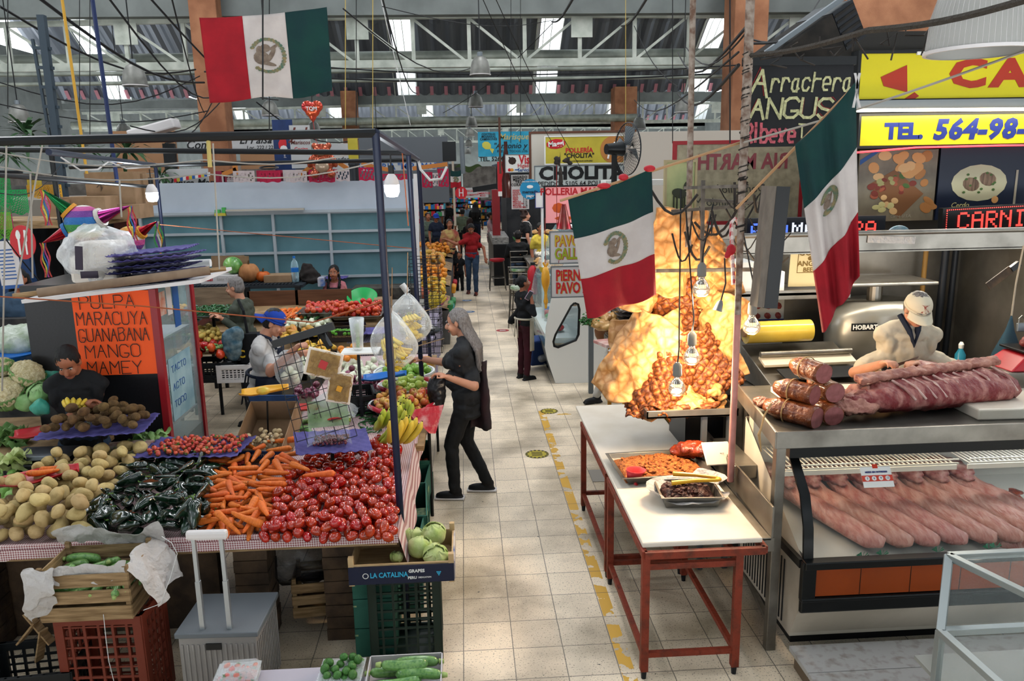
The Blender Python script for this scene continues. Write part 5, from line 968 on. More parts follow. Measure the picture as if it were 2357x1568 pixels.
MB().bb(2.95,3.7,5.98,6.45,1.9,1.93).build('feed_tray',BSTEEL,t,w=1,bev=.01);MB().cyl((3.3,6.2,1.7),(3.3,6.2,1.9),.06).build('neck',BSTEEL,t,w=1);MB().bb(3.0,3.2,5.935,5.95,1.56,1.62).build('name_plate',BLK,t,w=1)
pt=bpy.data.objects.new('plate_lettering_holder',None);bpy.data.objects.remove(pt)
tx=text('HOBART',.05,WH,t,-.25,.29,-.272,bold=.03)
t=thing('wrapping_machine','stainless film wrapping machine with a yellow film roll behind the hams','machine',(2.55,5.75,1.2),.05);m=MB();m.loft([[(-.38,-.32,0),(.38,-.32,0),(.38,.3,0),(-.38,.3,0)],[(-.38,-.32,.06),(.38,-.32,.06),(.38,.3,.26),(-.38,.3,.26)]]);m.build('base',BSTEEL,t,bev=.006)
MB().box((0,-.05,.2),(.72,.12,.02),(.35,0,0)).build('control_panel',M('white_panel','bdb6a6',.4),t);MB().cyl((-.36,-.02,.25),(.36,-.02,.25),.022).build('front_roller',BSTEEL,t,sf=1);MB().box((.02,-.22,.14),(.6,.18,.012),(.2,0,0)).build('hot_plate',DARKM,t)
MB().cyl((-.4,.18,.38),(.12,.18,.38),.085,22).build('film_roll',M('yellow_film','b59a34',.2,col2='c9b04a',ns=3,coat=.5),t,sf=1);MB().cyl((-.42,.18,.38),(.14,.18,.38),.035,12).build('roll_core',CARD,t,sf=1)
tag(MB().bb(2.0,4.2,5.5,6.1,1.15,1.19).build('back_counter',BSTEEL,w=1,bev=.004),'steel back counter carrying the wrapping machine','counter')
for i,(x,y,rr_)in enumerate(((4.0,6.45,.03),(3.86,6.5,.02),(4.12,6.5,.025))):tag(MB().cyl((x,y,.3),(x+.02,y,2.24),rr_).build('wall_pipe',DARKM if i!=1 else M('ochre_pipe','7d5c2a',.6),w=1,sf=1),('dark vertical pipe on the stall back wall','ochre vertical pipe on the stall back wall','black vertical strip on the stall back wall')[i],'pipe')
t=thing('spray_bottle','clear bottle of blue liquid with a white pump behind the butcher','bottle',at(2207,850,y=5.9));MB().lathe([(.001,-.02),(.04,-.02),(.04,.12),(.018,.16),(.015,.19)],n=16).build('bottle',M('blue_liquid','2a7f9a',.2,alpha=.8),t,sf=1);MB().lathe([(.018,.17),(.02,.2),(.01,.22),(.001,.22)],n=12).build('pump',WH,t)
t=thing('hanging_bag','blue net bag hung by a rope beside the butcher','bag',at(2320,800,y=5.3));MB().lathe([(.002,.24),(.03,.12),(.1,-.06),(.09,-.12),(.001,-.14)],n=20).build('net',M('blue_net','2a4a5a',.8,alpha=.75),t,sf=1);MB().tube([(0,0,.23),(.005,0,.45),(.03,0,.72)],.006,6).build('rope',M('pale_rope','a89a86',.9),t)
t=thing('cleaver','old meat saw blade hanging on the steel wall at right','blade',at(2300,640,y=5.5),(0,-.65,0));MB().bb(-.1,.1,-.004,.004,-.03,.03).build('blade',M('rusty_blade','5a4632',.6,col2='2e2620',ns=10),t);MB().bb(.1,.17,-.015,.015,-.02,.02).build('grip',BLK,t)
t=thing('padlock','small grey padlock hanging at the right edge of the stall','padlock',at(2350,750,y=5.2));MB().bb(-.03,.03,-.012,.012,-.04,.02).build('body',GREYM,t,bev=.006);MB().tube([(-.02,0,.02),(-.02,0,.05),(0,0,.07),(.02,0,.05),(.02,0,.02)],.005,6).build('shackle',BSTEEL,t)
# front counter
t=thing('butcher_counter','stainless counter with raised lip above the meat display case','counter',(3.2,4.7,0));m=MB();m.add([(1.72,4.18,1.31),(4.6,4.18,1.31),(4.6,5.3,1.31),(1.86,5.3,1.31),(1.72,4.18,1.325),(4.6,4.18,1.325),(4.6,5.3,1.325),(1.86,5.3,1.325)],[(3,2,1,0),(4,5,6,7),(0,1,5,4),(1,2,6,5),(2,3,7,6),(3,0,4,7)]);m.build('top',BSTEEL,t,w=1)
m=MB();m.bb(1.715,4.6,4.165,4.182,1.27,1.37);m.beam((1.716,4.17,1.32),(1.86,5.3,1.32),.014,.1);m.build('raised_lip',BSTEEL,t,w=1,bev=.003)
for x,y in((1.75,4.2),(1.88,5.25)):MB().bb(x-.028,x+.028,y-.028,y+.028,0,1.29).build('leg',BSTEEL,t,w=1,bev=.004)
MB().bb(1.9,4.6,5.15,5.2,.3,1.3).build('back_panel',BSTEEL,t,w=1);MB().beam((1.78,4.25,.1),(1.9,5.25,.1),.03).build('low_rail',BSTEEL,t,w=1)
tag(MB().box((2.9,4.93,1.345),(1.7,.4,.04)).build('cutting_board',CUT,w=1,bev=.006),'wide white cutting board along the back of the steel counter','board');tag(MB().box((3.4,4.55,1.36),(.75,.38,.07),(0,0,-.03)).build('cutting_board',CUT,w=1,bev=.01),'thick white block under the end of the pork rack','board')
tag(MB().box((2.98,4.98,1.42),(.42,.3,.1),(0,0,.1)).build('cutting_block',M('worn_block','c9b08a',.6,col2='a98a60',ns=5),w=1,bev=.01),'worn pale cutting block in front of the butcher','block')
tag(fuse(MB().ell((3.03,4.95,1.51),(.12,.09,.04),(0,.1,-.2)).ell((3.1,4.92,1.5),(.09,.06,.035)),'meat_cut',M('marbled_meat','7a2f30',.4,col2='c9a8a0',ns=14,nc=.42),vox=.01,disp=.008,ds=22,w=1),'marbled dark red cut of meat under the hands of the butcher','meat')
# hams
HAM=M('smoked_ham_skin','7c3f1a',.35,col2='48190c',ns=14,nc=.45,bump=.8,bs=34,coat=.3);HAMC=M('ham_cut_face','8a5150',.4,col2='7a4442',ns=30);TW=M('twine','9a7a50',.9)
def ham(label,c,L,r,yaw,pit=0,seed=0):
 t=thing('smoked_ham',label,'ham',c,(0,pit,yaw));m=MB();rings=[]
 for j in range(13):
  s=j/12;q=r*(.55+.45*min(1,s*4))*(1+.05*nz((s*4,seed,0),1));rings.append([V((s*L-L*.75,q*cos(i*PI/10)*(1+.14*nz((s*5,i,seed),.5)),q*.92*sin(i*PI/10)*(1+.06*nz((s*5,i,seed+3),.5))))for i in range(20)])
 m.loft(rings);m.build('smoked_skin',HAM,t,sf=2);MB().add([V((L*.25+.003,r*.93*cos(i*PI/10),r*.86*sin(i*PI/10)))for i in range(20)],[tuple(range(20))]).build('cut_face',HAMC,t)
 MB().lathe([(r*1.06,-.004),(r*1.06,.004)],(-L*.3,0,0),20,r=(0,PI/2,0)).build('tied_string',TW,t,solid=.004);return t
for i,(px,py,yy,lb)in enumerate(((1850,955,4.42,'smoked ham log at the lower left of the pyramid, tied with twine'),(1905,950,4.45,'smoked ham log at the lower right of the pyramid'),(1852,905,4.48,'smoked ham log at the left of the middle row'),(1908,898,4.52,'smoked ham log at the right of the middle row'),(1878,855,4.52,'smoked ham log on top of the pyramid'))):
 c=at(px,py,y=yy);ham(lb,c,.34 if i==0 else .26,.073 if i==0 else .067,-.95 if i in(0,2)else(-1.25 if i==4 else-1.45),.02,i)
tag(fuse(MB().ell(at(1765,930,y=4.7),(.09,.05,.035),(0,.1,.5)).ell(at(1750,922,y=4.72),(.05,.04,.03)),'bacon_piece',HAM,vox=.01,disp=.008,ds=24,w=1),'small smoked meat piece lying behind the tied ham','meat')
tag(MB().tube([at(1775,930,y=4.35),at(1760,955,y=4.3),at(1752,985,y=4.16),at(1747,1000,y=4.14),at(1752,1040,y=4.14)],[.006,.006,.005,.009,.003],6).build('twine_end',TW,w=1,sf=1),'loose end of twine hanging over the counter lip','twine')
tag(MB().tube([(2.35,5.0,1.385),(2.47,4.86,1.39)],.011,8).cyl((2.47,4.86,1.39),(2.6,4.7,1.385),.006).build('sharpening_steel',GREYM,w=1,sf=1),'grey knife steel lying on the white board behind the pork rack','knife')
# pork rack with ribs
t=thing('pork_rack','long raw rack of pork ribs and chine bone lying across the counter','meat',(2.83,4.62,1.34),.16);RAW=M('raw_pork','6e2426',.38,col2='a8746a',ns=12,nc=.43,bump=.8,bs=30,stretch=(1.6,1,1));FAT=M('pork_fat','a87868',.5,col2='7d4840',ns=14,bump=.8,bs=30)
m=MB();rings=[]
for j in range(30):
 s=j/29;x=-.55+1.1*s;k=min(1,.45+s*3)*(.8+.35*s)*(1 if s<.96 else .85);rings.append([V((x,.17*k*cos(i*PI/9)*(1+.08*nz((x*6,i,0),.6)),.09+.02*s+(.085+.02*sin(s*3))*k*sin(i*PI/9)*(1+.3*nz((x*14,i*.7,3),1))))for i in range(18)])
m.loft(rings);m.build('flesh',RAW,t,sf=2);m=MB()
for j in range(14):x=-.42+.95*j/13;m.box((x,.05,.2+.05*j/13+.004*(j%2)),(.06,.075,.045),(.3,R.uniform(-.1,.1),.0))
fuse(m,'chine_bone',FAT,t,vox=.009,disp=.008,ds=30)
m=MB()
for j in range(11):x=-.25+.072*j;m.tube([(x,-.01,.195+.003*j),(x+.02,-.1,.17+.003*j),(x+.05,-.168,.11)],[.007,.009,.007],7)
m.build('rib_bones',M('rib_bone','b79a90',.5,col2='8a5a55',ns=12),t,sf=1);fuse(MB().ell((-.52,0,.06),(.14,.16,.05)).ell((-.42,.05,.1),(.1,.12,.06)),'fat_trim',FAT,t,vox=.012,disp=.03,ds=20)
t=thing('digital_scale','red butcher scale with meat on it at the right edge of the counter','scale',(3.78,5.05,1.47));m=MB();m.loft([[(-.2,-.15,0),(.25,-.15,0),(.25,.15,0),(-.2,.15,0)],[(-.08,-.12,.1),(.25,-.12,.1),(.25,.12,.1),(-.08,.12,.1)]]);m.build('body',REDP,t,bev=.01);MB().bb(-.1,.25,-.14,.14,.115,.13).build('pan',BLK,t,bev=.004);MB().bb(-.06,.0,-.155,-.14,.03,.09).build('keys',WH,t)
fuse(MB().ell((.08,0,.16),(.14,.1,.04)).ell((.16,0,.18),(.08,.08,.04)),'meat_scraps',RAW,t,vox=.012,disp=.02,ds=22);tag(MB().bb(3.55,4.3,4.88,5.28,1.33,1.47).build('steel_box',BSTEEL,w=1,bev=.005),'low steel box carrying the red scale at the right end of the counter','box')
# display case
GLS=film('case_glass','dfe8e8',.05,.03,0);CASEW=M('case_white','bdb3a4',.4,col2='a89e8f',ns=3);CB=M('case_black_rubber','0b0d0e',.3);CO=M('case_orange','8f3d12',.35,col2='843810',ns=3)
t=thing('meat_display_case','long black and white refrigerated meat case with an orange band under the counter','display case',(3.1,4.6,0));X0,X1=1.84,4.6
MB().add([(X0,4.13,.12),(X1,4.13,.12),(X1,4.13,.14),(X0,4.13,.14),(X0,4.0,.4),(X1,4.0,.4),(X0,5.0,.12),(X1,5.0,.12),(X0,5.0,1.2),(X1,5.0,1.2),(X0,4.0,.66),(X1,4.0,.66)],[(0,1,2,3),(3,2,5,4),(4,5,11,10),(0,6,7,1),(6,8,9,7),(0,3,4,10,8,6)]).build('white_body',CASEW,t,w=1)
MB().bb(X0-.02,X1,3.965,3.998,.36,.44).build('black_bumper',CB,t,w=1,bev=.012);MB().bb(X0-.02,X1,3.955,3.998,.43,.455).build('bumper_bead',CB,t,w=1,bev=.008);MB().bb(X0+.06,X1,3.975,3.999,.46,.63).build('orange_band',CO,t,w=1);m=MB()
for x in(2.16,2.45,2.74,3.03,3.32):m.bb(x-.0015,x+.0015,3.973,3.976,.46,.63)
m.build('band_joints',CB,t,w=1);MB().bb(X0-.02,X0+.06,3.96,4.0,.44,.67).build('corner_cap',CB,t,w=1,bev=.004);MB().bb(X0-.01,X1,3.95,4.02,.63,.675).build('sill_frame',CB,t,w=1,bev=.006);MB().beam((X0,4.0,.65),(X0,4.85,.62),.05,.05).build('side_sill',CB,t,w=1)
gp_=[(4.01,.67),(4.03,.85),(4.1,1.02),(4.3,1.2),(4.42,1.26)]
MB().loft([[(X0+.04,y,z),(X1,y,z)]for y,z in gp_],caps=False,closed=False).build('front_glass',GLS,t,w=1,sf=2)
MB().poly([(X0+.01,4.02,.67),(X0+.01,4.08,1.0),(X0+.01,4.4,1.24),(X0+.01,4.95,1.24),(X0+.01,4.95,.65)]).build('side_glass',GLS,t,w=1)
m=MB();m.loft([[(X0+.0,y-.008,z),(X0+.055,y-.008,z),(X0+.055,y+.012,z),(X0,y+.012,z)]for y,z in gp_]);m.build('curved_end_frame',CB,t,w=1,sf=1);MB().bb(X0-.03,X1,4.2,4.3,1.2,1.275).build('top_frame',CB,t,w=1);MB().bb(X0+.06,X1,4.25,4.9,0,.12).build('dark_base',BLK,t,w=1);MB().bb(X0+.01,X0+.05,4.88,4.96,.62,1.25).build('rear_post',CASEW,t,w=1)  # solid black block below the case body stands in for the shadow under it
MB().bb(X0+.02,X1,4.9,4.98,.66,1.24).build('inner_back',M('case_inner','a5a298',.5),t,w=1);m=MB();m.add([(X0+.02,4.03,.63),(X1,4.03,.63),(X1,4.92,.76),(X0+.02,4.92,.76)],[(0,1,2,3)]);m.build('case_floor',M('case_inner'),t,w=1)
m=MB()
for xa,xb in((1.9,2.98),(3.05,4.5)):
 for i in range(int((xb-xa)/.03)):m.beam((xa+.03*i,4.45,1.03),(xa+.03*i,4.88,1.03),.005)
 m.beam((xa,4.45,1.03),(xb,4.45,1.03),.01);m.beam((xa,4.45,1.055),(xb,4.45,1.055),.008);m.beam((xa,4.66,1.03),(xb,4.66,1.03),.008);m.beam((xa,4.88,1.03),(xb,4.88,1.03),.01);m.bb(xa,xb,4.46,4.47,.985,1.015)
m.build('wire_shelf',M('white_wire_coat','cfc9b8',.4),t,w=1)
MB().bb(2.0,2.95,4.46,4.49,1.19,1.21).build('lamp_tube',M('case_tube','fff2d8',.4,emit=3),t,w=1);MB().bb(2.98,4.4,4.46,4.5,1.19,1.21).build('cold_lamp_tube',M('case_tube_cold','e2f2ff',.4,emit=4),t,w=1)
area('case_light',(2.45,4.5,1.18),(-.35,0,0),1.0,.05,2.2,(1,.9,.75));area('case_light',(3.6,4.5,1.18),(-.35,0,0),1.2,.05,4,(.88,.95,1))
m=MB()
for i in range(16):m.box((X0-.003,4.25+.045*i,.35),(.004,.012,.4))
m.build('side_louvres',DARKM,t,w=1)
t=thing('interest_sticker','white and red sticker on the case glass reading MESES SIN INTERESES 3 6 9 12','sticker',(2.32,4.175,1.07),(-.62,0,0));MB().bb(-.09,.09,-.004,-.002,-.055,.065).build('card',WH,t,bev=.004);MB().bb(-.09,.09,-.006,-.004,-.02,.015).build('red_band',M('sticker_red','b8351f',.4),t);text('MESES SIN INTERESES',.014,SBL,t,0,.033,-.006,bold=.02);MB().bb(-.015,.015,-.006,-.003,.055,.08).build('red_tab',M('sticker_red'),t)
for i,s in enumerate(('3','6','9','12')):MB().ell((-.06+.04*i,-.006,-.003),(.014,.001,.014),n=16,k=4).build('number_disc',WH,t);text(s,.018,SBL,t,-.06+.04*i,-.003,-.0075)
# pork loins in the case
LOIN=M('pork_loin','9a564c',.36,col2='b58478',ns=9,bump=.7,bs=20,stretch=(4,1.2,1.2),vary=.3);LOINB=M('pork_loin_dark','6e2e2a',.36,col2='a88074',ns=13,nc=.46,bump=.8,bs=22)
def loin(i,x0,w,lab):
 t=thing('pork_loin',lab,'pork loin',(x0,4.5,.78),(0,0,R.uniform(-.02,.02)),'pork loins side by side in the case');m=MB();rings=[]
 for j in range(22):
  s=j/21;y=-.44+.84*s;x=(.5-s)*.36+.05*w*sin(s*6+i);q=w*(.62+.38*sin(PI*min(1,.15+s)))*(1.12 if s>.7 else 1)*(.35 if s<.02 else 1);zz=-.075+.115*s+(.045 if s>.72 else 0)*sin((s-.72)/.28*PI)
  rings.append([V((x+q*cos(a*PI/8)*(1+.1*nz((a,s*6,i),.6)),y,zz+q*.62*sin(a*PI/8)*(1+.12*nz((a,s*7,i+4),.6))+.008*nz((s*14,a,i),1)))for a in range(16)])
 m.loft(rings);m.build('loin_body',LOIN,t,sf=2);m=MB()
 m.ell((-.15,.33,.085),(w*1.0,.2,.05),(0,0,.4),n=12,k=8);m.ell((-.12,.2,.065),(w*.5,.09,.03),(0,0,.3),n=10,k=7);fuse(m,'darker_end',LOINB,t,vox=.01,disp=.014,ds=20)
for i in range(8):loin(i,2.12+.168*i,.085 if i<6 else .1,'raw pink pork loin lying front to back in the display case')
for i,(px,py,yy,r,mt,lb)in enumerate(((2300,1235,4.25,(.17,.2,.1),LOIN,'large pale pork leg at the right of the case'),(2222,1170,4.5,(.085,.1,.07),M('pale_trotter','b89a80',.4,col2='9a6a5a',ns=9),'pale skinned hock between the loins and the leg'),(2255,1135,4.65,(.11,.12,.035),M('bacon_slab','8a2428',.35,col2='c9a090',ns=9,nc=.44,stretch=(1,5,1)),'dark red slab of bacon at the back of the case'),(2320,1145,4.65,(.1,.09,.04),GLZ,'bag of orange seasoned meat at the back right of the case'),(2340,1170,4.5,(.07,.07,.05),FAT,'pale piece of fat beside the seasoned meat'))):
 c=at(px,py,y=yy);tag(fuse(MB().ell(c,r,(0,0,.4)).ell(c+V((r[0]*.7,r[1]*.4,0)),(r[0]*.7,r[1]*.7,r[2]*.8)),'meat_piece',mt,vox=.013,disp=.015,ds=14,w=1),lb,'meat')
for i,(px,py)in enumerate(((1985,1285),(2030,1280),(2158,1272),(2275,1265),(2290,1262))):
 c=at(px,py,y=4.06);m=MB();
 for k in range(9):a=k*.7;m.poly([c,c+V((.03*cos(a)+.008,.004,.02+.02*abs(sin(a)))),c+V((.04*cos(a),.002,.012+.02*abs(sin(a))))])
 tag(m.build('parsley_sprig',M('fake_parsley','2f7a55',.5),w=1),'small green plastic herb sprig at the front of the case','garnish','green sprigs along the case front')
# platform and aluminium glass box
t=thing('wooden_platform','low white painted platform in front of the meat case','platform',(2.5,3.6,0));m=MB()
for i in range(4):m.bb(1.8,3.9,3.0+.26*i,3.255+.26*i,.09,.12)
m.build('planks',M('chipped_white_paint','a5a29e',.6,col2='7d7268',ns=18,nc=.36),t,w=1,bev=.003);MB().bb(1.82,3.88,3.02,4.0,0,.09).build('base',M('platform_side','6a5a48',.7),t,w=1)
t=thing('glass_showcase','stepped aluminium and glass showcase at the lower right corner','showcase',(2.6,3.1,0));FR=M('showcase_frame','8d9494',.35,.6);GB2=film('showcase_glass','d8e6e4',.12,.03,0)
P={'a':(2.1,3.14,.75),'b':(2.29,3.42,.97),'c':(3.4,3.42,.97),'d':(3.4,3.14,.75),'e':(2.12,2.6,.75),'f':(3.4,2.6,.75),'g':(2.45,2.95,.97),'h':(3.4,2.95,.97),'a0':(2.1,3.14,.0),'e0':(2.12,2.6,.0),'b0':(2.29,3.42,0),'c0':(3.4,3.42,0),'d0':(3.4,3.14,0),'i':(2.29,3.42,.75)}
for a,b in(('a','b'),('b','c'),('a','d'),('a','e'),('e','f'),('b','g'),('g','h'),('a','a0'),('e','e0'),('b','b0'),('g','e')):MB().beam(P[a],P[b],.036,.03).build('frame_bar',FR,t,w=1,bev=.002)
for q in(('a','b','g','e'),('a','e','e0','a0'),('b','g','h','c'),('a','b','b0','a0')):MB().poly([P[k]for k in q]).build('glass_pane',GB2,t,w=1)
MB().bb(2.14,3.38,2.62,3.38,.45,.47).build('inner_shelf',M('showcase_floor','84847e',.5),t,w=1)
# ================================================================= stalls further along the aisle
def pb(name,label,cat,x0,y0,x1,y1,yy,mat,th=.02,**k): # upright board whose picture corners and distance are given
 a,b=at(x0,y1,y=yy),at(x1,y0,y=yy);t=board(name,label,cat,(a.x,yy,a.z),k.pop('rotz',0),b.x-a.x,b.z-a.z,mat,th,**k);t_dim[t.name]=(b.x-a.x,b.z-a.z);return t
t_dim={}
def tx(t,s,size,mat,u,v,**k):w,h=t_dim[t.name];return text(s,size,mat,t,u*w,v*h,**k)
def bx(name,label,cat,x0,x1,y0,y1,z0,z1,mat,bev=.004,group=None):return tag(MB().bb(x0,x1,y0,y1,z0,z1).build(name,mat,w=1,bev=bev),label,cat,group)
SRED=M('sign_bright_red','b5222a',.45);PRW=M('sign_white','c6c2c2',.45);SYEL=M('sign_yellow','b8a83a',.45,col2='a89a35',ns=3);INK=M('ink_black','121315',.5);LIMEI=M('ink_lime','8c9c24',.5);YELI=M('ink_yellow','b89a2a',.5);BLI=M('ink_blue','1f4e8c',.5)
# chicken counter with curved glass
t=thing('chicken_display_case','white curved glass chicken display case with a rounded triangular side window','display case',(1.5,10.5,0));YC=10.45
prof=[(1412,528),(1352,526),(1334,538),(1312,575),(1290,625),(1268,690),(1256,755),(1254,800),(1260,828),(1278,882),(1412,880)]
win=[(1322,697),(1331,700),(1334,712),(1332,770),(1326,783),(1284,800),(1275,797),(1273,786),(1278,770),(1314,704)]
o_=[at(x,y,y=YC)for x,y in prof];w_i=[at(x,y,y=YC)for x,y in win]
bm=bmesh.new();ov_=[bm.verts.new(p)for p in o_];iv_=[bm.verts.new(p)for p in w_i]
es=[bm.edges.new((ov_[i],ov_[(i+1)%len(ov_)]))for i in range(len(ov_))]+[bm.edges.new((iv_[i],iv_[(i+1)%len(iv_)]))for i in range(len(iv_))]
bmesh.ops.triangle_fill(bm,edges=es,use_beauty=True);m=MB();bm.verts.index_update();m.add([v.co.copy()for v in bm.verts],[tuple(v.index for v in f.verts)for f in bm.faces]);bm.free()
m.build('side_panel',WH,t,w=1,solid=.03);m=MB();m.tube(w_i+[w_i[0]],.02,8);m.build('window_gasket',CB,t,w=1,sf=1);MB().poly([p+V((0,.01,0))for p in w_i]).build('window_glass',film('teal_glass','8fc4c8',.18,.03,0),t,w=1)
MB().loft([[p,p+V((0,2.6,0))]for p in o_[2:8]],caps=False,closed=False).build('curved_glass',film('teal_glass2','a8d4d8',.25,.03,0),t,w=1,sf=2)
MB().loft([[p,p+V((0,2.6,0))]for p in o_[7:10]],caps=False,closed=False).build('base_front',M('base_grey','5c6468',.4,.4),t,w=1);x9=o_[0].x
MB().bb(o_[6].x+.02,x9,YC+.05,YC+2.6,.55,.62).build('display_floor',M('white_enamel','d2dcdc',.3),t,w=1);MB().bb(o_[4].x+.12,x9,YC+.05,YC+2.6,1.15,1.17).build('glass_shelf',M('shelf_teal','8fb4b8',.3),t,w=1);MB().bb(x9-.05,x9,YC+.03,YC+2.6,0,o_[0].z).build('rear_panel',WH,t,w=1);MB().bb(o_[2].x,x9,YC+.03,YC+2.6,o_[0].z-.02,o_[0].z).build('top_panel',WH,t,w=1)
MB().bb(o_[3].x+.1,o_[3].x+.16,YC+.1,YC+2.5,1.72,1.75).build('lamp_tube',M('case_tube_cold'),t,w=1);area('case_light',(o_[3].x+.15,YC+1.3,1.7),(0,0,PI/2),2.3,.05,9,(.85,.97,1))
rr=random.Random(4)
for i in range(7):tag(MB().ell((o_[6].x+.2+.1*rr.random(),YC+.5+.3*i,.68),(.09,.12,.05)).build('meat_pack',[REDP,BLUEP,WH,M('pack_green','3d8a4a',.4)][i%4],sf=1,w=1),'wrapped meat pack lying inside the chicken display case','meat pack','packs inside the chicken case')
for i,(x0,y0,x1,y1,l1,l2,lb)in enumerate(((1267,532,1400,606,'PAVO FRESCO','GALLINA','upper hanging white sign with yellow and red letters PAVO F GALL'),(1270,612,1400,684,'PiERNA D PAVO','PAVO AHUMADO','lower hanging white sign with red letters PiERNA D PAVO AHUM'))):
 t=pb('shop_sign',lb,'sign',x0,y0,x1,y1,9.5,PRW,.012,frame=GREYM,fw=.012);w_,h_=t_dim[t.name]
 for k,s in enumerate((l1,l2)):
  for dx,mt in((.008,SRED if i==0 else YELI),(0,(YELI if k==0 else LIMEI)if i==0 else SRED)):text(s,.185,mt,t,.07*w_+dx,h_*(.7-.42*k)-dx*.6,y=-.004-(.002 if dx==0 else 0),bold=.03,sx=.62,align='LEFT')
for i,(x,z0,z1)in enumerate(((1.1,2.16,2.9),(1.12,1.74,1.78))):tag(MB().cyl((x,9.5,z0),(x,9.5,z1),.004,5).build('string',M('red_string','8c2a2a',.8),w=1),('red string holding up the upper white sign','short red string between the two white signs')[i],'string')
RCHK=M('rubber_chicken','c98a1e',.4,col2='d69c2a',ns=8,coat=.3);c=at(1256,650,y=9.9);t=thing('rubber_chicken','orange yellow rubber chicken hanging beside the white signs','toy',c);m=MB();m.lathe([(.001,.2),(.03,.19),(.045,.14),(.055,.06),(.05,-.02),(.028,-.09),(.018,-.13),(.02,-.2),(.03,-.24),(.02,-.28),(.001,-.29)],n=16);m.build('body',RCHK,t,sf=2);MB().lathe([(.001,.0),(.018,.0),(.016,-.05),(.001,-.06)],(-.0,0,-.28),8).build('beak',RCHK,t);m=MB();m.tube([(0,0,.19),(.03,0,.24)],.014,7);m.tube([(0,0,.19),(-.03,0,.25)],.014,7);m.build('feet',RCHK,t,sf=1);MB().poly([(-.08,.02,.2),(-.02,.02,.18),(-.02,.02,.1),(-.06,.02,.13)],(0,.01,0)).build('wing_card',SYEL,t);MB().cyl((0,0,.24),(0,0,.8),.004,5).build('string',M('red_string'),t)
bx('case_support','grey steel leg in front of the chicken display case','post',at(1355,800,y=9.9).x,at(1366,800,y=9.9).x,9.88,9.94,0,1.12,GREYM)
# yellow table along the right
YB=M('yellow_painted_board','b0831c',.6,col2='9a7016',ns=5);a,b=at(1396,772,z=1.02),at(1566,935,z=1.02)
t=thing('display_counter','steel topped counter with yellow painted front boards behind the red tables','counter',(1.9,7.5,0));MB().add([(1.56,8.8,1.0),(1.62,6.1,1.0),(2.3,6.1,1.0),(2.3,8.8,1.0),(1.56,8.8,1.03),(1.62,6.1,1.03),(2.3,6.1,1.03),(2.3,8.8,1.03)],[(0,1,2,3),(7,6,5,4),(0,4,5,1),(1,5,6,2),(2,6,7,3),(3,7,4,0)]).build('steel_top',BSTEEL,t,w=1);MB().beam((1.555,8.8,.96),(1.615,6.1,.96),.012,.1).build('edge_lip',BSTEEL,t,w=1)
MB().beam((1.62,8.0,.45),(1.65,6.2,.45),.02,.86).build('yellow_board',YB,t,w=1)
for x,y in((1.6,8.7),(1.66,6.15),(2.25,8.7),(2.25,6.15)):MB().bb(x-.02,x+.02,y-.02,y+.02,0,1.0).build('leg',M('ochre_leg','a87524',.5),t,w=1)
hold=thing('painted_words','dark hand painted words on the yellow front board of the counter','lettering',(1.602,7.95,.0),-PI/2+.017)
for j,s in enumerate(('HIGADO','Molida','Pechuga','MOLLEJA','Pierna','PESCUEZO','Alas')):script(s,.038,.06,.012,INK if j%2 else SRED,hold,.06+.52*(j%3),.72-.2*(j//3),seed=j,y=-.02)
RAWC=M('raw_chicken','c49a5c',.4,col2='b5814a',ns=7,bump=.25,bs=18,vary=.2,coat=.3)
def chicken(loc,rz,s,label,group,mat=RAWC):
 if 'chicken' not in PROTO:
  m=MB();m.ell((0,0,0),(.13,.085,.07));m.ell((.06,0,.015),(.08,.075,.06));m.ell((-.1,.05,-.01),(.075,.035,.035),(0,.2,.5));m.ell((-.1,-.05,-.01),(.075,.035,.035),(0,.2,-.5));m.ell((.03,.09,0),(.06,.022,.025),(0,0,.4));m.ell((.03,-.09,0),(.06,.022,.025),(0,0,-.4));m.tube([(.1,0,.02),(.19,.01,.0)],[.03,.02],8)
  reg('chicken',fuse(m,'raw_chicken',mat,vox=.012,disp=.006,ds=20),'chicken')
 return put('chicken',loc,(0,0,rz),s,label,group)
for i,(px,py)in enumerate(((1385,748),(1405,745),(1432,742),(1450,738),(1420,730),(1395,733))):chicken(at(px,py,z=1.12+.05*(i>3))+V((0,0,0)),.4*i+2.5,1.0,'plucked yellow chicken lying on the counter beside the parsley','plucked chickens on the near counter')
PARS=M('parsley_leaf','2f6a28',.5,col2='1f4c1c',ns=30,tl=.2,vary=.2)
def parsley(label,c,r,n,seed):
 rr=random.Random(seed);m=MB()
 for k in range(n):
  d=V((rr.gauss(0,.5),rr.gauss(0,.5),rr.random()*.8)).normalized()*r*rr.uniform(.3,1);q=V(c)+d;a=rr.uniform(0,6.28);s=.02*rr.uniform(.6,1.3)
  m.poly([q,q+V((cos(a)*s,sin(a)*s,s*.4)),q+V((cos(a+1)*s*1.3,sin(a+1)*s*1.3,s*.8)),q+V((cos(a+1.8)*s,sin(a+1.8)*s,s*.2))])
  if k%6==0:m.tube([V(c),q],.0015,3)
 return tag(m.build('parsley_bunch',PARS,w=1),label,'parsley')
parsley('bushy bunch of parsley hanging off the near chicken counter',at(1362,750,z=1.1),.16,300,1)
MOLD=M('egg_tray_pulp','5c534c',.9,col2='4a423c',ns=20)
for k in range(6):
 c=at(1455,760,z=1.04);t=thing('egg_tray','grey pulp egg tray in the stack behind the chicharron, number %s from the bottom'%('one','two','three','four','five','six')[k],'egg tray',(c.x+.02*(k%2),c.y,1.04+.045*k));egg_tray(.4,.4,MOLD,t,'pulp_tray',.01)
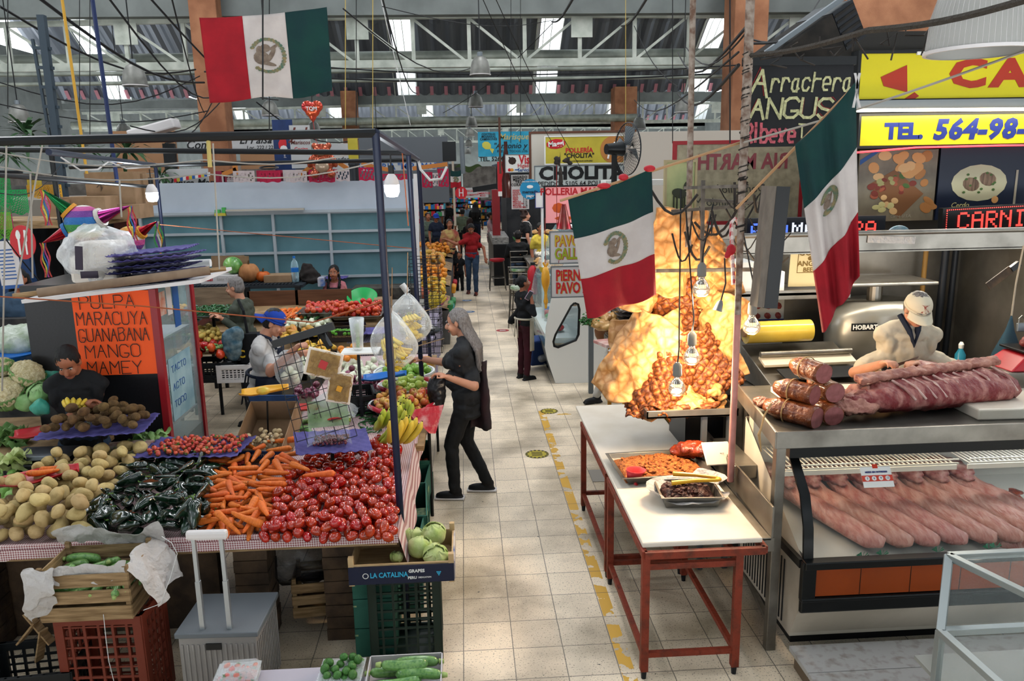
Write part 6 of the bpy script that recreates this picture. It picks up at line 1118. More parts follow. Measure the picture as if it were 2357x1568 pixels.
heap(['egg'],[(c.x-.17,c.y-.17),(c.x+.17,c.y-.17),(c.x+.17,c.y+.17),(c.x-.17,c.y+.17)],1.285,26,.024,'pale egg lying in the top pulp tray','eggs in the top pulp tray',mode='up',seed=3,lim=lambda x,y:1.33)
t=thing('rooster_figure','white rooster head ornament with red comb beside the chicharron','ornament',at(1473,790,y=6.6));MB().lathe([(.001,.09),(.04,.08),(.06,.03),(.065,-.03),(.075,-.12),(.001,-.12)],n=16).build('head',WH,t,sf=2);MB().ell((.0,0,.09),(.05,.012,.025)).build('comb',SRED,t,sf=1);MB().lathe([(.018,0),(.001,.04)],(-.055,-.02,.03),8,r=(0,-1.6,0)).build('beak',SYEL,t);MB().ell((-.01,-.052,.04),(.01,.006,.01),n=8,k=5).build('eye',INK,t)
t=punnet('clear plastic tub on the steel counter beside the chicharron',at(1445,830,z=1.05).x,at(1445,830,z=1.05).y,1.03,.3,.26,.16,.1,lid=True)
tag(MB().box(at(1400,790,z=1.05),(.2,.3,.03),(0,0,.3)).build('meat_pack',M('pink_pack','a8635c',.3,col2='c9b0a8',ns=9),w=1),'shrink wrapped pack of pink meat at the corner of the steel counter','meat pack');tag(MB().box((1.98,7.1,1.2),(.2,.02,.14)).build('price_card',SYEL,w=1),'yellow price card stuck above the egg trays','card')
# signs to the right of the aisle
t=pb('shop_sign','lit pink sign reading POLLERIA MARTHA','sign',1256,428,1405,514,11.0,M('lit_pink','d08a8c',.4,emit=.35,ecol='e08c8c'),.08,frame=INK,fw=.02);tx(t,'POLLERIA MARTHA',.13,SRED,.5,.86,bold=.03,sx=.92);tx(t,'Gallina',.08,SRED,.6,.66,bold=.02)
m=MB();w_,h_=t_dim[t.name];m.ell((.2*w_,-.004,.42*h_),(.09,.003,.07),n=16,k=4);m.ell((.28*w_,-.004,.13*h_),(.13,.003,.03),n=16,k=4);m.build('orange_shapes',M('print_orange','c9541e',.5),t)
t=pb('shop_sign','yellow Maggi POLLERIA CHOLITA sign with an orange circle at its end','sign',1256,313,1440,377,14.0,SYEL,.05,frame=WH,fw=.02);w_,h_=t_dim[t.name];MB().ell((.13*w_,-.004,.74*h_),(.17,.004,.085),(0,-.08,0),n=24,k=5).build('red_oval',SRED,t);tx(t,'Maggi',.12,WH,.13,.74,bold=.03,y=-.012,rot=.1);tx(t,'POLLERÍA',.11,SRED,.42,.48,bold=.03);tx(t,'"CHOLITA"',.105,INK,.42,.28,bold=.03);tx(t,'SERVICIO A DOMICILIO 5579-2961',.035,INK,.4,.08,bold=.02)
m=MB();m.poly([(w_*.87+.26*cos(a)*1.0,-.003,h_*.5+.24*sin(a))for a in[i*PI/12 for i in range(24)]],(0,-.002,0));m.build('orange_circle',M('print_tan','a8703a',.5),t);m=MB();m.tube([(w_*.78,-.007,h_*.15),(w_*.8,-.007,h_*.5),(w_*.86,-.007,h_*.75),(w_*.93,-.007,h_*.78)],.018,6);m.build('white_arc',WH,t)
t=pb('shop_sign','grey sign with big black slab letters CHOLITA','sign',1232,380,1437,430,13.9,M('grey_sign','a6adab',.5),.03,frame=GREYM,fw=.015);tx(t,'CHOLITA',.3,INK,.52,.62,bold=.045,sx=1.15);tx(t,'PEDIDOS 5105 64 POLLO',.11,INK,.42,.12,bold=.01)
t=pb('partition','white panel with brown frame standing behind the yellow and grey chicken signs','panel',1224,305,1440,440,14.3,M('panel_cream','bdb8ae',.6),.03,frame=M('brown_frame','5c3a2c',.6),fw=.04)
bx('stall_wall','beige wall panel at upper centre, behind the fan','panel',at(1437,303,y=13).x,at(1730,303,y=13).x,13,13.05,1.6,at(1500,303,y=13).z,M('beige_panel','a8a096',.7))
t=pb('shop_sign','round blue mercado pago sign with a handshake, on a white pole','sign',1197,412,1243,466,12.0,film('void',a=.0,bump=0),.001);bpy.data.objects.remove([k for k in t.children][0])if t.children else None
for k in[o for o in bpy.data.objects if o.parent is t]:bpy.data.objects.remove(k)
w_,h_=t_dim[t.name];MBL=M('mercado_blue','1f7fa8',.4);m=MB();m.poly([(w_/2+.15*cos(i*PI/14),0,.19+.15*sin(i*PI/14))for i in range(28)],(0,.01,0));m.poly([(.2,.0,.08),(w_+.02,0,0),(w_,0,.12)],(0,.01,0));m.build('disc',MBL,t);text('mercado',.065,INK,t,w_/2,.15,bold=.02);text('pago',.06,WH,t,w_/2,.095,bold=.02);text('PAGA CON TU CELULAR',.022,WH,t,w_/2,.3,bold=.02);MB().ell((w_/2,-.003,.225),(.05,.002,.026),n=18,k=4).build('handshake_oval',WH,t);MB().cyl((w_+.03,.03,-2.3),(w_+.03,.03,.12),.02,10).build('pole',WH,t,sf=1)
t=pb('phone_sign','small sign shaped like a white mobile phone under the round blue sign','sign',1233,443,1250,478,11.95,WH,.01,frame=SBL,fw=.008);
t=pb('shop_sign','white sign with a dark bull head and red letters Vis, Higado, Servicio','sign',1164,356,1219,397,15,WH,.03,frame=GREYM,fw=.01);tx(t,'Vis',.22,SRED,.78,.7,bold=.03,sx=.75);tx(t,'Higado',.1,SRED,.78,.37,bold=.01,sx=.9);tx(t,'Servicio',.085,BLI,.78,.12,bold=.02,sx=.9);w_,h_=t_dim[t.name];m=MB();m.ell((.28*w_,-.003,.66*h_),(.075,.002,.07),n=14,k=4);m.ell((.22*w_,-.004,.8*h_),(.05,.002,.018),(0,.5,0),n=10,k=4);m.build('bull_head',M('bull_brown','2e1f1a',.6),t);m=MB();m.ell((.16*w_,-.003,.14*h_),(.032,.002,.03),n=14,k=4,m=0);m.ell((.26*w_,-.004,.14*h_),(.032,.002,.03),n=14,k=4,m=1);m.bb(.38*w_,.56*w_,-.004,-.001,.11*h_,.17*h_,2);m.build('card_symbols',[SRED,M('card_orange','c9862a',.5),BLI],t)
t=pb('price_board','tall white price board with black heading HIGADO MEDULA TRIPA and red rows','sign',1178,402,1217,482,15.2,PRW,.02)
for k,s in enumerate(('HIGADO','MEDULA','TRIPA','CORAZON')):tx(t,s,.065,INK,.5,.93-.075*k,bold=.03,sp=1.1)
for k,s in enumerate(('HIGADO','PANZA','LENGUA','PATA','SESOS','TRIPA','MEDULA','CORAZON','MOLLEJA','COLA DE RES')):tx(t,s,.04,SRED,.06,.55-.055*k,bold=.03,align='LEFT');tx(t,'$ %d'%(60+k*11),.035,INK,.78,.55-.055*k,bold=.02)
t=pb('banner','blue seafood banner reading Marisqueria Antonio y An with a yellow fish','banner',1101,302,1222,361,17,M('banner_blue','1f7f9c',.5,col2='2f93b0',ns=5),.01);tx(t,'Marisqueria',.17,M('gold_letter','a8a068',.5),.75,.78,shear=.3,bold=.01);tx(t,'"Antonio y An',.16,INK,.7,.42,shear=.3,bold=.01);tx(t,'PAELLA TODOS LOS DIAS',.07,INK,.72,.2);tx(t,'COCTELES',.06,INK,.2,.9,bold=.02);tx(t,'MOJARRAS',.06,INK,.2,.8,bold=.02);tx(t,'CAMARONES',.06,INK,.2,.7,bold=.02);w_,h_=t_dim[t.name];m=MB();m.ell((.16*w_,-.003,.45*h_),(.1,.002,.08),(0,.4,0),n=14,k=4);m.poly([(.2*w_,-.003,.36*h_),(.3*w_,-.003,.3*h_),(.27*w_,-.003,.12*h_)],(0,-.002,0));m.build('yellow_fish',M('fish_yellow','b5b04a',.5),t)
t=pb('phone_number_strip','white strip with black TEL. 5264 under the blue seafood banner','sign',1101,361,1165,372,16.98,M('strip_teal','8fb0b4',.5),.01);tx(t,'TEL. 5264-',.12,INK,.5,.5,bold=.03)
t=pb('drink_sign','tall red soft drink sign with a dark bottle picture','sign',1147,372,1168,452,16.5,SRED,.3);w_,h_=t_dim[t.name];MB().bb(0,w_,-.01,-.002,0,h_*.14).build('white_panel',WH,t);tag(MB().lathe([(.001,0),(.09,0),(.09,.35),(.06,.5),(.09,.65),(.035,.95),(.035,1.1),(.001,1.1)],at(1166,455,y=16.3),14).build('giant_bottle',M('cola_glass','3a120c',.2,coat=.6),sf=1,w=1),'giant dark brown drink bottle beside the red sign','bottle')
bx('red_pillar','red painted pillar under the soft drink sign','pillar',at(1150,500,y=16.8).x,at(1172,500,y=16.8).x,21.0,21.3,1.2,2.4,M('pillar_red','7d2024',.5))
t=board('shop_sign','back of a large red framed sign with mirrored letters MARTHA','sign',(2.02,7.6,2.33),0,1.2,.72,M('old_cream','9a9078',.6,col2='7f7661',ns=14),.03,frame=M('frame_red','8a1c22',.5),fw=.035);text('RIA MARTHA',.2,M('faded_red','7a3a40',.6),t,.58,.55,mirror=True,bold=.03,sx=.85);text('a Domicilio',.11,M('faded_ink','3c3a34',.6),t,.7,.3,mirror=True,shear=.2);text('Fernando Mad',.11,M('faded_ink'),t,.4,.18,mirror=True,shear=.2);text('4-1',.14,M('faded_ink'),t,1.0,.07,mirror=True,bold=.02)
t=board('picture','faded poster of a dark horse leaning at an angle behind the chicharron','poster',(1.66,6.55,2.33),.25,.26,.55,M('picture_green','7f8c62',.6,col2='a8a878',ns=3),.015,frame=M('cream_frame','9c8f6c',.6),fw=.02);m=MB();m.ell((.12,-.004,.3),(.07,.004,.04),(0,.2,0));m.ell((.19,-.004,.36),(.03,.004,.045),(0,.5,0));m.ell((.21,-.004,.41),(.028,.004,.016),(0,.5,0))
for x in(.07,.1,.15,.17):m.bb(x-.006,x+.006,-.007,-.001,.15,.28)
m.build('horse_picture',M('horse_dark','2a2e20',.6),t)
# wall fan
c=at(1445,343,y=8.0);t=thing('wall_fan','black wall fan seen from the side with its wire cage turned right','fan',c,(0,0,.32));rings=MB()
for k in range(9):r=.03+.026*k;rings.lathe([(r-.002,.03*cos(k/9*1.5)),(r+.002,.03*cos(k/9*1.5))],(0,0,0),30,r=(0,PI/2,0))
m=MB()
for k in range(44):a=k*2*PI/44;m.tube([(.045,.03*cos(a),.03*sin(a)),(.03,.14*cos(a),.14*sin(a)),(0,.25*cos(a),.25*sin(a)),(-.05,.2*cos(a),.2*sin(a)),(-.055,.06*cos(a),.06*sin(a))],.002,3)
m.lathe([(.25,-.008),(.258,0),(.25,.008)],(0,0,0),40,r=(0,PI/2,0));m.build('cage',DARKM,t)
for k in range(4):
 a=k*PI/2+.3;q=MB();q.grid(lambda u,v:V((-.01+.05*(v-.5),(.04+.18*u)*cos(a+.55*(v-.5)),(.04+.18*u)*sin(a+.55*(v-.5)))),5,5);q.build('blade',GREYM,t,sf=2)
MB().cyl((-.06,0,0),(-.24,0,0),.07,16,r2=.05).build('motor',BLK,t,sf=1);MB().beam((-.15,0,-.05),(-.15,0,-.4),.04).build('bracket',BLK,t)
bx('fan_shelf','white rolled tubes and box below the wall fan','shelf',at(1390,400,y=8.1).x,at(1530,400,y=8.1).x,8.0,8.3,2.67,2.73,WH)
m=MB();c=at(1290,415,y=12.8);m.ell(c,(.04,.04,.25),n=8)
for k in range(7):m.ell(c+V((.07*cos(k*2.1)*(1+k*.2),0,.3+.06*sin(k*3))),(.05,.03,.04),n=8)
m.cyl(c,c+V((0,0,.45)),.008,6);tag(fuse(m,'hanging_scale',DUST,vox=.02,disp=.01,w=1),'dusty black hanging bundle in front of the yellow chicken sign','bundle')
# brick counter, stools, extinguisher, glass counter
TIL=M('beige_wall_tile','8f7d6c',.5);a=at(1213,580,y=16).x
m=MB();m.bb(1.28,1.9,13.4,17.5,0,1.1);t=thing('tiled_counter','counter faced in beige brick shaped tiles behind the chicken case','counter',(1.6,15.4,0));m.build('core',M('white_plaster','a9a297',.7),t,w=1);m=MB()
for j in range(14):
 for i in range(16):m.bb(1.272,1.285,13.42+.255*i+.12*(j%2),13.42+.255*i+.12*(j%2)+.235,.02+.076*j,.085+.076*j)
for j in range(14):
 for i in range(3):m.bb(1.285+.2*i,1.47+.2*i,13.385,13.4,.02+.076*j,.085+.076*j)
m.build('tile_facing',TIL,t,w=1);MB().bb(1.2,1.9,13.3,17.5,1.1,1.14).build('steel_top',BSTEEL,t,w=1)
for i in range(9):chicken((1.33+.14*(i%4),13.6+.22*(i//4),1.22+.03*(i//4)),1.9,.95,'plucked chicken piece on the tray of the tiled counter','plucked chickens on the tiled counter')
heap(['egg'],[(1.32,14.5),(1.7,14.5),(1.7,14.95),(1.32,14.95)],1.32,60,.024,'white egg in the tray on the tiled counter','eggs on the tiled counter',mode='up',seed=8);bx('egg_tray','grey pulp egg tray on the tiled counter','egg tray',1.3,1.72,14.48,14.98,1.14,1.31,MOLD)
c=at(1210,600,y=13.3);t=thing('fire_extinguisher','red fire extinguisher mounted on the tiled counter','extinguisher',(1.16,13.7,.75));MB().lathe([(.001,0),(.085,0),(.09,.03),(.09,.4),(.05,.47),(.03,.5),(.001,.5)],n=18).build('cylinder',REDP,t,sf=1);MB().bb(-.04,.04,-.02,.02,.5,.55).build('valve',BLK,t);MB().tube([(.03,0,.52),(.09,0,.5),(.1,0,.3)],.01,6).build('hose',BLK,t)
def stool(label,x,y,h=.72,back=True,seat=None,rot=0):
 t=thing('bar_stool',label,'stool',(x,y,0),rot)
 for sx in(-1,1):
  for sy in(-1,1):MB().tube([(sx*.2,sy*.18,0),(sx*.15,sy*.14,h)],.013,8).build('leg',BSTEEL,t,sf=1)
 MB().lathe([(.001,h-.02),(.17,h-.02),(.19,h+.01),(.18,h+.05),(.001,h+.055)],n=22).build('seat',seat or M('green_white_seat','6f9a64',.4,col2='c9cfc4',ns=9),t,sf=1);MB().lathe([(.185,.3),(.195,.31),(.185,.32)],n=20).build('foot_ring',BSTEEL,t,sf=1)
 if back:
  m=MB();m.tube([(-.17,.16,h),(-.18,.2,h+.42),(.18,.2,h+.42),(.17,.16,h)],.011,7)
  for k in range(3):m.tube([(-.175,.19,h+.1+.1*k),(.175,.19,h+.1+.1*k)],.007,6)
  m.build('back_frame',BSTEEL,t,sf=1)
 return t
stool('chrome bar stool with back and green seat in front of the tiled counter',1.0,14.6,rot=2.9);stool('chrome bar stool with a red seat beside the black counter',.78,19.5,seat=REDP,back=False)
bx('black_counter','black bar counter with white trays beyond the man on the stool','counter',.72,1.1,20.2,24.5,0,1.05,BLK);bx('dish_stack','stack of white and dark trays at the end of the black counter','trays',.7,1.12,20.3,22.5,1.05,1.22,M('stacked_trays','a8a49c',.4,col2='3a3c3e',ns=12,stretch=(1,1,8)))
t=thing('glass_counter','small glass counter topped with raw meat and green leaves','counter',(1.35,18.3,0));MB().bb(1.12,2.1,18.0,19.4,0,.95).build('base',BSTEEL,t,w=1);MB().loft([[(1.14,18.02,.95),(2.1,18.02,.95),(2.1,19.3,.95),(1.14,19.3,.95)],[(1.26,18.2,1.38),(2.1,18.2,1.38),(2.1,19.2,1.38),(1.26,19.2,1.38)]]).build('glass_hood',film('case_glass2','c9d8d6',.3,.05,0),t,w=1)
MB().bb(1.18,2.15,18.1,19.3,1.38,1.41).build('top_tray',BSTEEL,t,w=1);parsley('row of green leaves hanging around the edge of the far glass counter',(1.6,18.12,1.38),.1,40,2)
m=MB();rr=random.Random(3)
for k in range(420):q=V((rr.uniform(1.12,2.1),18.08+rr.uniform(-.06,.04),1.4-abs(rr.gauss(0,.09))));a=rr.uniform(0,6.3);m.poly([q,q+V((.05*cos(a),.01,.03)),q+V((.03*cos(a+1),-.02,-.04))])
tag(m.build('leaf_garland',PARS,w=1),'garland of green leaves along the front of the far glass counter','garland')
for i in range(6):chicken((1.3+.16*i,18.5,1.46),.5*i,.9,'pale raw meat piece on top of the far glass counter','raw pieces on the far glass counter')
tag(MB().bb(1.4,1.75,16.1,16.12,1.15,1.3).build('price_card',PRW,w=1),'small printed card on the counter under the price board','card')
t=thing('hand_trolley','folded blue and grey shopping trolley bag behind the woman with the apron','trolley',(1.02,11.3,0),.3);MB().box((0,0,.28),(.26,.2,.42),(.3,0,0)).build('bag',M('navy_bag','1c3566',.7),t,bev=.03);MB().box((.13,-.1,.2),(.34,.12,.1),(0,-.2,0)).build('flap',M('grey_bag_flap','6f7378',.8),t,bev=.04);MB().lathe([(.05,-.015),(.06,-.01),(.06,.01),(.05,.015)],(.16,.0,.06),16,r=(0,PI/2,0)).build('wheel',BLK,t);MB().tube([(.05,-.1,.1),(.2,-.12,.03),(.24,-.1,.12)],.008,6).build('wire_foot',GREYM,t)
bx('black_bag','black box shaped bag on the floor by the tiled counter','bag',1.0,1.26,12.9,13.25,0,.34,M('black_cloth','17181a',.9),.03)
# floor stickers
for i,(px,py,r,c1,lb)in enumerate(((1264,947,.105,'yellow','round yellow and black floor sticker nearest the chicken case'),(1236,1046,.12,'yellow','round yellow and black floor sticker nearest the red tables'),(1105,955,.1,'yellow','round yellow floor sticker behind the legs of the grey haired woman'),(1157,761,.12,'red','round red floor sticker beside the woman with the apron'),(1080,718,.12,'blue','nearer of two blue round floor stickers on the aisle'),(1075,692,.11,'blue','further of two blue round floor stickers on the aisle'))):
 p=at(px,py,z=.0);t=thing('floor_sticker',lb,'sticker',(p.x,p.y,.002));cc={'yellow':M('sticker_yellow','a89a32',.6),'red':M('sticker_red2','a84848',.6),'blue':M('sticker_blue','5a7498',.6)}[c1]
 MB().lathe([(.001,.001),(r,.001),(r,0)],n=28).build('disc',cc,t);m=MB();n_=16 if c1=='yellow' else 0
 for k in range(n_):
  a=k*2*PI/16;b_=a+.22;m.poly([(r*cos(a),r*sin(a),.002),(r*cos(b_),r*sin(b_),.002),(r*.8*cos(b_),r*.8*sin(b_),.002),(r*.8*cos(a),r*.8*sin(a),.002)],(0,0,.0006))
 for k in range(4):m.bb(-r*.45,r*.45,-r*.4+k*r*.25,-r*.3+k*r*.25,.002,.0026)
 m.build('printed_marks',INK if c1=='yellow' else WH,t)
for i,(px,py,w_,h_,lb)in enumerate(((1138,622,.06,1.9,'worn yellow dash on the floor beyond the man in red'),(1116,620,.5,.05,'yellow bar across the aisle nearer the man in red'),(1116,608,.45,.05,'yellow bar across the aisle further away'))):
 p=at(px,py,z=0);tag(MB().bb(p.x-w_/2,p.x+w_/2,p.y-h_/2,p.y+h_/2,.001,.003).build('floor_marking',M('road_yellow','a8862e',.7),w=1),lb,'marking')
tag(MB().bb(1.12,1.5,6.9,7.2,.001,.004).build('floor_hatch',M('hatch_grey','7f7a72',.7),w=1),'square floor hatch beside the first red table','hatch')
SHW=M('shutter_white','a9b2bd',.45,col2='9fa8b3',ns=2);SHT=M('shutter_teal','587d86',.5,col2='4e727b',ns=3);SHF=M('shutter_frame','9aa2a8',.45)
t=thing('shutter_wall','pale blue and white metal shutter wall across the back of the second stall','shutter',(-2.7,12,1.1));MB().bb(-4.72,-.68,12.02,12.06,2.32,2.76).build('white_upper_panel',SHW,t,w=1);MB().bb(-4.72,-.68,12.03,12.06,.9,2.32).build('teal_panel',SHT,t,w=1);m=MB()
for x in(-4.7,-3.55,-2.8,-1.98,-1.2,-.7):m.bb(x-.02,x+.02,11.98,12.03,1.1,2.32)
for z in(1.35,1.72,2.02,2.3):m.bb(-4.72,-.68,11.985,12.025,z-.018,z+.018)
m.build('frame_bars',SHF,t,w=1);MB().bb(-4.72,-.68,11.97,12.06,2.3,2.34).build('ledge',SHF,t,w=1)
t=thing('toy_blocks','little stack of green and yellow toy blocks on the shutter ledge','toy',at(508,497,y=11.97));MB().bb(-.08,.08,-.03,.03,0,.04).build('yellow_block',SYEL,t);MB().bb(-.07,-.0,-.03,.03,.04,.09).build('green_block',M('toy_green','3f9a4a',.4),t);MB().bb(.03,.08,-.03,.03,.04,.12).build('green_block',M('toy_green'),t)
tag(MB().bb(at(520,495,y=11.9).x,at(700,495,y=11.9).x,11.9,11.96,2.345,2.37).build('lath',M('pale_lath','a39c90',.7),w=1),'long pale lath lying on the shutter ledge','lath')
def far_stand(px0,px1,py,z,d,label):A,B=stand(px0,px1,py,z,d,label,WOOD);return A,B
def pxheap(keys,poly,z,n,r,label,group,**k):return heap(keys,pp(poly,z),z,n,r,label,group,**k)
for(a,b,py,z,d,lb)in((435,870,812,.8,1.3,'front step of the second stall, holding peppers and crates'),(430,880,770,.95,.9,'middle step of the second stall, holding papayas and limes'),(440,880,728,1.1,1.0,'upper step of the second stall, holding carrots and tomatoes')):far_stand(a,b,py,z-.02,d,lb)
pxheap(['round_tomato'],[(708,722),(800,720),(790,700),(708,702)],1.13,60,.034,'round red tomato in the left tray of the second stall','tomatoes in the left tray',seed=40,lim=lambda x,y:1.3)
steel_tray('metal_tray','grey metal tray under the left tomato pile of the second stall',at(750,722,z=1.12),.62,.5,.05,0);
q=at(822,728,z=1.12);steel_tray('metal_tray','pale metal tray under the tall tomato pile beside the green bowl',(q.x,q.y+.12,1.1),.6,.6,.05,0)
heap(['round_tomato'],[(q.x-.27,q.y-.12),(q.x+.27,q.y-.12),(q.x+.25,q.y+.38),(q.x-.25,q.y+.38)],1.12,110,.037,'round red tomato in the tall pile beside the green bowl','tomatoes in the tall pile',seed=41,lim=lambda x,y:1.42-abs(x-q.x)*.4)
pxheap(['carrot_0','carrot_1'],[(635,736),(700,734),(700,716),(640,718)],1.1,42,.018,'orange carrot in the small stack of the second stall','carrots in the second stall',L=.15,mode='long',seed=42,yaw=(1.5,.15))
pxheap(['cucumber'],[(690,738),(735,736),(735,716),(690,718)],1.1,16,.02,'dark cucumber beside the carrots of the second stall','cucumbers in the second stall',L=.15,mode='long',seed=43,yaw=(1.2,.4))
pxheap(['white_onion'],[(655,762),(762,758),(755,735),(670,740)],1.0,70,.042,'white onion in the heap of the second stall','onions in the second stall',mode='up',seed=44,lim=lambda x,y:1.16)
pxheap(['papaya','mango'],[(632,785),(728,782),(728,765),(635,768)],.97,22,.048,'yellow orange papaya under the white onions','papayas under the white onions',L=.12,mode='long',seed=45,sc=(.7,.85),lim=lambda x,y:1.12)
t=carton('lime_box','dark brown carton of limes with a printed front in the second stall',(at(790,782,z=.97).x,at(790,782,z=.97).y+.1,.95),0,.46,.3,.13,M('dark_carton','241a18',.6),1,'box');text('freshandsweet',.04,M('carton_gold','8f7a50',.6),t,0,.07,-.156)
q=at(790,768,z=1.05);heap(['lime'],[(q.x-.2,q.y-.02),(q.x+.2,q.y-.02),(q.x+.2,q.y+.22),(q.x-.2,q.y+.22)],1.03,40,.023,'green lime in the dark carton of the second stall','limes in the dark carton',seed=46,lim=lambda x,y:1.13)
for i,(px,py,r,key,n,lb,gr,z)in enumerate(((490,716,.3,'green_chili',170,'green chili on the upper round plate','chilies on the upper plate',1.28),(420,735,.22,'green_chili',60,'green chili on the lower round plate','chilies on the lower plate',1.16),(415,705,.2,'mango',9,'small yellow mango on the plate behind the freezer glass','mangoes behind the freezer',1.3))):
 q=at(px,py,z=z);t=thing('round_plate',('large grey round plate heaped with green chilies','smaller round plate of chilies beside the freezer','round plate of yellow mangoes behind the freezer')[i],'plate',(q.x,q.y,z-.04));MB().lathe([(.001,0),(r*.8,0),(r,.03),(r*1.02,.03),(r*.8,-.008),(.001,-.008)],n=30).build('dish',GREYM,t,sf=2);MB().cyl((0,0,-z+.04),(0,0,-.005),.02).build('stand_post',DARKM,t)
 heap([key],[(q.x+r*.75*cos(a),q.y+r*.75*sin(a))for a in[k*PI/6 for k in range(12)]],z-.03,n,.011 if 'chili' in key else .03,lb,gr,L=.07,mode='long',seed=50+i,sc=(1.1,1.4)if 'chili' in key else(.7,.8))
pxheap(['guava'],[(445,792),(512,785),(500,765),(445,770)],.98,62,.034,'pale yellow guava in the tilted box of the second stall','guavas in the second stall',seed=53,sc=(.95,1.1));q=at(478,790,z=.95);tag(MB().box((q.x,q.y+.12,.95),(.52,.5,.02),(.2,0,0)).build('tilted_board',WOOD,w=1),'tilted wooden board carrying the yellow guavas','board')
pxheap(['round_tomato'],[(455,832),(515,830),(515,808),(455,812)],.85,22,.05,'large red tomato in the black crate beside the freezer','large tomatoes in the black crate',seed=54,sc=(1.4,1.6),lim=lambda x,y:1.02);pxheap(['zucchini','green_chili'],[(455,808),(525,806),(525,795),(455,797)],.97,18,.02,'pale green pepper behind the large red tomatoes','green peppers behind the tomatoes',L=.1,mode='long',seed=55,sc=(.7,.9))
q=at(485,858,z=.72);plastic_crate('plastic_crate','black plastic crate under the large red tomatoes',(q.x,q.y+.2,.6),0,.48,.36,.22,BLKC,4,6);q=at(535,858,z=.72);plastic_crate('plastic_crate','white plastic crate with lattice sides behind the vendor in the blue cap',(q.x,q.y+.2,.6),0,.34,.36,.2,PRW,4,8)
t=pb('printed_carton','black carton with yellow letters A.B.','box',514,806,556,832,8.8,INK,.3);tx(t,'A.B.C',.12,M('letter_yellow','c9a52a',.5),.5,.6,bold=.03);tx(t,'CALIDAD',.04,GREYM,.5,.15)
# boards, tables and things behind the second stall
t=pb('plywood_board','brown plywood board standing in front of the girl with braids','board',688,665,808,712,11.0,PLY,.015);t=pb('plywood_board','brown plywood board under the black plastic shelf','board',572,668,686,712,11.05,PLY,.015);t=pb('plywood_board','pale grain plywood board behind the man in the olive jacket','board',440,660,560,730,11.0,PLYP,.015)
BPL=M('black_table_plastic','20262c',.5);A,B=at(430,657,y=11.2),at(700,657,y=11.2);t=thing('plastic_table','long black plastic slatted shelf carrying the watermelon and pumpkins','table',((A.x+B.x)/2,11.4,0));m=MB();m.bb(A.x,B.x,11.1,11.7,A.z-.06,A.z-.02)
for i in range(30):m.bb(A.x+.05*i,A.x+.05*i+.03,11.12,11.68,A.z-.02,A.z)
m.build('slatted_top',BPL,t,w=1)
for px in(571,688):q=at(px,700,y=11.08);MB().bb(q.x-.035,q.x+.035,11.05,11.12,0,A.z-.03).build('leg',INK,t,w=1)
ZS=A.z
WML=M('watermelon_rind','2c6a2c',.3,col2='7fae5c',ns=10,nc=.55,stretch=(1,1,.12),coat=.4)
tag(MB().ell((at(538,625,y=11.4).x,11.4,ZS+.24),(.135,.135,.12),(0,.4,0),20,14).build('watermelon',WML,sf=2,w=1),'green striped watermelon on the white carton','watermelon')
PKM=M('pumpkin_orange','b8581c',.5,col2='a04a16',ns=5,bump=.2);PKT=M('pumpkin_tan','a87448',.7,col2='8f5f38',ns=9,bump=.3)
def pumpkin(label,px,r,mat,sq=.85):
 q=at(px,650,y=11.4);m=MB();m.loft([[V((r*max(.03,cos(ph))**.8*(1+.07*cos(10*a))*cos(a),r*max(.03,cos(ph))**.8*(1+.07*cos(10*a))*sin(a),r*sq*sin(ph)*(1-.12*(ph>1.2))))for a in[i*2*PI/40 for i in range(40)]]for ph in[-PI/2+PI*j/14 for j in range(15)]]);o=m.build('pumpkin',mat,sf=2,loc=(q.x,11.4,ZS+r*sq));tag(o,label,'pumpkin');MB().tube([(0,0,r*sq*.9),(.01,0,r*sq+.04)],[.015,.01],7).build('stem',BRN,o)
pumpkin('large tan pumpkin on the black shelf',575,.14,PKT,.95);pumpkin('small orange pumpkin to the right of the tan one',607,.1,PKM,.75)
t=carton('fruit_carton','white printed carton under the watermelon',(at(512,650,y=11.4).x,11.4,ZS),0,.5,.3,.12,PRW,0,tape=False);text('Easy Open',.06,M('faint_pen'),t,.1,.07,-.153);text('Real',.08,SRED,t,-.15,.07,-.153,bold=.02)
carton('fruit_carton','flat brown carton between the orange pumpkin and the water bottle',(at(645,650,y=11.4).x,11.4,ZS),0,.38,.3,.1)
t=thing('water_bottle','clear plastic water bottle with a blue label on the black shelf','bottle',(at(681,655,y=11.3).x,11.3,ZS));MB().lathe([(.001,0),(.05,0),(.052,.1),(.048,.13),(.052,.22),(.04,.28),(.016,.31),(.016,.33)],n=16).build('body',film('pet','b8dcea',.4,.05,.2),t,sf=2);MB().lathe([(.053,.14),(.053,.2)],n=16).build('label_band',BLUEP,t);MB().cyl((0,0,.33),(0,0,.36),.018).build('cap',BLUEP,t)
tag(fuse(MB().ell((at(712,640,y=11.5).x,11.5,ZS+.05),(.17,.12,.1)).ell((at(706,620,y=11.5).x,11.5,ZS+.16),(.08,.06,.1),(0,-.4,0)).ell((at(725,645,y=11.5).x,11.45,ZS),(.2,.1,.05)),'dark_cloth',M('dark_brown_cloth','1f1a18',.9),vox=.015,disp=.03,ds=9,w=1),'heap of dark brown cloth beside the water bottle','cloth');bx('small_box','small blue and white box beside the girl with braids','box',at(731,650,y=11.3).x,at(746,650,y=11.3).x,11.3,11.5,at(740,660,y=11.3).z,at(740,640,y=11.3).z,M('blue_white_box','2a5a9c',.5,col2='b5b0b0',ns=9))
for i,(x0,x1,y0,y1,yy,lb)in enumerate(((490,562,588,636,11.8,'large folded brown cardboard sheet leaning on the shutter'),(535,572,590,640,11.6,'narrower brown cardboard sheet in front of the large one'))):pb('cardboard_sheet',lb,'cardboard',x0,y0,x1,y1,yy,CARD,.02)
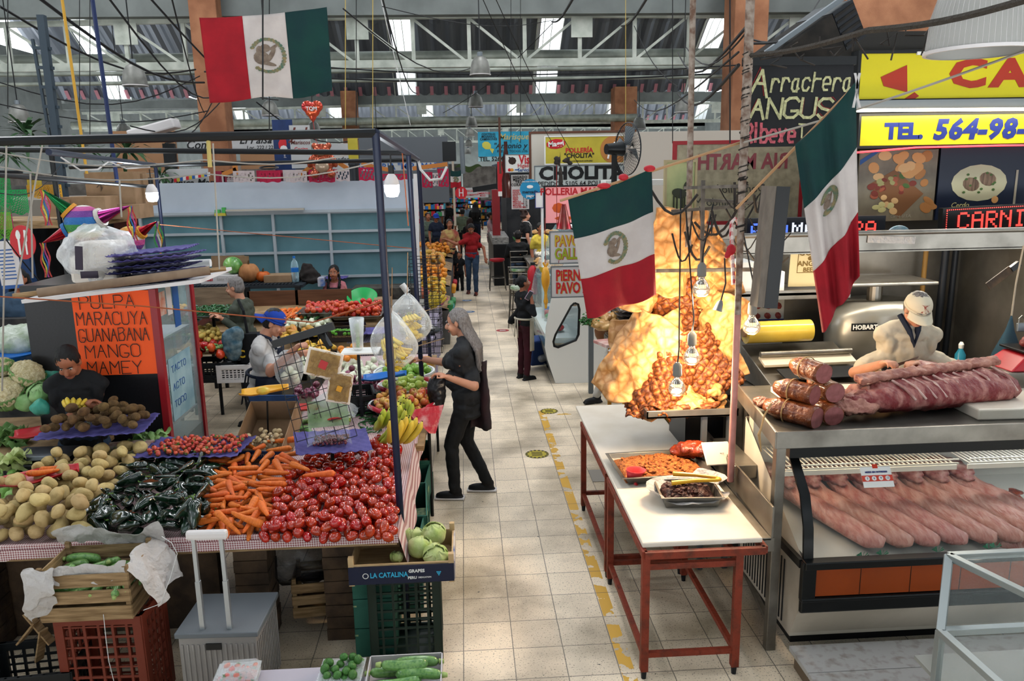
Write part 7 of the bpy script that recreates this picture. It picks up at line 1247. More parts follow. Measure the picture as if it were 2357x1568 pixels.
q=at(832,690,y=10.9);t=thing('green_bowl','bright green plastic bowl behind the tall tomato pile','bowl',(q.x,11.0,q.z));MB().lathe([(.001,-.06),(.12,-.05),(.2,.04),(.21,.04),(.13,-.06),(.001,-.07)],r=(.5,0,0),n=30).build('bowl',M('bright_green','1f9a4e',.35),t,sf=2);MB().cyl((0,.05,-q.z+.02),(0,.05,-.05),.02).build('stand_post',DARKM,t)
bx('ledge','dark cluttered stone ledge under the shutter at right','ledge',at(812,650,y=11.7).x,-.68,11.5,11.98,.95,1.22,M('dirty_stone','4a4640',.9,col2='2e2b28',ns=9));bx('ledge_board','pale grey board in front of the dark ledge beside the post','board',at(862,680,y=11.0).x,-.6,10.9,11.4,1.0,1.07,M('grey_plaster','77736c',.8))
tag(MB().cyl(at(925,655,y=11.2),at(938,672,y=11.2),.045,12).build('paper_roll',WH,w=1,sf=1),'white paper roll on the grey board below the shutter','roll');carton('fruit_carton','brown carton standing beside the tall tomato pile',(at(870,715,z=1.1).x,10.9,.75),0,.22,.3,.42)
for i,(px,py,z,w,d,rz,lb)in enumerate(((838,768,1.0,.5,.4,.1,'purple pulp tray beside the celery bag'),(760,640,1.3,.5,.3,0,'purple pulp tray behind the girl with braids'))):q=at(px,py,z=z)if i==0 else at(px,644,y=11.8);t=thing('pulp_tray',lb,'tray',q,rz);egg_tray(w,d,PURP,t,'pulp_sheet')
# freezer with the orange sign
FA=at(372,830,y=6.05);FX=FA.x;t=thing('drinks_fridge','black and red drinks fridge with a glass side, carrying the orange menu sheet','fridge',(FX-.45,6.5,0));q=at(455,830,x=FX);FYB=q.y
MB().bb(FX-.95,FX,6.05,FYB,0,.75).build('base',BLK,t,w=1);MB().bb(FX-.95,FX-.03,6.05,6.1,.75,2.06).build('black_door',M('speckled_black','121316',.35,col2='17181c',ns=60),t,w=1);MB().bb(FX-.95,FX-.85,6.1,FYB,.75,2.06).build('far_side',BLK,t,w=1)
for y in(6.05,FYB):MB().bb(FX-.03,FX+.02,y-.03,y+.03,0,2.06).build('red_frame_post',M('fridge_red','8a1620',.35),t,w=1)
MB().bb(FX-.95,FX+.02,6.02,FYB+.03,2.02,2.07).build('top_frame',BLK,t,w=1);MB().bb(FX,FX+.004,6.08,FYB-.03,.1,2.02).build('glass_side',film('fridge_glass','9fb4b8',.22,.03,0),t,w=1)
for z in(.9,1.25,1.6):MB().bb(FX-.85,FX-.02,6.1,FYB-.05,z,z+.015).build('wire_shelf',GREYM,t,w=1)
hold=thing('fridge_sticker','set of orange, white and blue stickers at the top of the fridge glass','sticker',(FX+.006,6.1,1.78),PI/2);MB().bb(.0,.13,-.003,0,.02,.2).build('orange_card',M('sticker_orange','b8562a',.5,col2='c9c0b8',ns=9),hold);MB().bb(.16,.26,-.003,0,.0,.22).build('white_card',PRW,hold);MB().bb(.29,.42,-.003,0,-.12,.24).build('blue_card',BLI,hold)
hold=thing('paper_notice','pale blue printed paper stuck low on the fridge glass','paper',(FX+.006,6.15,.95),PI/2);MB().bb(0,.5,-.003,0,0,.5).build('sheet',M('pale_blue_paper','6f8f9a',.7,col2='8fa8ae',ns=5),hold)
for k,s in enumerate(('TACTO','ACTO','TODO')):script(s,.05,.05,.006,BLI,hold,.05,.38-.14*k,seed=k)
a=at(187,866,y=6.02);b=at(346,668,y=6.02);OR=M('neon_orange_paper','f0581e',.6);w_,h_=b.x-a.x,b.z-a.z
t=thing('menu_sheet','bright orange hand lettered sheet listing MARACUYA GUANABANA MANGO MAMEY','sign',(a.x,6.03,a.z));m=MB();m.grid(lambda u,v:V((w_*u,-.004-.006*sin(u*7)*v,h_*v)),12,12);m.build('sheet',OR,t,sf=1)
for k,(s,n_)in enumerate((('PULPA',5),('MARACUYA',8),('GUANABANA',9),('MANGO',5),('MAMEY',5))):cw=w_*(.88 if n_>6 else .7)/n_/1.25;script(s,cw,h_*.15,.006,INK,t,w_*(.04 if n_>6 else .1),h_*(.8-.195*k),y=-.014,gap=.28,seed=k+1,jit=.03)
# shelf above with roll, foam trays, purple pads
A=at(30,682,y=5.55);B=at(520,618,y=5.9);tag(MB().cyl(A,B,.018,8).build('hanging_pole',WOOD,w=1,sf=1),'wooden pole hung level above the young man at left','pole');C1,C2=A.lerp(B,.11),A.lerp(B,.92)
tag(MB().cyl(C1,C2,.032,16).build('cardboard_tube',M('tube_card','7d6a58',.8,col2='6e5c4c',ns=9,stretch=(1,1,1)),w=1,sf=1),'long brown cardboard tube threaded on the hanging pole','tube')
tz=at(330,640,y=6.1).z;SX=at(300,640,y=6.1).x;t=thing('hanging_board','white board shelf over the fridge, carrying foam trays and purple pads','shelf',(SX,6.15,tz-.05));MB().box((0,0,.0),(1.25,.8,.025),(0,-.09,0)).build('board',PRW,t)
m=MB();c=V((at(225,600,y=6.1).x,6.15,tz-.02));m.box(c+V((0,0,.1)),(.34,.3,.2));m.box(c+V((.02,0,.24)),(.3,.26,.12));tag(m.build('foam_tray_stack',FOAM,w=1,bev=.03),'stack of white foam trays on the hanging board','foam trays')
tag(crumple(lambda u,v:(c.x+.27*cos(u*6.283)*(sin(PI*(v*.85+.12))**.5),c.y+.22*sin(u*6.283)*(sin(PI*(v*.85+.12))**.5),c.z+.02+.4*v),34,20,.035,9).build('plastic_bag',film('bag_white','e2e4e6',.5,.2),sf=2,w=1),'crumpled clear white bag around the stack of foam trays','bag');tag(MB().box(c+V((-.03,-.27,.2)),(.05,.01,.17),(0,.1,0)).box(c+V((.03,-.275,.08)),(.12,.01,.05)).build('ribbon_label',M('dark_ribbon','2a2030',.5),w=1),'dark ribbon label on the bag of foam trays','label')
for k in range(6):
 q=V((at(355,600,y=6.0).x+.02*sin(k*2),6.05,tz-.03+.043*k));t=thing('pulp_pad','dark purple pulp pad in the pile on the hanging board, number %s from the bottom'%('one','two','three','four','five','six')[k],'pad',q,(.0,-.08,.15*sin(k*3)));egg_tray(.56,.4,PURP if k>3 else M('navy_purple','23224e',.8),t,'pulp_sheet',.015)
tag(MB().cyl(at(395,610,y=6.4),at(485,605,y=6.4),.03,12).build('plastic_roll',film('roll_white','e8e8e8',.7,.3,.2),w=1,sf=1),'white plastic bag roll to the right of the purple pads','roll')
for i,(a,b)in enumerate((((100,320),(35,675)),((15,330),(5,900)),((505,620),(490,330)),((275,415),(280,500)),((75,640),(70,400)))):tag(MB().cyl(at(*a,y=5.6),at(*b,y=5.6),.006,5).build('rope',M('grey_rope','8f8a82',.9),w=1),('pale rope running down left of the menu sheet','pale rope at the far left edge of the picture','rope carrying the right end of the hanging pole','short white cord above the bag of foam trays','pale rope carrying the left end of the hanging pole')[i],'rope')
# left edge produce
t=thing('cauliflower_table','wooden table at the left edge carrying the cauliflowers','table',(-3.6,6.2,0));MB().bb(-4.6,-2.75,5.6,6.6,.86,.9).build('top',WOOD,t,w=1);MB().bb(-4.5,-2.8,5.65,5.69,0,.86).build('front_board',CONC,t,w=1)
for i,(px,py,s)in enumerate(((15,905,1.25),(62,862,1.15),(-25,870,1.1),(5,850,.9))):put('cauliflower_a',at(px,py,y=5.95-.1*(i==0)),(.5,.2*i,i),s,'large creamy cauliflower piled at the left edge of the stall','cauliflowers at the left edge')
for i,(px,py,s)in enumerate(((95,905,1.0),(60,925,.9))):put('green_cabbage',at(px,py,y=5.85),(.4,0,i*2),s,'green cabbage between the cauliflowers and the young man','cabbages beside the cauliflowers')
t=thing('blue_bucket','blue plastic bucket with bagged vegetables behind the cauliflowers','bucket',at(30,835,y=6.6));MB().lathe([(.001,-.14),(.14,-.14),(.18,.08),(.19,.08),(.17,.06),(.001,.05)],n=26).build('bucket',BLUEP,t,sf=2)
for i,(px,py,yy,sx,sz,mt,lb)in enumerate(((45,790,6.9,.3,.16,M('bagged_greens','8a9c7a',.3,col2='c9d0c4',ns=9,bump=.6),'large clear bag of pale greens at the left edge'),(128,875,6.1,.11,.12,M('teal_bag','3f9a86',.3,bump=.6,alpha=.85),'teal plastic bag behind the head of the young man'),(95,940,5.7,.06,.06,M('teal_bag'),'small teal bag beside the cabbage'))):
 q=at(px,py,y=yy);tag(crumple(lambda u,v:(q.x+sx*cos(u*6.283)*sin(PI*v),q.y+sx*.7*sin(u*6.283)*sin(PI*v),q.z+sz*cos(PI*v)),26,14,.03,9,i).build('vegetable_bag',mt,sf=2,w=1),lb,'bag')
for i,(px,py,s)in enumerate(((122,815,1),(150,800,1),(30,810,.9))):
 q=at(px,py,y=7.0);t=thing('pineapple',('pineapple behind the young man at left','pineapple beside the fridge','pineapple top in the blue bucket')[i],'pineapple',q);MB().ell((0,0,-.08),(.07,.07,.1),n=14,k=10).build('fruit',M('pineapple_skin','8a6a2c',.7,col2='5c4a22',ns=30,bump=.8,bs=60),t,sf=2);m=MB()
 for k in range(26):a=k*2.4;r=.03+.06*(k/26);m.poly([(0+.012*cos(a+1.5),.012*sin(a+1.5),0),(-.012*cos(a+1.5),-.012*sin(a+1.5),0),(r*cos(a),r*sin(a),.17-.1*(k/26))])
 m.build('leaf_crown',M('pineapple_leaf','3d5a34',.5),t)
# cardboard boxes and party things at upper left
for i,(x0,y0,x1,y1,yy,lb,rz)in enumerate(((202,395,305,472,9.3,'large brown printed carton high on the stall at left',.0),(285,400,328,476,9.5,'brown carton with a white label beside the large one',.0),(145,452,240,500,8.9,'wide brown carton below the large printed one',0),(105,460,150,500,8.8,'dark brown carton at the left end of the pile',0),(240,470,320,505,9.2,'shaded brown carton under the labelled one',0))):
 t=pb('carton',lb,'box',x0,y0,x1,y1,yy,CARD,.4)
 if i<3:tx(t,('↑','c','Cont')[i],.12,M('carton_ink','4a3c30',.8),.3,.5);w_,h_=t_dim[t.name];MB().bb(w_*.7,w_*.88,-.003,-.001,h_*.08,h_*.3).build('paper_label',PRW,t)if i==1 else None
t=thing('storage_loft','wooden loft beam and shelf carrying the brown cartons at left','shelf',(-5.4,9.3,0));MB().bb(-6.9,-4.0,8.7,9.9,at(200,505,y=8.8).z-.08,at(200,505,y=8.8).z).build('shelf_board',WOOD,t,w=1)
for x in(-6.8,-4.1):MB().bb(x-.04,x+.04,9.2,9.28,0,at(200,505,y=8.8).z-.08).build('post',DARKM,t,w=1)
tag(MB().bb(-5.6,-4.7,8.9,9.0,0,2.25).build('blue_door',M('deep_blue_panel','12345e',.5),w=1),'dark blue upright panel behind the striped pinata','panel')
bx('dark_cabinet','tall black cabinet with hanging goods behind the blue panel','cabinet',-7.6,-5.7,8.6,9.6,0,2.3,M('black_cab','101114',.7))
PC=[M('pin_%d'%i,c,.5,bump=.6,bs=60)for i,c in enumerate(('b8403a','c98a2a','c9b84a','3d8a4a','2a6aa8','6a3a8a','b84a8a','c9c4bc'))]
def pinata(label,px,py,yy,r,cones,seed):
 q=at(px,py,y=yy);t=thing('pinata',label,'pinata',q);n=16;prof=[(r*cos(-PI/2+PI*j/n),r*sin(-PI/2+PI*j/n))for j in range(n+1)]
 for b in range(8):
  m=MB();m.lathe(prof[b*2:b*2+3],n=26);m.build('paper_band',PC[(b+seed)%8],t,sf=2)
 m=MB();m.lathe([(.001,-r),(.001,r)],n=3)
 for i,(dx,dy,dz,L,mt,tc)in enumerate(cones):
  d=V((dx,dy,dz)).normalized();b0=d*r*.8;MB().tube([b0,d*(r+L)],[r*.45,.004],16).build('cone_spike',mt,t,sf=1);MB().tube([d*r*.9-d*.0,d*(r*.9+.03)],[r*.52,r*.5],16).build('spike_collar',PC[(i*3+1)%8],t,sf=1)
  for k in range(5):a=d*(r+L);MB().grid(lambda u,v:a+V((.012*(k-2)+.014*(u-.5)+.012*sin(v*9+k),.004*k,-.3*v)),2,10).build('streamer',PC[(k*2+seed)%8],t)
 return t
FG=M('foil_green','1f6a3a',.15,.8);FP=M('foil_magenta','8a2a6a',.15,.8);FRD=M('foil_red','8a1420',.15,.8)
pinata('striped rainbow pinata with a green cone above and a red cone to the left',195,515,7.2,.16,((-.75,-.2,.8,.25,FG,0),(-1,-.2,-.45,.22,FRD,0),(1,-.1,.35,.28,FP,0)),0);pinata('smaller rainbow pinata with a red cone beside the foam trays',300,552,7.3,.12,((.9,-.1,.55,.18,FRD,0),(.2,-.4,-.9,.1,M('foil_blue','1c3a8a',.2,.7),0)),3)
for i,(px,py,yy,w,h,c,lb)in enumerate(((0,440,7.8,.2,.28,'1f7a3c','green cut paper flag at the upper left edge'),(30,465,7.7,.28,.22,'1f8a4a','wide green cut paper banner at the left edge'),(5,520,7.5,.2,.24,'5a9a2a','lime green cut paper banner below the green ones'),(8,490,7.9,.16,.3,'a01e5a','magenta cut paper banner behind the green ones'),(103,440,8.2,.32,.12,'b8861c','crinkled orange yellow paper decoration above the cartons'),(80,425,8.3,.12,.1,'a8901c','yellow star shaped decoration beside the orange paper'))):
 q=at(px,py,y=yy);m=MB();m.grid(lambda u,v:V((w*(u-.5),.02*sin(u*9+i),h*(v-.5)+.012*sin(u*16)*(1-v))),36,26);hol=[f for k,f in enumerate(m.f)if(k%36+k//36*2)%7 not in(0,3)or k%36 in(0,35)or k//36 in(0,25)];m.f=hol;m.m=[0]*len(hol)
 tag(m.build('paper_banner',M('papel_'+c,c,.6,tl=.3),loc=q),lb,'paper banner')
t=thing('round_sign','red oval sign with white knife and fork at the left edge','sign',at(53,558,y=6.8));MB().lathe([(.001,-.005),(.14,-.005),(.14,.005),(.001,.005)],n=30,r=(PI/2,0,0),sx=.72).build('disc',SRED,t);m=MB();m.bb(-.035,-.02,-.012,-.006,-.1,.1);m.ell((-.028,-.009,.06),(.02,.003,.04),n=10,k=4);m.bb(.02,.033,-.012,-.006,-.1,.1);m.ell((.03,-.009,.05),(.014,.003,.055),n=10,k=4);m.build('cutlery_symbol',WH,t)
t=thing('paper_notice','white and blue paper notice under the red oval sign','paper',at(20,610,y=6.9),(0,-.05,0));MB().bb(-.09,.09,0,.004,-.2,.2).build('sheet',PRW,t);m=MB()
for k in range(9):m.bb(-.07,.05,-.003,-.001,.12-.03*k,.13-.03*k)
m.bb(-.09,.09,-.003,-.001,-.2,-.17);m.build('printed_lines',BLI,t)
t=carton('open_carton','open brown carton lying on the dark stand behind the young man',(at(130,735,y=7.4).x,7.5,at(130,760,y=7.4).z),.5,.4,.3,.28,CARD,2)
t=thing('wheelchair_wheel','dark spoked wheel behind the fridge at left','wheel',at(145,790,y=7.6));MB().lathe([(.2,-.012),(.215,0),(.2,.012),(.195,0)],n=34,r=(PI/2,0,.5)).build('tyre',BLK,t);m=MB()
for k in range(14):a=k*PI/7;m.tube([(0,0,0),(.19*cos(a)*.88,.19*cos(a)*.48,.19*sin(a))],.002,3)
m.build('spokes',GREYM,t)
tag(MB().cyl(at(90,705,y=6.4),at(140,815,y=6.3),.014,8).build('broom_handle',BLUEP,w=1,sf=1),'blue broom handle leaning behind the young man','handle');bx('dark_shelving','dark crowded shelving behind the left end of the stall','shelving',-6.2,-3.1,8.0,8.4,0,1.5,M('dark_clutter','1c1e22',.8,col2='3c3a38',ns=6))
# ================================================================= people
SK1=M('skin_tan','9a6248',.5,col2='8a543c',ns=6,sss=.15);SK2=M('skin_light','b5846c',.5,col2='a8745c',ns=6,sss=.15);HBLK=M('hair_black','0e0c0d',.45,bump=.5,bs=70,stretch=(6,6,1));HGRY=M('hair_grey','7f7a78',.45,col2='5a5452',ns=26,stretch=(5,5,.5),bump=.5);HBRN=M('hair_brown','2e1c16',.5,bump=.5,bs=70,stretch=(6,6,1));SHOEB=M('shoe_black','121316',.6)
EYEW=M('eye_white','b8b0a8',.3);EYED=M('eye_dark','120c0a',.2);LIP=M('lips','7d4238',.5)
def cloth(n,c,c2=None):return M('cloth_'+n,c,.85,col2=c2 or c,ns=6,bump=.25,bs=18)
def facing(dx,dy):return math.atan2(-dx,dy)
def person(label,loc,rot,H=1.7,lean=0,head=(0,0),arms=None,legs=None,skin=SK1,shirt=None,pants=None,hair=HBLK,hs='short',cap=None,sleeve=.5,shoes=SHOEB,vox=.011,belly=0,detail=1,curl=.5,female=0,build=1,long_shirt=0,sole=None,group=None,cat='person',apron=None,hr=0):
 k=H/1.7;t=thing('person',label,cat,loc,rot,group);R3=Matrix.Rotation(-lean,3,'X');hip=V((0,0,.92))
 def T(x,y,z):return(hip+R3@(V((x,y,z))-hip))*k
 A=arms or{};Lg=legs or{};bs=build
 def arm(s):
  a=A.get(s);sh=T(.163*s*bs,0,1.365);el=V(a[0])*k if a else T(.215*s*bs,-.01,1.13);wr=V(a[1])*k if a else T(.225*s*bs,.07,.88);return sh,el,wr
 def limb(m,pts,rs):
  for(p,q),(a,b)in zip(zip(pts,pts[1:]),zip(rs,rs[1:])):n=5;m.tube([p.lerp(q,i/n)for i in range(n+1)],[a+(b-a)*i/n for i in range(n+1)],12)
  for p,r in zip(pts,rs):m.ell(p,r*.99,n=12,k=8)
 def leg(s):
  a=Lg.get(s);hp=V((.088*s,0,.9))*k;kn=V(a[0])*k if a else V((.095*s,.015,.49))*k;an=V(a[1])*k if a else V((.095*s,-.02,.08))*k;return hp,kn,an
 hc=T(0,.02,1.585);RH=Matrix.Rotation(head[1],3,'Z')@Matrix.Rotation(-head[0]-lean*.6,3,'X');nk=T(0,-.005,1.47);hcen=nk+RH@(V((0,.028,.125))*k)
 def Hd(x,y,z):return hcen+RH@(V((x,y,z))*k)
 def torso(m,e=0):
  e*=1;f=female;m.ell(T(0,0,.95),((.158+e+.012*f)*k*bs,(.115+e+.01*f)*k,.12*k));m.ell(T(0,.012+belly*.4,1.08),((.143+e-.012*f)*k*bs,(.105+e+belly)*k,.13*k));m.ell(T(0,.0,1.25),((.158+e)*k*bs,(.105+e)*k,.16*k));m.ell(T(0,-.01,1.36),((.15+e)*k*bs,(.092+e)*k,.07*k))
  if f:
   for s in(-1,1):m.ell(T(.07*s,.075+e*1.3,1.25),.052*k+e*1.5)
  for s in(-1,1):m.tube([T(.03*s,-.01,1.42),T(.09*s*bs,-.01,1.40),T(.15*s*bs,-.005,1.37)],[.05*k+e,.056*k+e,.054*k+e],12);m.ell(T(.125*s*bs,0,1.3),((.055+e*.7)*k,(.085+e*.7)*k,(.09+e)*k))
 b=MB();torso(b);b.tube([T(0,-.01,1.4),nk,hcen+RH@V((0,-.02,-.04))*k],[.062*k,.054*k,.05*k],12)
 b.ell(Hd(0,-.012,.03),(.073*k,.09*k,.085*k),RH);b.ell(Hd(0,.022,-.035),(.057*k,.066*k,.075*k),RH);b.ell(Hd(0,.05,-.085),(.032*k,.03*k,.025*k),RH)
 b.tube([Hd(0,.088,.012),Hd(0,.106,-.022),Hd(0,.094,-.036)],[.009*k,.015*k,.012*k],8)
 for s in(-1,1):b.ell(Hd(.074*s,-.005,-.005),(.012*k,.02*k,.032*k),RH);b.ell(Hd(.035*s,.065,-.03),(.022*k,.02*k,.024*k),RH)
 for s in(-1,1):
  sh,el,wr=arm(s);limb(b,[sh,el],[.044*k,.041*k]);limb(b,[el,wr],[.041*k,.028*k]);d=(wr-el).normalized();up=V((0,0,1));n_=d.cross(V((0,0,1))if abs(d.z)<.9 else V((0,1,0))).normalized();q=n_.cross(d).normalized();pc=wr+d*.045*k
  Rm=Matrix((d,n_,q)).transposed();b.ell(pc,(.05*k,.04*k,.019*k),Rm,n=12,k=8)
  for f in range(4):
   o=(f-1.5)*.019*k;L=(.075,.086,.08,.062)[f]*k;p0=pc+d*.035*k+n_*o;c=curl*(1+.12*f);p1=p0+(d*cos(c*.5)-q*sin(c*.5))*L*.45;p2=p1+(d*cos(c*1.5)-q*sin(c*1.5))*L*.32;p3=p2+(d*cos(c*2.4)-q*sin(c*2.4))*L*.26;b.tube([p0,p1,p2,p3],[.0098*k,.0092*k,.0085*k,.0068*k],7);b.ell(p1,.0092*k,n=7,k=5);b.ell(p3,.0068*k,n=7,k=5)
  th=pc-n_*.03*k*s*-1;i_=s if True else 1;tn=n_*(-s if(n_.x*s)>0 else s);p0=wr+d*.022*k+tn*.026*k;p1=p0+(d*.75+tn*.65-q*.3).normalized()*.04*k;p2=p1+(d*.95+tn*.15-q*.4).normalized()*.035*k;b.tube([p0,p1,p2],[.0125*k,.011*k,.008*k],7);b.ell(p2,.008*k,n=7,k=5)
  hp,kn,an=leg(s);limb(b,[hp,kn],[.078*k,.052*k]);limb(b,[kn,an],[.052*k,.034*k]);b.ell(an+V((0,.06,-.045))*k,(.036*k,.1*k,.028*k))
 fuse(b,'body',skin,t,vox=vox,sm=3)
 # face
 if detail:
  for s in(-1,1):
   e=MB();e.ell(Hd(.03*s,.069,.008),(.0125*k,.008*k,.0042*k if head[0]<.3 else .0018*k),RH,n=10,k=6);e.build('eye',EYEW,t,sf=1);e=MB();e.ell(Hd(.03*s,.0745,.005),(.0055*k,.004*k,.0055*k),RH,n=8,k=5);e.build('iris',EYED,t);e=MB();e.tube([Hd(.012*s,.088,.028),Hd(.03*s,.086,.034),Hd(.048*s,.072,.029)],[.003*k,.0045*k,.002*k],5);e.build('eyebrow',hair,t)
  e=MB();e.tube([Hd(-.024,.083,-.06),Hd(0,.092,-.057),Hd(.024,.083,-.06)],[.002*k,.0065*k,.002*k],6);e.tube([Hd(-.02,.082,-.065),Hd(0,.09,-.066),Hd(.02,.082,-.065)],[.002*k,.006*k,.002*k],6);e.build('lips',LIP,t,sf=1)
 h=MB()
 if hs:
  h.ell(Hd(0,-.022,.045),(.08*k,.09*k,.082*k),RH);h.ell(Hd(0,-.04,.0),(.078*k,.068*k,.085*k),RH)
  for s in(-1,1):h.ell(Hd(.062*s,-.005,.035),(.02*k,.04*k,.045*k),RH)
  if hs=='long':
   for i in range(16):
    u=(i/15-.5)*2;p=[Hd(.075*sin(u*1.5),-.04-.05*cos(u*1.5),.05),Hd(.09*sin(u*1.5),-.05-.045*cos(u*1.5),-.07),T(.13*sin(u*1.4),-.1-.04*cos(u),1.36+hr),T(.15*u*.75+.012*sin(i*5),-.13-.02*cos(i*2),1.17+.05*sin(i*3)+hr)];h.tube([p[0],p[0].lerp(p[1],.5),p[1],p[1].lerp(p[2],.5),p[2],p[2].lerp(p[3],.5),p[3]],[.024*k,.026*k,.024*k,.024*k,.022*k,.018*k,.008*k],8)
  if hs=='bun':h.ell(Hd(0,-.115,.03),(.055*k,.05*k,.055*k));[h.ell(Hd(.05*sin(i*2.3),-.13-.02*cos(i),.03+.05*cos(i*1.7)),.018*k,n=8,k=5)for i in range(9)]
  if hs=='curly':[h.ell(Hd(.085*sin(i*1.3),-.05-.05*cos(i*.7),.03+.09*cos(i*2.1)),.035*k,n=8,k=5)for i in range(22)]
  if hs=='braids':
   for s in(-1,1):h.tube([Hd(.07*s,.0,-.02),Hd(.085*s,.01,-.1),T(.09*s,.09,1.36),T(.075*s,.12,1.22)],[.022*k,.02*k,.022*k,.012*k],8);[h.ell(Hd(.08*s+.012*s*(i%2),.01+.02*i,-.08-.03*i),.02*k,n=8,k=5)for i in range(5)]
  fuse(h,'hair',hair,t,vox=max(.009,vox*.9),sm=2,disp=.004,ds=50)
 if cap:
  m,back,cm=MB(),cap[1],cap[0];prof=[(.09*cos(a),.082*sin(a))for a in[i*PI/2/10 for i in range(11)]];R4=RH
  rings=[[Hd(0,-.012,.035)+R4@(V((q*cos(a)*.96,q*sin(a)*1.1,z*1.05))*k)for a in[i*PI/14 for i in range(28)]]for q,z in prof];m.loft(rings,caps=False);m.loft([[Hd(0,-.012,.035)+R4@(V((q*cos(a)*.96,q*sin(a)*1.1,z))*k)for a in[i*PI/14 for i in range(28)]]for q,z in((.09,0),(.091,-.018))],caps=False);c_=m.build('cap',cm,t,sf=2,solid=.003)
  m=MB();sg=-1 if back else 1;m.grid(lambda u,v:Hd(0,-.012,.035)+R4@(V((sin((u-.5)*2.2)*(.087+.012*v),sg*(cos((u-.5)*2.2)*.099+.075*v*cos((u-.5)*2.6)),-.014-.028*v+.02*v*abs(u-.5)*-2))*k),16,6);m.build('brim',cm,c_,sf=2,solid=.004)
  if len(cap)>2:m=MB();m.grid(lambda u,v:Hd(0,-.012,.035)+R4@(V((.06*(u-.5)*1.3,(.1-.028*v-.022*(u-.5)**2*4)*(1 if not back else 1)*(1 if cap[2]!='T' else-1)+.0,.008+.05*v))*k)+R4@V((0,.008*(1 if cap[2]!='T' else-1),0)),6,4);m.build('badge',cap[3],c_)
 if shirt:
  m=MB();torso(m,.012)
  if long_shirt:m.ell(T(0,-.0,.86),(.17*k*bs,.13*k,.14*k));m.ell(T(0,0,.78),(.165*k*bs,.125*k,.1*k*long_shirt))
  m.ell(T(0,0,.9),((.165)*k*bs,.127*k,.09*k));m.tube([T(0,-.012,1.4),T(0,-.008,1.455)],[.075*k,.066*k],12)
  for s in(-1,1):
   sh,el,wr=arm(s)
   if sleeve<=1:e=sh.lerp(el,sleeve);limb(m,[sh,e],[.058*k*bs,.064*k*bs])
   else:limb(m,[sh,el],[.064*k*bs,.053*k]);limb(m,[el,el.lerp(wr,sleeve-1)],[.053*k,.04*k])
  fuse(m,'shirt',shirt,t,vox=vox,sm=6,disp=.011,ds=11)
 if pants:
  m=MB();m.ell(T(0,0,.97)if lean<.2 else V((0,0,.95))*k,(.168*k*bs,.127*k,.075*k));m.ell(V((0,-.005,.9))*k,(.168*k*bs,.13*k,.1*k))
  for s in(-1,1):hp,kn,an=leg(s);limb(m,[hp,kn],[.092*k,.066*k]);limb(m,[kn,an+V((0,0,.015))],[.066*k,.052*k])
  fuse(m,'trousers',pants,t,vox=vox,sm=3,disp=.008,ds=12)
 for s in(-1,1):
  hp,kn,an=leg(s);m=MB();m.ell(an+V((0,.055,-.045))*k,(.043*k,.125*k,.036*k));m.ell(an+V((0,-.01,-.01))*k,(.043*k,.055*k,.05*k));m.box(an+V((0,.05,-.07))*k,(.08*k,.25*k,.022*k));fuse(m,'shoe',shoes,t,vox=.009,sm=3);sole and MB().box(an+V((0,.05,-.072))*k,(.088*k,.27*k,.022*k)).build('sole',sole,t,bev=.009)
 if apron:
  m=MB();z0,z1,bib=apron[1],apron[2],apron[3]
  m.grid(lambda u,v:T((.18+.0*v)*bs*sin((u-.5)*3.3),(.135+belly*.9)*cos((u-.5)*3.3)+.012+.006*sin(u*17)*(1-v),z0+(z1-z0)*v),20,12)
  if bib:m.grid(lambda u,v:T((.12-.04*v)*(u-.5)*2,.135+belly*(1-v)+.01-.05*(u-.5)**2,z1+(1.38-z1)*v),10,8);[m.tube([T(.08*s,.125,1.37),T(.09*s,.06,1.46),T(.05*s,-.06,1.47)],.011*k,6)for s in(-1,1)]
  m.tube([T(.17*bs*cos(a),.135*sin(a),z1)for a in[i*PI/12 for i in range(25)]],.012,6);[m.grid(lambda u,v,s=s:T(.03*s+.035*(u-.5)+.02*s*v,-.14-.012*v,z1-.3*v),2,5)for s in(-1,1)]
  m.build('apron',apron[0],t,sf=2,solid=.004)
 return t
BKT=cloth('black','0d0f12');NAVT=cloth('navy','111a2c');WHT=cloth('white','b9b6b4','aaa7a5');OLV=cloth('olive','3f443a','363b32');PNK=cloth('pink','a8656c');CHR=cloth('charcoal','24262a','1e2023');BURG=cloth('burgundy','3a0f1a','2e0c14');CRM=cloth('cream','b7ae9c','a39a88');REDT=cloth('red','8a1218','7a0f15');JEAN=cloth('jeans','1c2c40','2c3e54');YELT=cloth('yellow','b09a55','a08a48')
def pl(px,py,y,t): # local point of a person standing at t
 return
def local(t,p,H):
 d=V(p)-t[0];c,s=cos(-t[1]),sin(-t[1]);return(V((d.x*c-d.y*s,d.x*s+d.y*c,d.z)))*(1.7/H)
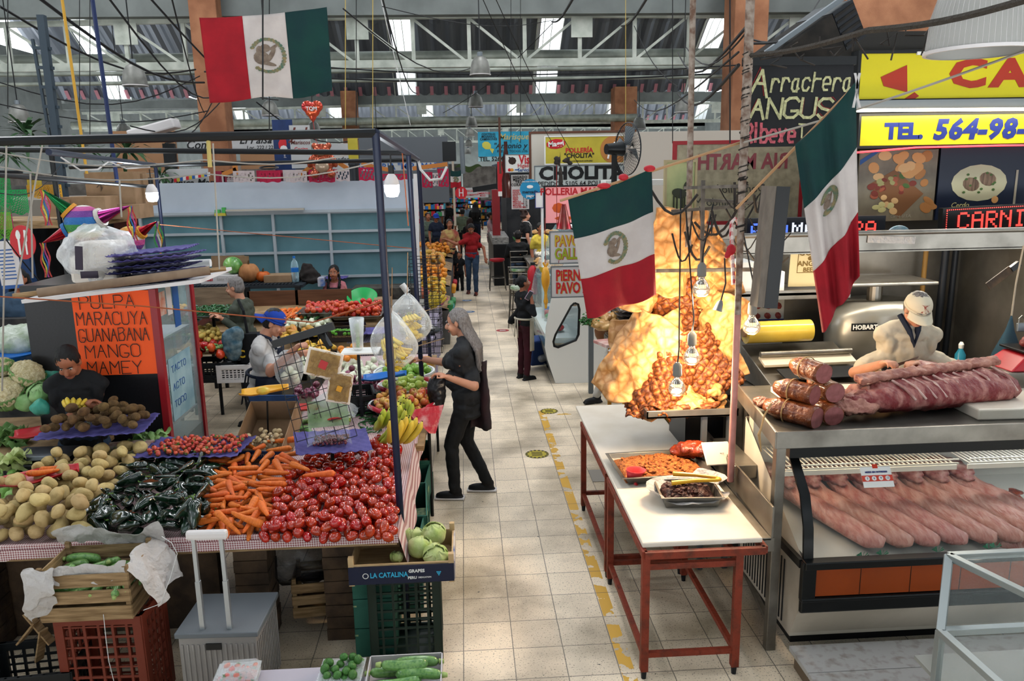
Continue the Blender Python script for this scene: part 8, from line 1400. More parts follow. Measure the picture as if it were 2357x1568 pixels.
# young man behind the kiwis
L=V((at(172,850,y=5.84).x,5.84,0));r=facing(.3,-1);pt=(L,r);hw=at(210,938,y=5.62)
t=person('young man in a black T-shirt looking down at a small bag behind the kiwi tray',L,r,1.7,lean=.1,head=(.55,-.12),hs='short',arms={-1:(local(pt,at(128,985,y=5.74),1.7),local(pt,hw+V((-.06,0,0)),1.7)),1:(local(pt,at(290,972,y=5.78),1.7),local(pt,hw+V((.07,.02,.0)),1.7))},shirt=BKT,pants=JEAN,vox=.0075,curl=.9,sleeve=.85)
q=MB();q.bb(-.08,.07,.152,.156,1.1,1.26);q.build('shirt_print',M('print_grey','3c464c',.7,col2='15181a',ns=22),t)
t=thing('small_plastic_bag','small clear bag with a yellow green sprig held by the young man','bag',hw+V((0,-.08,-.1)));crumple(lambda u,v:(.05*cos(u*6.283)*sin(PI*v)+.0,.035*sin(u*6.283)*sin(PI*v),.09*cos(PI*v)),16,12,.008,20).build('film',film('clear_bag',a=.3),t,sf=2);MB().tube([(0,0,-.06),(.01,0,.07)],[.016,.008],7).build('sprig',LET,t)
# vendor in blue cap
L=V((-1.84,6.95,0));r=facing(1,-.12);pt=(L,r)
t=person('vendor in a blue backwards cap, white T-shirt and navy apron, bagging vegetables',L,r,1.72,lean=.16,head=(.4,0),arms={-1:(local(pt,at(622,858,y=6.6),1.72),local(pt,at(676,806,y=6.52),1.72)),1:(local(pt,at(640,850,y=7.05),1.72),local(pt,at(690,815,y=6.75),1.72))},skin=SK2,shirt=WHT,pants=CHR,cap=(cloth('capblue','10348a'),True,'F',M('cap_letter','b8a8a8',.7,col2='8a2030',ns=60)),vox=.0075,curl=.9,sleeve=.75,belly=.02,apron=(NAVT,.62,1.12,True))
t=thing('clear_bag','clear bag of white onions held by the vendor in the blue cap','bag',at(665,850,y=6.55));crumple(lambda u,v:(.12*cos(u*6.283)*sin(PI*v)**.8,.09*sin(u*6.283)*sin(PI*v)**.8,.16*cos(PI*v)),22,16,.01,16).build('film',film('clear_bag',a=.3),t,sf=2)
for i,(dx,dz)in enumerate(((-.04,-.06),(.04,-.05),(0,-.01),(.05,-.1))):put('white_onion',at(665,850,y=6.55)+V((dx,.01*i,dz)),(i,0,0),.9,'white onion inside the clear bag held by the vendor','onions inside the held bag')
# man in olive jacket
L=V((at(560,660,y=9.1).x,9.1,0));r=facing(-1,.15);pt=(L,r);person('grey haired man in an olive jacket with a shoulder bag, walking left',L,r,1.72,lean=.1,head=(.1,0),arms={1:(local(pt,at(560,770,y=8.9),1.72),local(pt,at(512,735,y=8.85),1.72)),-1:(local(pt,at(540,740,y=9.35),1.72),local(pt,at(508,730,y=9.2),1.72))},skin=SK2,shirt=OLV,pants=CHR,hair=HGRY,sleeve=1.9,build=1.08,belly=.02)
t=tag(MB().tube([at(548,690,y=8.95),at(560,715,y=8.88),at(574,790,y=8.9)],.018,6).box(at(585,800,y=8.9),(.3,.12,.34)).build('shoulder_bag',BKT,w=1,sf=False,bev=.01),'black shoulder bag hanging at the back of the man in olive','bag');tag(fuse(MB().ell(at(535,795,y=8.8),(.12,.08,.2)).ell(at(545,770,y=8.8),(.08,.07,.1)),'patterned_bag',M('patterned_cloth','2a4a5a',.8,col2='6a7a80',ns=14),vox=.014,disp=.02,w=1),'patterned cloth bag carried by the man in the olive jacket','bag')
# girl with braids
person('girl with two black braids and a pink shirt behind the plywood board',(at(770,640,y=11.45).x,11.45,0),facing(-.12,-1),at(766,612,y=11.45).z,head=(.05,.1),skin=SK1,shirt=PNK,pants=JEAN,hs='braids',female=.4,build=.85,apron=(BKT,.7,1.0,True))
# grey haired woman
L=V((-.02,6.72,0));r=facing(-1,.12);pt=(L,r);HW=at(1066,712,y=6.72).z
t=person('woman with long grey hair, dark T-shirt and trousers buying at the stall',L,r,HW,lean=.03,head=(.22,0),arms={1:(local(pt,at(1092,890,y=6.5),HW),local(pt,at(1030,868,y=6.5),HW)),-1:(local(pt,at(1030,835,y=7.0),HW),local(pt,at(975,828,y=7.05),HW))},legs={1:((.09,.03,.49),(.09,-.15,.085)),-1:((-.1,.14,.5),(-.1,.12,.085))},skin=SK2,shirt=CHR,pants=cloth('trouser_grey','191a1c'),hair=HGRY,hs='long',female=1,build=1.12,belly=.045,sleeve=.85,vox=.0085,long_shirt=.6,curl=.7,sole=PRW)
wr=at(1034,868,y=6.5);MB().lathe([(.036,-.012),(.04,0),(.036,.012)],r=(0,PI/2,0)).build('watch_strap',SHOEB,t,loc=local(pt,wr,HW)*HW/1.7)
tag(crumple(lambda u,v:(at(1105,900,y=6.65).x+.13*(u-.5)*(1+.4*v),6.68+.06*sin(u*PI*2),1.25-.62*v),16,20,.015,8).build('tote_bag',M('tote_dark','231e22',.8,col2='3a2428',ns=5),sf=2,w=1,solid=.01),'dark tote bag hanging behind the grey haired woman','bag')
tag(fuse(MB().ell(at(1005,905,y=6.55),(.085,.07,.17)).ell(at(1012,880,y=6.55),(.05,.05,.08)),'beaded_bag',M('black_beaded','0c0c0e',.3,col2='24242a',ns=60),vox=.012,disp=.012,ds=14,w=1),'small black handbag held in front of the grey haired woman','bag')
# woman with apron
L=V((.78,10.75,0));r=facing(.9,.45);pt=(L,r);HA=at(1192,643,y=10.6).z+.02
person('woman in a black sweater, burgundy trousers and pale apron holding a phone',L,r,HA,head=(-.1,-.3),arms={-1:(local(pt,at(1228,722,y=10.5),HA),local(pt,at(1224,690,y=10.55),HA)),1:(local(pt,at(1175,740,y=10.95),HA),local(pt,at(1210,730,y=11.0),HA))},skin=SK1,shirt=BKT,pants=BURG,hs='bun',female=.8,build=1.05,sleeve=1.6,apron=(CRM,.5,1.02,False),curl=.9)
t=thing('mobile_phone','pale mobile phone held up by the woman with the apron','phone',at(1218,680,y=10.5),(.3,.5,.3));MB().bb(-.035,.035,-.006,.006,-.07,.07).build('body',M('phone_pink','a88aa0',.3),t,bev=.006);MB().bb(-.03,.03,-.008,-.006,-.06,.06).build('screen',M('phone_screen','3a4048',.15),t)
# man in red
L=V((at(1090,668,z=0).x-.02,18.9,0));r=facing(-.15,-1);pt=(L,r)
person('man in a red polo shirt and ripped jeans walking towards us, arm stretched out',L,r,1.7,lean=.05,head=(.6,.1),arms={-1:(local(pt,at(1050,562,y=18.8),1.7),local(pt,at(1030,553,y=18.9),1.7)),1:(local(pt,at(1113,570,y=18.9),1.7),local(pt,at(1117,593,y=18.8),1.7))},legs={-1:((-.09,.12,.5),(-.1,.18,.085)),1:((.09,.0,.49),(.12,-.1,.085))},shirt=REDT,pants=JEAN,sleeve=.8,shoes=M('shoe_red','7a3020',.6,col2='15161a',ns=12))
def far(label,px,top,y,rdx,rdy,H=1.7,**k):
 p=at(px,top,y=y);return person(label,(p.x,y,p.z-H),facing(rdx,rdy),H,detail=k.pop('detail',0),vox=.014,**k)
far('man in a yellow embroidered shirt behind the fruit stand',1034,506,20.0,.2,-1,detail=1,shirt=cloth('yellow_emb','a8925a','8a4038'),pants=BKT,sleeve=.9)
L=V((.82,25.2,0));pt=(L,facing(1,-.2));person('woman in a pale pink cardigan with folded arms, facing right',L,facing(1,-.2),1.62,arms={1:((.2,.12,1.12),(.02,.26,1.12)),-1:((-.2,.12,1.14),(0,.28,1.16))},shirt=cloth('pinkgrey','a88a8c'),pants=NAVT,hs='bun',female=.8,sleeve=1.8,long_shirt=1.2,vox=.014,detail=0)
p=at(1192,532,y=16.6);person('man in a black jacket sitting on a bar stool with his back turned',(p.x,16.6,p.z-1.62),facing(.2,1),1.62,legs={1:((.12,.38,.88),(.13,.4,.5)),-1:((-.12,.38,.88),(-.13,.38,.5))},arms={1:((.27,.08,1.14),(.18,.3,1.12)),-1:((-.27,.08,1.14),(-.18,.3,1.12))},shirt=BKT,pants=JEAN,sleeve=1.9,vox=.014,detail=0,build=1.15)
stool('chrome bar stool under the man in the black jacket',p.x,16.6,p.z-1.62+.8,back=True,rot=PI)
far('person in a yellow polo shirt and glasses behind the egg counter',1243,514,16.2,.5,-1,1.6,shirt=cloth('yelpolo','b8a23c'),pants=BKT,sleeve=.7)
far('person with brown hair and dark top with white straps behind the price board',1208,486,17.2,.9,.2,1.6,shirt=BKT,pants=BKT,hair=HBRN,hs='curly',skin=SK2,apron=(WHT,.8,1.1,True))
far('man seen from behind in a sage green shirt, far down the aisle',1064,481,27,0,1,1.72,shirt=cloth('sage','5f6b58'),pants=BKT,sleeve=.6,build=1.15)
far('woman with dark red hair and a black backpack, far down the aisle',1081,502,24.5,0,1,1.6,shirt=BKT,pants=BKT,hair=HBRN,hs='long');far('tall person in black walking away at the centre of the aisle',1094,466,30,.1,1,1.8,shirt=BKT,pants=NAVT,hs='long',sleeve=1.9)
far('person in a pale blue shirt far down the aisle',1073,468,32,.4,-1,1.7,shirt=cloth('paleblue','6a7f90'),pants=NAVT);far('person with a blue cap leaning over the far fruit counter',1003,492,21,.4,-1,1.5,shirt=NAVT,pants=BKT,cap=(cloth('capblue','10348a'),False));far('person at the far left fruit counter beside the one in the blue cap',985,490,22,.2,-1,1.55,shirt=cloth('greygreen','4a554a'),pants=BKT)
far('person with red string lights and dark clothes by the far left shops',1031,462,28,0,1,1.7,shirt=BKT,pants=BKT);far('person in dark red shoes half hidden behind the fruit stand',1056,580,19.5,0,-1,1.1,shirt=BKT,pants=BKT,shoes=M('shoe_dred','6a1a20',.6))
# butcher
L=V((3.1,5.38,.3));r=facing(-.05,-1);pt=(L,r);HB=1.69;lh,rh=at(2030,838,y=5.0),at(2112,838,y=4.98)
t=person('butcher in a cream cap and cream coat cutting meat at the counter',L,r,HB,lean=.12,head=(.48,.05),arms={-1:(local(pt,at(1966,858,y=5.33),HB),local(pt,lh,HB)),1:(local(pt,at(2206,858,y=5.33),HB),local(pt,rh,HB))},skin=SK2,shirt=CRM,pants=CHR,hair=HGRY,cap=(cloth('cap_cream','b8b09c'),False,'F',M('cap_badge','7a3028',.7,col2='b8b09c',ns=70)),vox=.0075,build=1.12,belly=.05,sleeve=.88,long_shirt=.6,curl=.55)
MB().tube([V((-.07,.06,1.5)),V((-.03,.13,1.4)),V((0,.15,1.3)),V((.03,.13,1.4)),V((.07,.06,1.5))],.02,8).build('collar',NAVT,t,sf=1)
t=thing('boning_knife','boning knife with a dark handle in the hand of the butcher','knife',lh+V((.05,-.02,-.02)),(0,-.25,.1));MB().poly([(.03,0,-.012),(.2,0,.0),(.21,0,.012),(.03,0,.014)],(0,.003,0)).build('blade',BSTEEL,t);MB().cyl((-.06,0,0),(.03,0,0),.012,8).build('handle',BLK,t)
# walking legs behind the yellow counter
L=V((1.88,9.45,0));person('person in white trousers striding behind the chicken case with a brown bag',L,facing(-1,-.3),1.65,legs={1:((.09,.16,.5),(.09,.3,.09)),-1:((-.09,.02,.47),(-.09,-.32,.16))},shirt=cloth('brown_top','5a3c28'),pants=cloth('trouser_white','a8a49c'),sleeve=.8,detail=0,vox=.012);tag(MB().ell((1.66,9.3,.95),(.14,.1,.17)).build('brown_bag',M('brown_leather','6a4428',.5),sf=1,w=1),'brown bag beside the striding person in white trousers','bag')
p=at(40,620,y=8.2);person('person in a pale denim jacket sitting in the dark at the left edge',(p.x,8.2,p.z-1.6),facing(.3,-1),1.6,shirt=cloth('denim','33475c'),pants=BKT,sleeve=1.8,hs='long',vox=.014,detail=0)
# ================================================================= lamps, flags, banners and wires overhead
LSH=M('lamp_shade_grey','7d7d78',.45,.3,col2='5f5f5a',ns=4,alpha=.96)
def pendant(label,px,py,yy,r,wire=3.0):
 c=at(px,py,y=yy);t=thing('pendant_lamp',label,'lamp',c);MB().lathe([(r,-r*.85),(r*.99,-r*.6),(r*.93,-r*.1),(r*.8,r*.4),(r*.55,r*.78),(r*.3,r*.9),(r*.29,r*.88),(r*.5,r*.74),(r*.76,r*.38),(r*.9,-r*.1),(r*.97,-r*.83)],n=26).build('shade',LSH,t,sf=2);MB().lathe([(r*.97,-r*.85),(r*1.04,-r*.85),(r*1.04,-r*.78),(r*.97,-r*.78)],n=26).build('rim',PRW,t,sf=1);MB().cyl((0,0,r*.88),(0,0,r*1.3),r*.26,12).build('ballast',GREYM,t);MB().tube([(0,0,r*1.3),(0,0,r*1.3+wire)],.012,5).build('suspension_cable',BLK,t)
 return t
G='pendant lamps in the row above the aisle'
for px,py,yy,lb in((1105,152,17,'largest and nearest grey pendant lamp of the row above the aisle'),(1095,232,23.5,'second grey pendant lamp of the row above the aisle'),(1085,280,30,'third grey pendant lamp of the row above the aisle'),(1081,305,37,'fourth, small grey pendant lamp of the row above the aisle'),(1079,330,44,'fifth, tiny grey pendant lamp of the row above the aisle'),(1077,348,52,'furthest and smallest pendant lamp of the row above the aisle')):pendant(lb,px,py,yy,.21)['group']=G
for px,py,yy,r,lb in((309,174,15,.21,'grey pendant lamp over the left side, below the truss'),(43,262,18,.21,'grey pendant lamp at the far left edge'),(621,250,20,.2,'grey pendant lamp just below the hanging flag'),(722,295,24,.2,'pale pendant lamp behind the heart balloon'),(285,300,25,.22,'dim pendant lamp left of the orange column'),(1471,284,24,.2,'grey pendant lamp above the wall fan'),(1572,243,20,.2,'grey pendant lamp at the left of the white hanging pole'),(868,325,30,.22,'pale pendant lamp behind the top rail')):pendant(lb,px,py,yy,r)
t=pendant('huge ribbed translucent pendant lamp at the upper right corner',2262,22,3.5,.21,1.5);m=MB();[c for c in bpy.data.objects if c.parent is t and c.name[:5]=='shade'][0].data.materials[0]=M('shade_translucent','b4b4b0',.4,tl=.4)
for k in range(60):a=k*PI/30;m.tube([(cos(a)*r_*.21*1.004,sin(a)*r_*.21*1.004,z_*.21)for r_,z_ in((1,-.8),(.94,-.1),(.8,.4),(.56,.78))],.0007,3)
m.build('ribs',PRW,t)
def ledbulb(label,px,py,yy):
 c=at(px,py,y=yy);t=thing('led_bulb',label,'bulb',c);MB().lathe([(.001,-.07),(.04,-.065),(.055,-.03),(.056,.02),(.001,.02)],n=18).build('diffuser',M('led_glow','f0f6ff',.4,emit=14),t,sf=1);MB().lathe([(.057,.02),(.05,.055),(.03,.09),(.02,.1),(.001,.1)],n=18).build('housing',PRW,t,sf=1);MB().cyl((0,0,.1),(0,0,.16),.022,10).build('socket',BLK,t);MB().cyl((0,0,.16),(0,0,.24),.006,5).build('cord',BLK,t);point('bulb_light',c-V((0,0,.11)),26,(.82,.92,1),.05)
ledbulb('lit white LED bulb at left, in front of the shutter',350,448,8.0);ledbulb('lit white LED bulb beside the thick navy post',902,432,6.0)
t=thing('caged_bulb','dark unlit caged bulb hanging left of the thick navy post','bulb',at(815,395,y=9));MB().lathe([(.001,.1),(.06,.09),(.06,.07),(.05,.06),(.05,-.1),(.001,-.1)],n=16).build('cage',DARKM,t)
# flags
FGN=cloth('flag_green','06302c','05282a');FWH=cloth('flag_white','b0a8a4','a39b97');FRE=cloth('flag_red','8c0f1c','7c0c18');EMB=M('flag_emblem_brown','5c4e44',.8,col2='75675a',ns=40);EMG=M('flag_emblem_green','3c5a4c',.8,col2='7a6a4a',ns=40)
def flag(label,TL,TR,BR,BL,cols,ax='u',em=(.5,.5,.16),wave=.03,freq=9,fold=None,sd=1,stick=None):
 c=(TL+TR+BR+BL)/4;t=thing('hanging_flag',label,'flag',c);nrm=(TR-TL).cross(BL-TL).normalized()
 def P(u,v,off=0):
  p=TL.lerp(TR,u).lerp(BL.lerp(BR,u),v);w=wave*(.35+.65*v)*(sin(u*freq+v*2+sd)+.5*sin(u*freq*2.1-v*3));
  if fold:w+=fold(u,v)
  sag=V((0,0,-.02*sin(PI*u)*(1-v)-.01*sin(u*11)*v));return p-c+nrm*(w+off)+sag
 for i,(nm,mt)in enumerate(cols):
  m=MB();m.grid((lambda a,b:P((i+a)/3,b))if ax=='u' else(lambda a,b:P(a,(i+b)/3)),20,26);m.build(nm,mt,t,sf=2,solid=.002)
 u0,v0,r=em;W_,H_=(TR-TL).length,(BL-TL).length;m=MB();g=MB()
 for of in(-.006,.006):
  for k in range(26):
   a=-2.6+4.9*k/25;du,dv=r*cos(a)/W_,r*sin(a)/H_;s=.018/1;q=[P(u0+du+s*cos(b)/W_,v0+dv+s*.7*sin(b)/H_,of)for b in(0,1.05,2.1,3.14,4.2,5.25)];g.poly(q)
  for(cu,cv,ru,rv,an)in((-.35,.15,.5,.42,.4),(-.1,-.45,.3,.25,0),(.25,-.05,.14,.5,.5),(.0,.5,.5,.12,.2),(-.45,-.3,.2,.3,0),(.4,-.5,.1,.3,1)):
   m.poly([P(u0+r*(cu+ru*cos(b)*cos(an)-rv*sin(b)*sin(an))/W_,v0+r*(cv+ru*cos(b)*sin(an)+rv*sin(b)*cos(an))/H_,of)for b in[j*PI/7 for j in range(14)]])
 m.build('eagle_emblem',EMB,t);g.build('emblem_wreath',EMG,t);return t
A=dict(G=('green_band',FGN),W=('white_band',FWH),R=('red_band',FRE))
flag('large flag hung level high at left, red band left, green band right',at(458,40,y=6),at(752,15,y=6.1),at(766,214,y=6.05),at(483,237,y=5.95),[A['R'],A['W'],A['G']],'u',(.5,.5,.115),.025,7)
flag('flag hung from a slanting stick in the middle, green band on top',at(1308,455,y=4.6),at(1500,388,y=4.75),at(1508,682,y=4.8),at(1352,733,y=4.6),[A['G'],A['W'],A['R']],'v',(.48,.5,.085),.02,8)
flag('long folded flag hanging down beside the chalkboard, green band on top',at(1830,333,y=3.85),at(1972,185,y=3.75),at(1978,640,y=3.7),at(1893,768,y=3.8),[A['G'],A['W'],A['R']],'v',(.45,.42,.05),.035,13,fold=lambda u,v:.08*abs(u-.62)*(1-v*.5))
STK=M('pale_stick','9c7a58',.7);rib=M('red_ribbon','a01824',.5)
def stick(label,a,b,r=.008,mat=STK):return tag(MB().cyl(a,b,r,8).build('flag_stick',mat,w=1,sf=1),label,'stick')
stick('slanting wooden stick carrying the middle flag',at(1290,462,y=4.55),at(1735,318,y=5.1));stick('wooden stick carrying the long folded flag',at(1695,480,y=4.5),at(1969,196,y=3.86))
tag(MB().ell(at(1435,408,y=4.68),(.03,.02,.02)).ell(at(1390,428,y=4.65),(.04,.02,.018)).ell(at(1495,388,y=4.72),(.035,.02,.02)).build('ribbon_knots',rib,w=1),'red ribbon knots tying the middle flag to its stick','ribbon')
m=MB();m.grid(lambda u,v:at(1298+(u-.5)*(10+26*v),470+58*v,y=4.58)+V((0,.02*sin(u*9),0)),8,10);tag(m.build('foil_ribbon',M('foil_ribbon','8a6a60',.2,.6,col2='8a2430',ns=9),sf=2,w=1),'red and silver foil ribbon at the lower end of the slanting stick','ribbon')
m=MB()
for dx in(0,9):m.grid(lambda u,v:at(1968+dx+6*(u-.5)+5*sin(v*4+dx),168+80*v,y=3.68),2,10)
tag(m.build('white_tape',WHT,sf=2,w=1,solid=.002),'white cloth tape hanging from the top of the folded flag','tape')
# ropes, cables and wires
BW=M('cable_black','17181a',.7)
def cable(label,pts,r,mat=BW,sag=0,name='cable',group=None):
 P=[];L=[V(p)for p in pts]
 for a,b in zip(L,L[1:]):P+=[a.lerp(b,s/8)+V((0,0,-sag*sin(PI*s/8)))for s in range(8)]
 P.append(L[-1]);return tag(MB().tube(P,r,5).build(name,mat,w=1,sf=1),label,name,group)
cable('thick frayed rope slanting across the upper right, in front of the big lamp',[at(1725,128,y=4.7),at(2000,70,y=3.5),at(2380,-5,y=2.8)],.014,M('frayed_rope','3a352f',.95,bump=1,bs=60),.02,'rope');cable('thinner twisted rope crossing the yellow signs at upper right',[at(1705,330,y=4.7),at(2380,110,y=3.4)],.006,M('grey_rope'),.02,'rope')
m=MB();rr=random.Random(9)
for k in range(9):
 q=at(1760+65*k,118-13*k,y=4.6-.14*k);m.tube([q+V((rr.uniform(-.06,.06),0,-.015*s*rr.uniform(.3,1.6)+.02*sin(s*2+k)))+V((.018*s,0,0))for s in range(7)],.005,4)
tag(m.build('rope_shreds',DUST,w=1,sf=1),'dark frayed shreds hanging off the thick rope at upper right','shreds')
cable('orange brown string running level from the left edge to the navy post',[at(-10,682,y=4.9),at(330,705,y=5.0),at(720,742,y=5.0),at(895,690,y=4.6)],.0045,M('orange_string','8a4a2c',.8),.0,'string');cable('orange string crossing in front of the teal shutter',[at(230,545,y=7.6),at(365,517,y=8.2),at(960,573,y=8.0)],.004,M('orange_string'),.0,'string')
for i,(x,y0,y1,yy,c)in enumerate(((150,-10,400,9,'b0862c'),(220,-10,420,8,'14234a'))):cable(('yellow ochre strap slanting down at upper left','dark blue pole slanting down at upper left')[i],[at(x-8,y0,y=yy),at(x+50,y1,y=yy)],.02 if i else .016,M('strap_'+c,c,.6),0,'strap')
t=thing('lattice_mast','grey blue steel lattice mast rising at upper left','mast',at(150,330,y=11.5));m=MB()
for dx in(-20,0,12):m.beam(at(95+dx,35 if dx==0 else 90,y=11.5),at(150+dx*.4,470,y=11.5),.09 if dx==0 else .035)
for k in range(8):m.beam(at(78+k*7,110+k*45,y=11.5),at(118+k*6,112+k*45,y=11.5),.04)
m.build('steel_bars',M('mast_paint','2e3a44',.5),t,w=1)
WG='black cables strung under the roof';WL='thin black cable strung across the hall under the roof'
for i,(a,b,r,sg)in enumerate((((0,15,12),(450,160,19),.03,.4),((90,-5,10),(470,190,19),.035,.3),((250,-5,9),(520,210,19),.02,.5),((345,-5,9),(640,230,18),.02,.3),((395,-5,9),(470,260,19),.015,.2),((0,190,16),(460,175,19),.02,.5),((0,240,17),(480,255,19.5),.02,.3),((790,20,10),(1100,150,19),.015,.4),((880,-5,9),(960,215,19),.015,.3),((880,15,12),(1280,45,19),.012,.2),((1320,-5,10),(1270,50,19),.03,.1),((1490,-5,10),(1430,60,19),.03,.1),((1275,50,19),(1020,260,24),.015,.2),((1110,-5,9),(1290,360,15),.008,.1),((1140,-5,9),(1345,400,14),.008,.1),
((1460,60,19),(1560,200,14),.015,.2),((1700,120,5),(1460,230,19),.012,.3),((1700,150,5),(1560,215,12),.02,.2),((1720,60,5),(1560,120,14),.018,.3),((1725,100,5),(1960,-5,6),.014,.1),((1725,90,5),(1890,-5,7),.01,.15),((500,210,19),(380,330,16),.02,.3),((520,220,19),(300,290,15),.02,.4),((590,235,18),(830,320,22),.025,.4),((0,445,6),(140,380,7),.006,.1),((1580,110,9),(1730,60,5),.01,.2),((470,130,19.5),(1700,150,19),.025,.3),((470,165,19.5),(1640,170,19),.03,.2),((150,700,7),(5,540,6),.008,.05))):cable(WL,[at(a[0],a[1],y=a[2]),at(b[0],b[1],y=b[2])],r*.62,BW,sg,'cable',WG)
VL='thin cord hanging straight down from the roof';VG='cords hanging straight down from the roof'
for i,(x,y1,yy,c)in enumerate(((183,300,12,0),(207,330,12,0),(620,330,9,0),(795,300,12,1),(820,290,12,0),(858,300,12,1),(885,290,14,2),(1176,330,16,0),(1198,330,17,0),(1440,300,14,1),(18,250,10,0),(1548,330,10,0),(1680,330,6,0),(605,230,5.9,0))):cable(VL,[at(x-(10 if c==2 else 0),-10,y=yy),at(x+(60 if c==2 else 0),y1,y=yy)],.006,(BW,M('yellow_cord','a8904c',.8),WHT)[c],0,'cord',VG)
for i,(y0,lb)in enumerate(((352,'upper pale wire sagging between the stall rails'),(384,'lower pale wire sagging between the stall rails'))):cable(lb,[at(0,y0,y=7),at(470,y0+16,y=7),at(870,y0-12,y=7)],.006,M('grey_rope'),.08,'wire')
tag(MB().tube([at(140,362,y=7.5),at(185,392,y=7.5),at(225,390,y=7.6),at(250,372,y=7.7),at(290,388,y=7.8),at(345,385,y=8)],.008,5).build('wire',WHT,w=1,sf=1),'white flex drooping from the left roof rail','wire');tag(MB().tube([at(962,365,y=8.3),at(968,390,y=8.2),at(990,415,y=8.1),at(1015,412,y=8.1),at(1028,385,y=8.2)],.014,6).build('hose',WHT,w=1,sf=1),'looped white hose at the corner of the stall roof','hose');cable('yellow cloth strip tied on the front rail',[at(479,312,y=4.4),at(484,385,y=4.4)],.012,M('pale_yellow_cloth','a8985c',.9),0,'strip');cable('twisted orange string hanging by the navy posts',[at(925,340,y=6.8),at(940,520,y=6.8)],.005,M('orange_string'),0,'string')
cable('thin copper pipe standing over the seafood banner',[at(1149,270,y=14),at(1152,400,y=14)],.02,M('brown_pipe','4a2e22',.6),0,'pipe')
# balloons
def balloon(t,mbs):pass
HRT=M('foil_heart','b8502c',.15,.5,col2='a82a34',ns=6,nc=.5);q=at(719,255,y=10);t=thing('heart_balloon','orange and red heart shaped foil balloon below the large flag','balloon',q);fuse(MB().ell((-.055,0,.05),(.075,.05,.07)).ell((.055,0,.05),(.075,.05,.07)).ell((0,0,-.01),(.09,.045,.07)).ell((0,0,-.07),(.045,.03,.05)).ell((0,0,-.11),(.015,.015,.03)),'foil_heart',HRT,t,vox=.01,sm=6);text('TQM',.06,PRW,t,0,.02,-.055,bold=.03);MB().tube([(0,0,-.13),(.02,0,-.35),(.1,0,-.5)],.003,4).build('string',rib,t)
q=at(742,368,y=11.9);FB=M('foil_copper','9a4a34',.18,.6);t=thing('bear_balloon','copper brown teddy bear foil balloon above the crates','balloon',q);m=MB();m.ell((0,0,.12),(.13,.08,.11));m.ell((-.1,0,.2),.045);m.ell((.1,0,.2),.045);m.ell((0,0,-.08),(.15,.09,.14));m.ell((-.16,-.01,-.02),(.05,.05,.1),(0,.4,0));m.ell((.16,-.01,-.02),(.05,.05,.1),(0,-.4,0));m.ell((-.12,-.03,-.2),.065);m.ell((.12,-.03,-.2),.065);fuse(m,'foil_body',FB,t,vox=.014,sm=3);MB().ell((0,-.06,-.09),(.1,.05,.1)).build('pale_belly',M('foil_tan','9a8470',.25,.4),t,sf=1);MB().ell((0,-.075,.1),(.07,.03,.045)).build('pale_muzzle',M('foil_tan'),t,sf=1)
# papel picado and crates on top of the shutter wall
PKR=M('paper_rose','a3183c',.6,tl=.3);PWT=M('paper_white','b5a8a8',.6,tl=.3)
def papel(label,x0,x1,y0,y1,yy,mat,sd,group=None):
 a,b=at(x0,y1,y=yy),at(x1,y0,y=yy);w,h=b.x-a.x,b.z-a.z;m=MB();nu,nv=max(6,int(w/.022)),max(4,int(h/.022));m.grid(lambda u,v:V((w*(u-.5),.012*sin(u*9+sd),h*v+.008*sin(u*13)*(1-v))),nu,nv);keep=[f for k,f in enumerate(m.f)if(k//nu in(0,nv-1))or(k%nu in(0,nu-1))or((k%nu)+(k//nu)*2+sd)%5 not in(0,2)];m.f=keep;m.m=[0]*len(keep);tag(m.build('cut_paper_flag',mat,loc=((a.x+b.x)/2,yy,a.z)),label,'paper flag',group)
for i,(x0,x1,y0,y1,c)in enumerate(((538,585,393,420,1),(598,645,394,420,0),(658,706,394,420,1),(712,770,390,420,0),(772,806,391,417,1),(826,868,385,416,0),(868,900,400,416,0),(908,948,400,414,0),(972,995,396,432,0),(994,1010,398,428,1),(1008,1032,388,430,0),(955,970,470,515,0))):papel('%s cut paper flag over the shutter, %s'%(('rose pink','white')[c],('first white one from the left','first pink one from the left','white one right of the first pink one','pink one under the bear balloon','white one right of the bear balloon','tall pink one beside the yellow panel','short pink one behind the navy post','short pink one right of the navy post','pink one by the hose','white one by the hose','pink one nearest the aisle','long pink one hanging by the stall posts')[i]),x0,x1,y0,y1,11.9 if x0<950 else 12.6,(PKR,PWT)[c],i)
for i,(x0,x1,y0,y1,c)in enumerate(((515,560,400,424,'b0a5a5'),(596,648,404,422,'9c1c3c'),(656,708,406,420,'b5adad'),(712,770,404,418,'9c1c3c'),(502,525,402,425,'7c1430'))):q=at((x0+x1)/2,y1,y=12.2);plastic_crate('plastic_crate','%s plastic crate on top of the shutter wall, %s'%(('white','red')[i in(1,3,4)],('under the first white paper flag','under the first pink paper flag','under the second white paper flag','below the bear balloon','at the left end of the row')[i]),(q.x,12.3,2.76),0,at(x1,y1,y=12.2).x-at(x0,y1,y=12.2).x,.3,.16,M('cr_'+c,c,.5),3,6)
for i,(a,b)in enumerate((((513,402),(545,390)),((690,405),(718,382)),((780,375),(800,388)),((540,372),(543,402)),((832,378),(900,392)),((950,388),(1030,378)))):tag(MB().beam(at(*a,y=12.1),at(*b,y=12.1),.06).build('orange_plank',M('orange_wood','a8682c',.6),w=1),'orange wooden slat of the shelving above the shutter','slat','orange slats above the shutter')
tag(MB().lathe([(.13,-.012),(.145,0),(.13,.012),(.12,0)],at(619,386,y=12.1),24,sx=1,sy=.5,r=(.3,0,0)).build('rubber_ring',BLK,sf=1,w=1),'black rubber ring lying on the pink crate','ring')
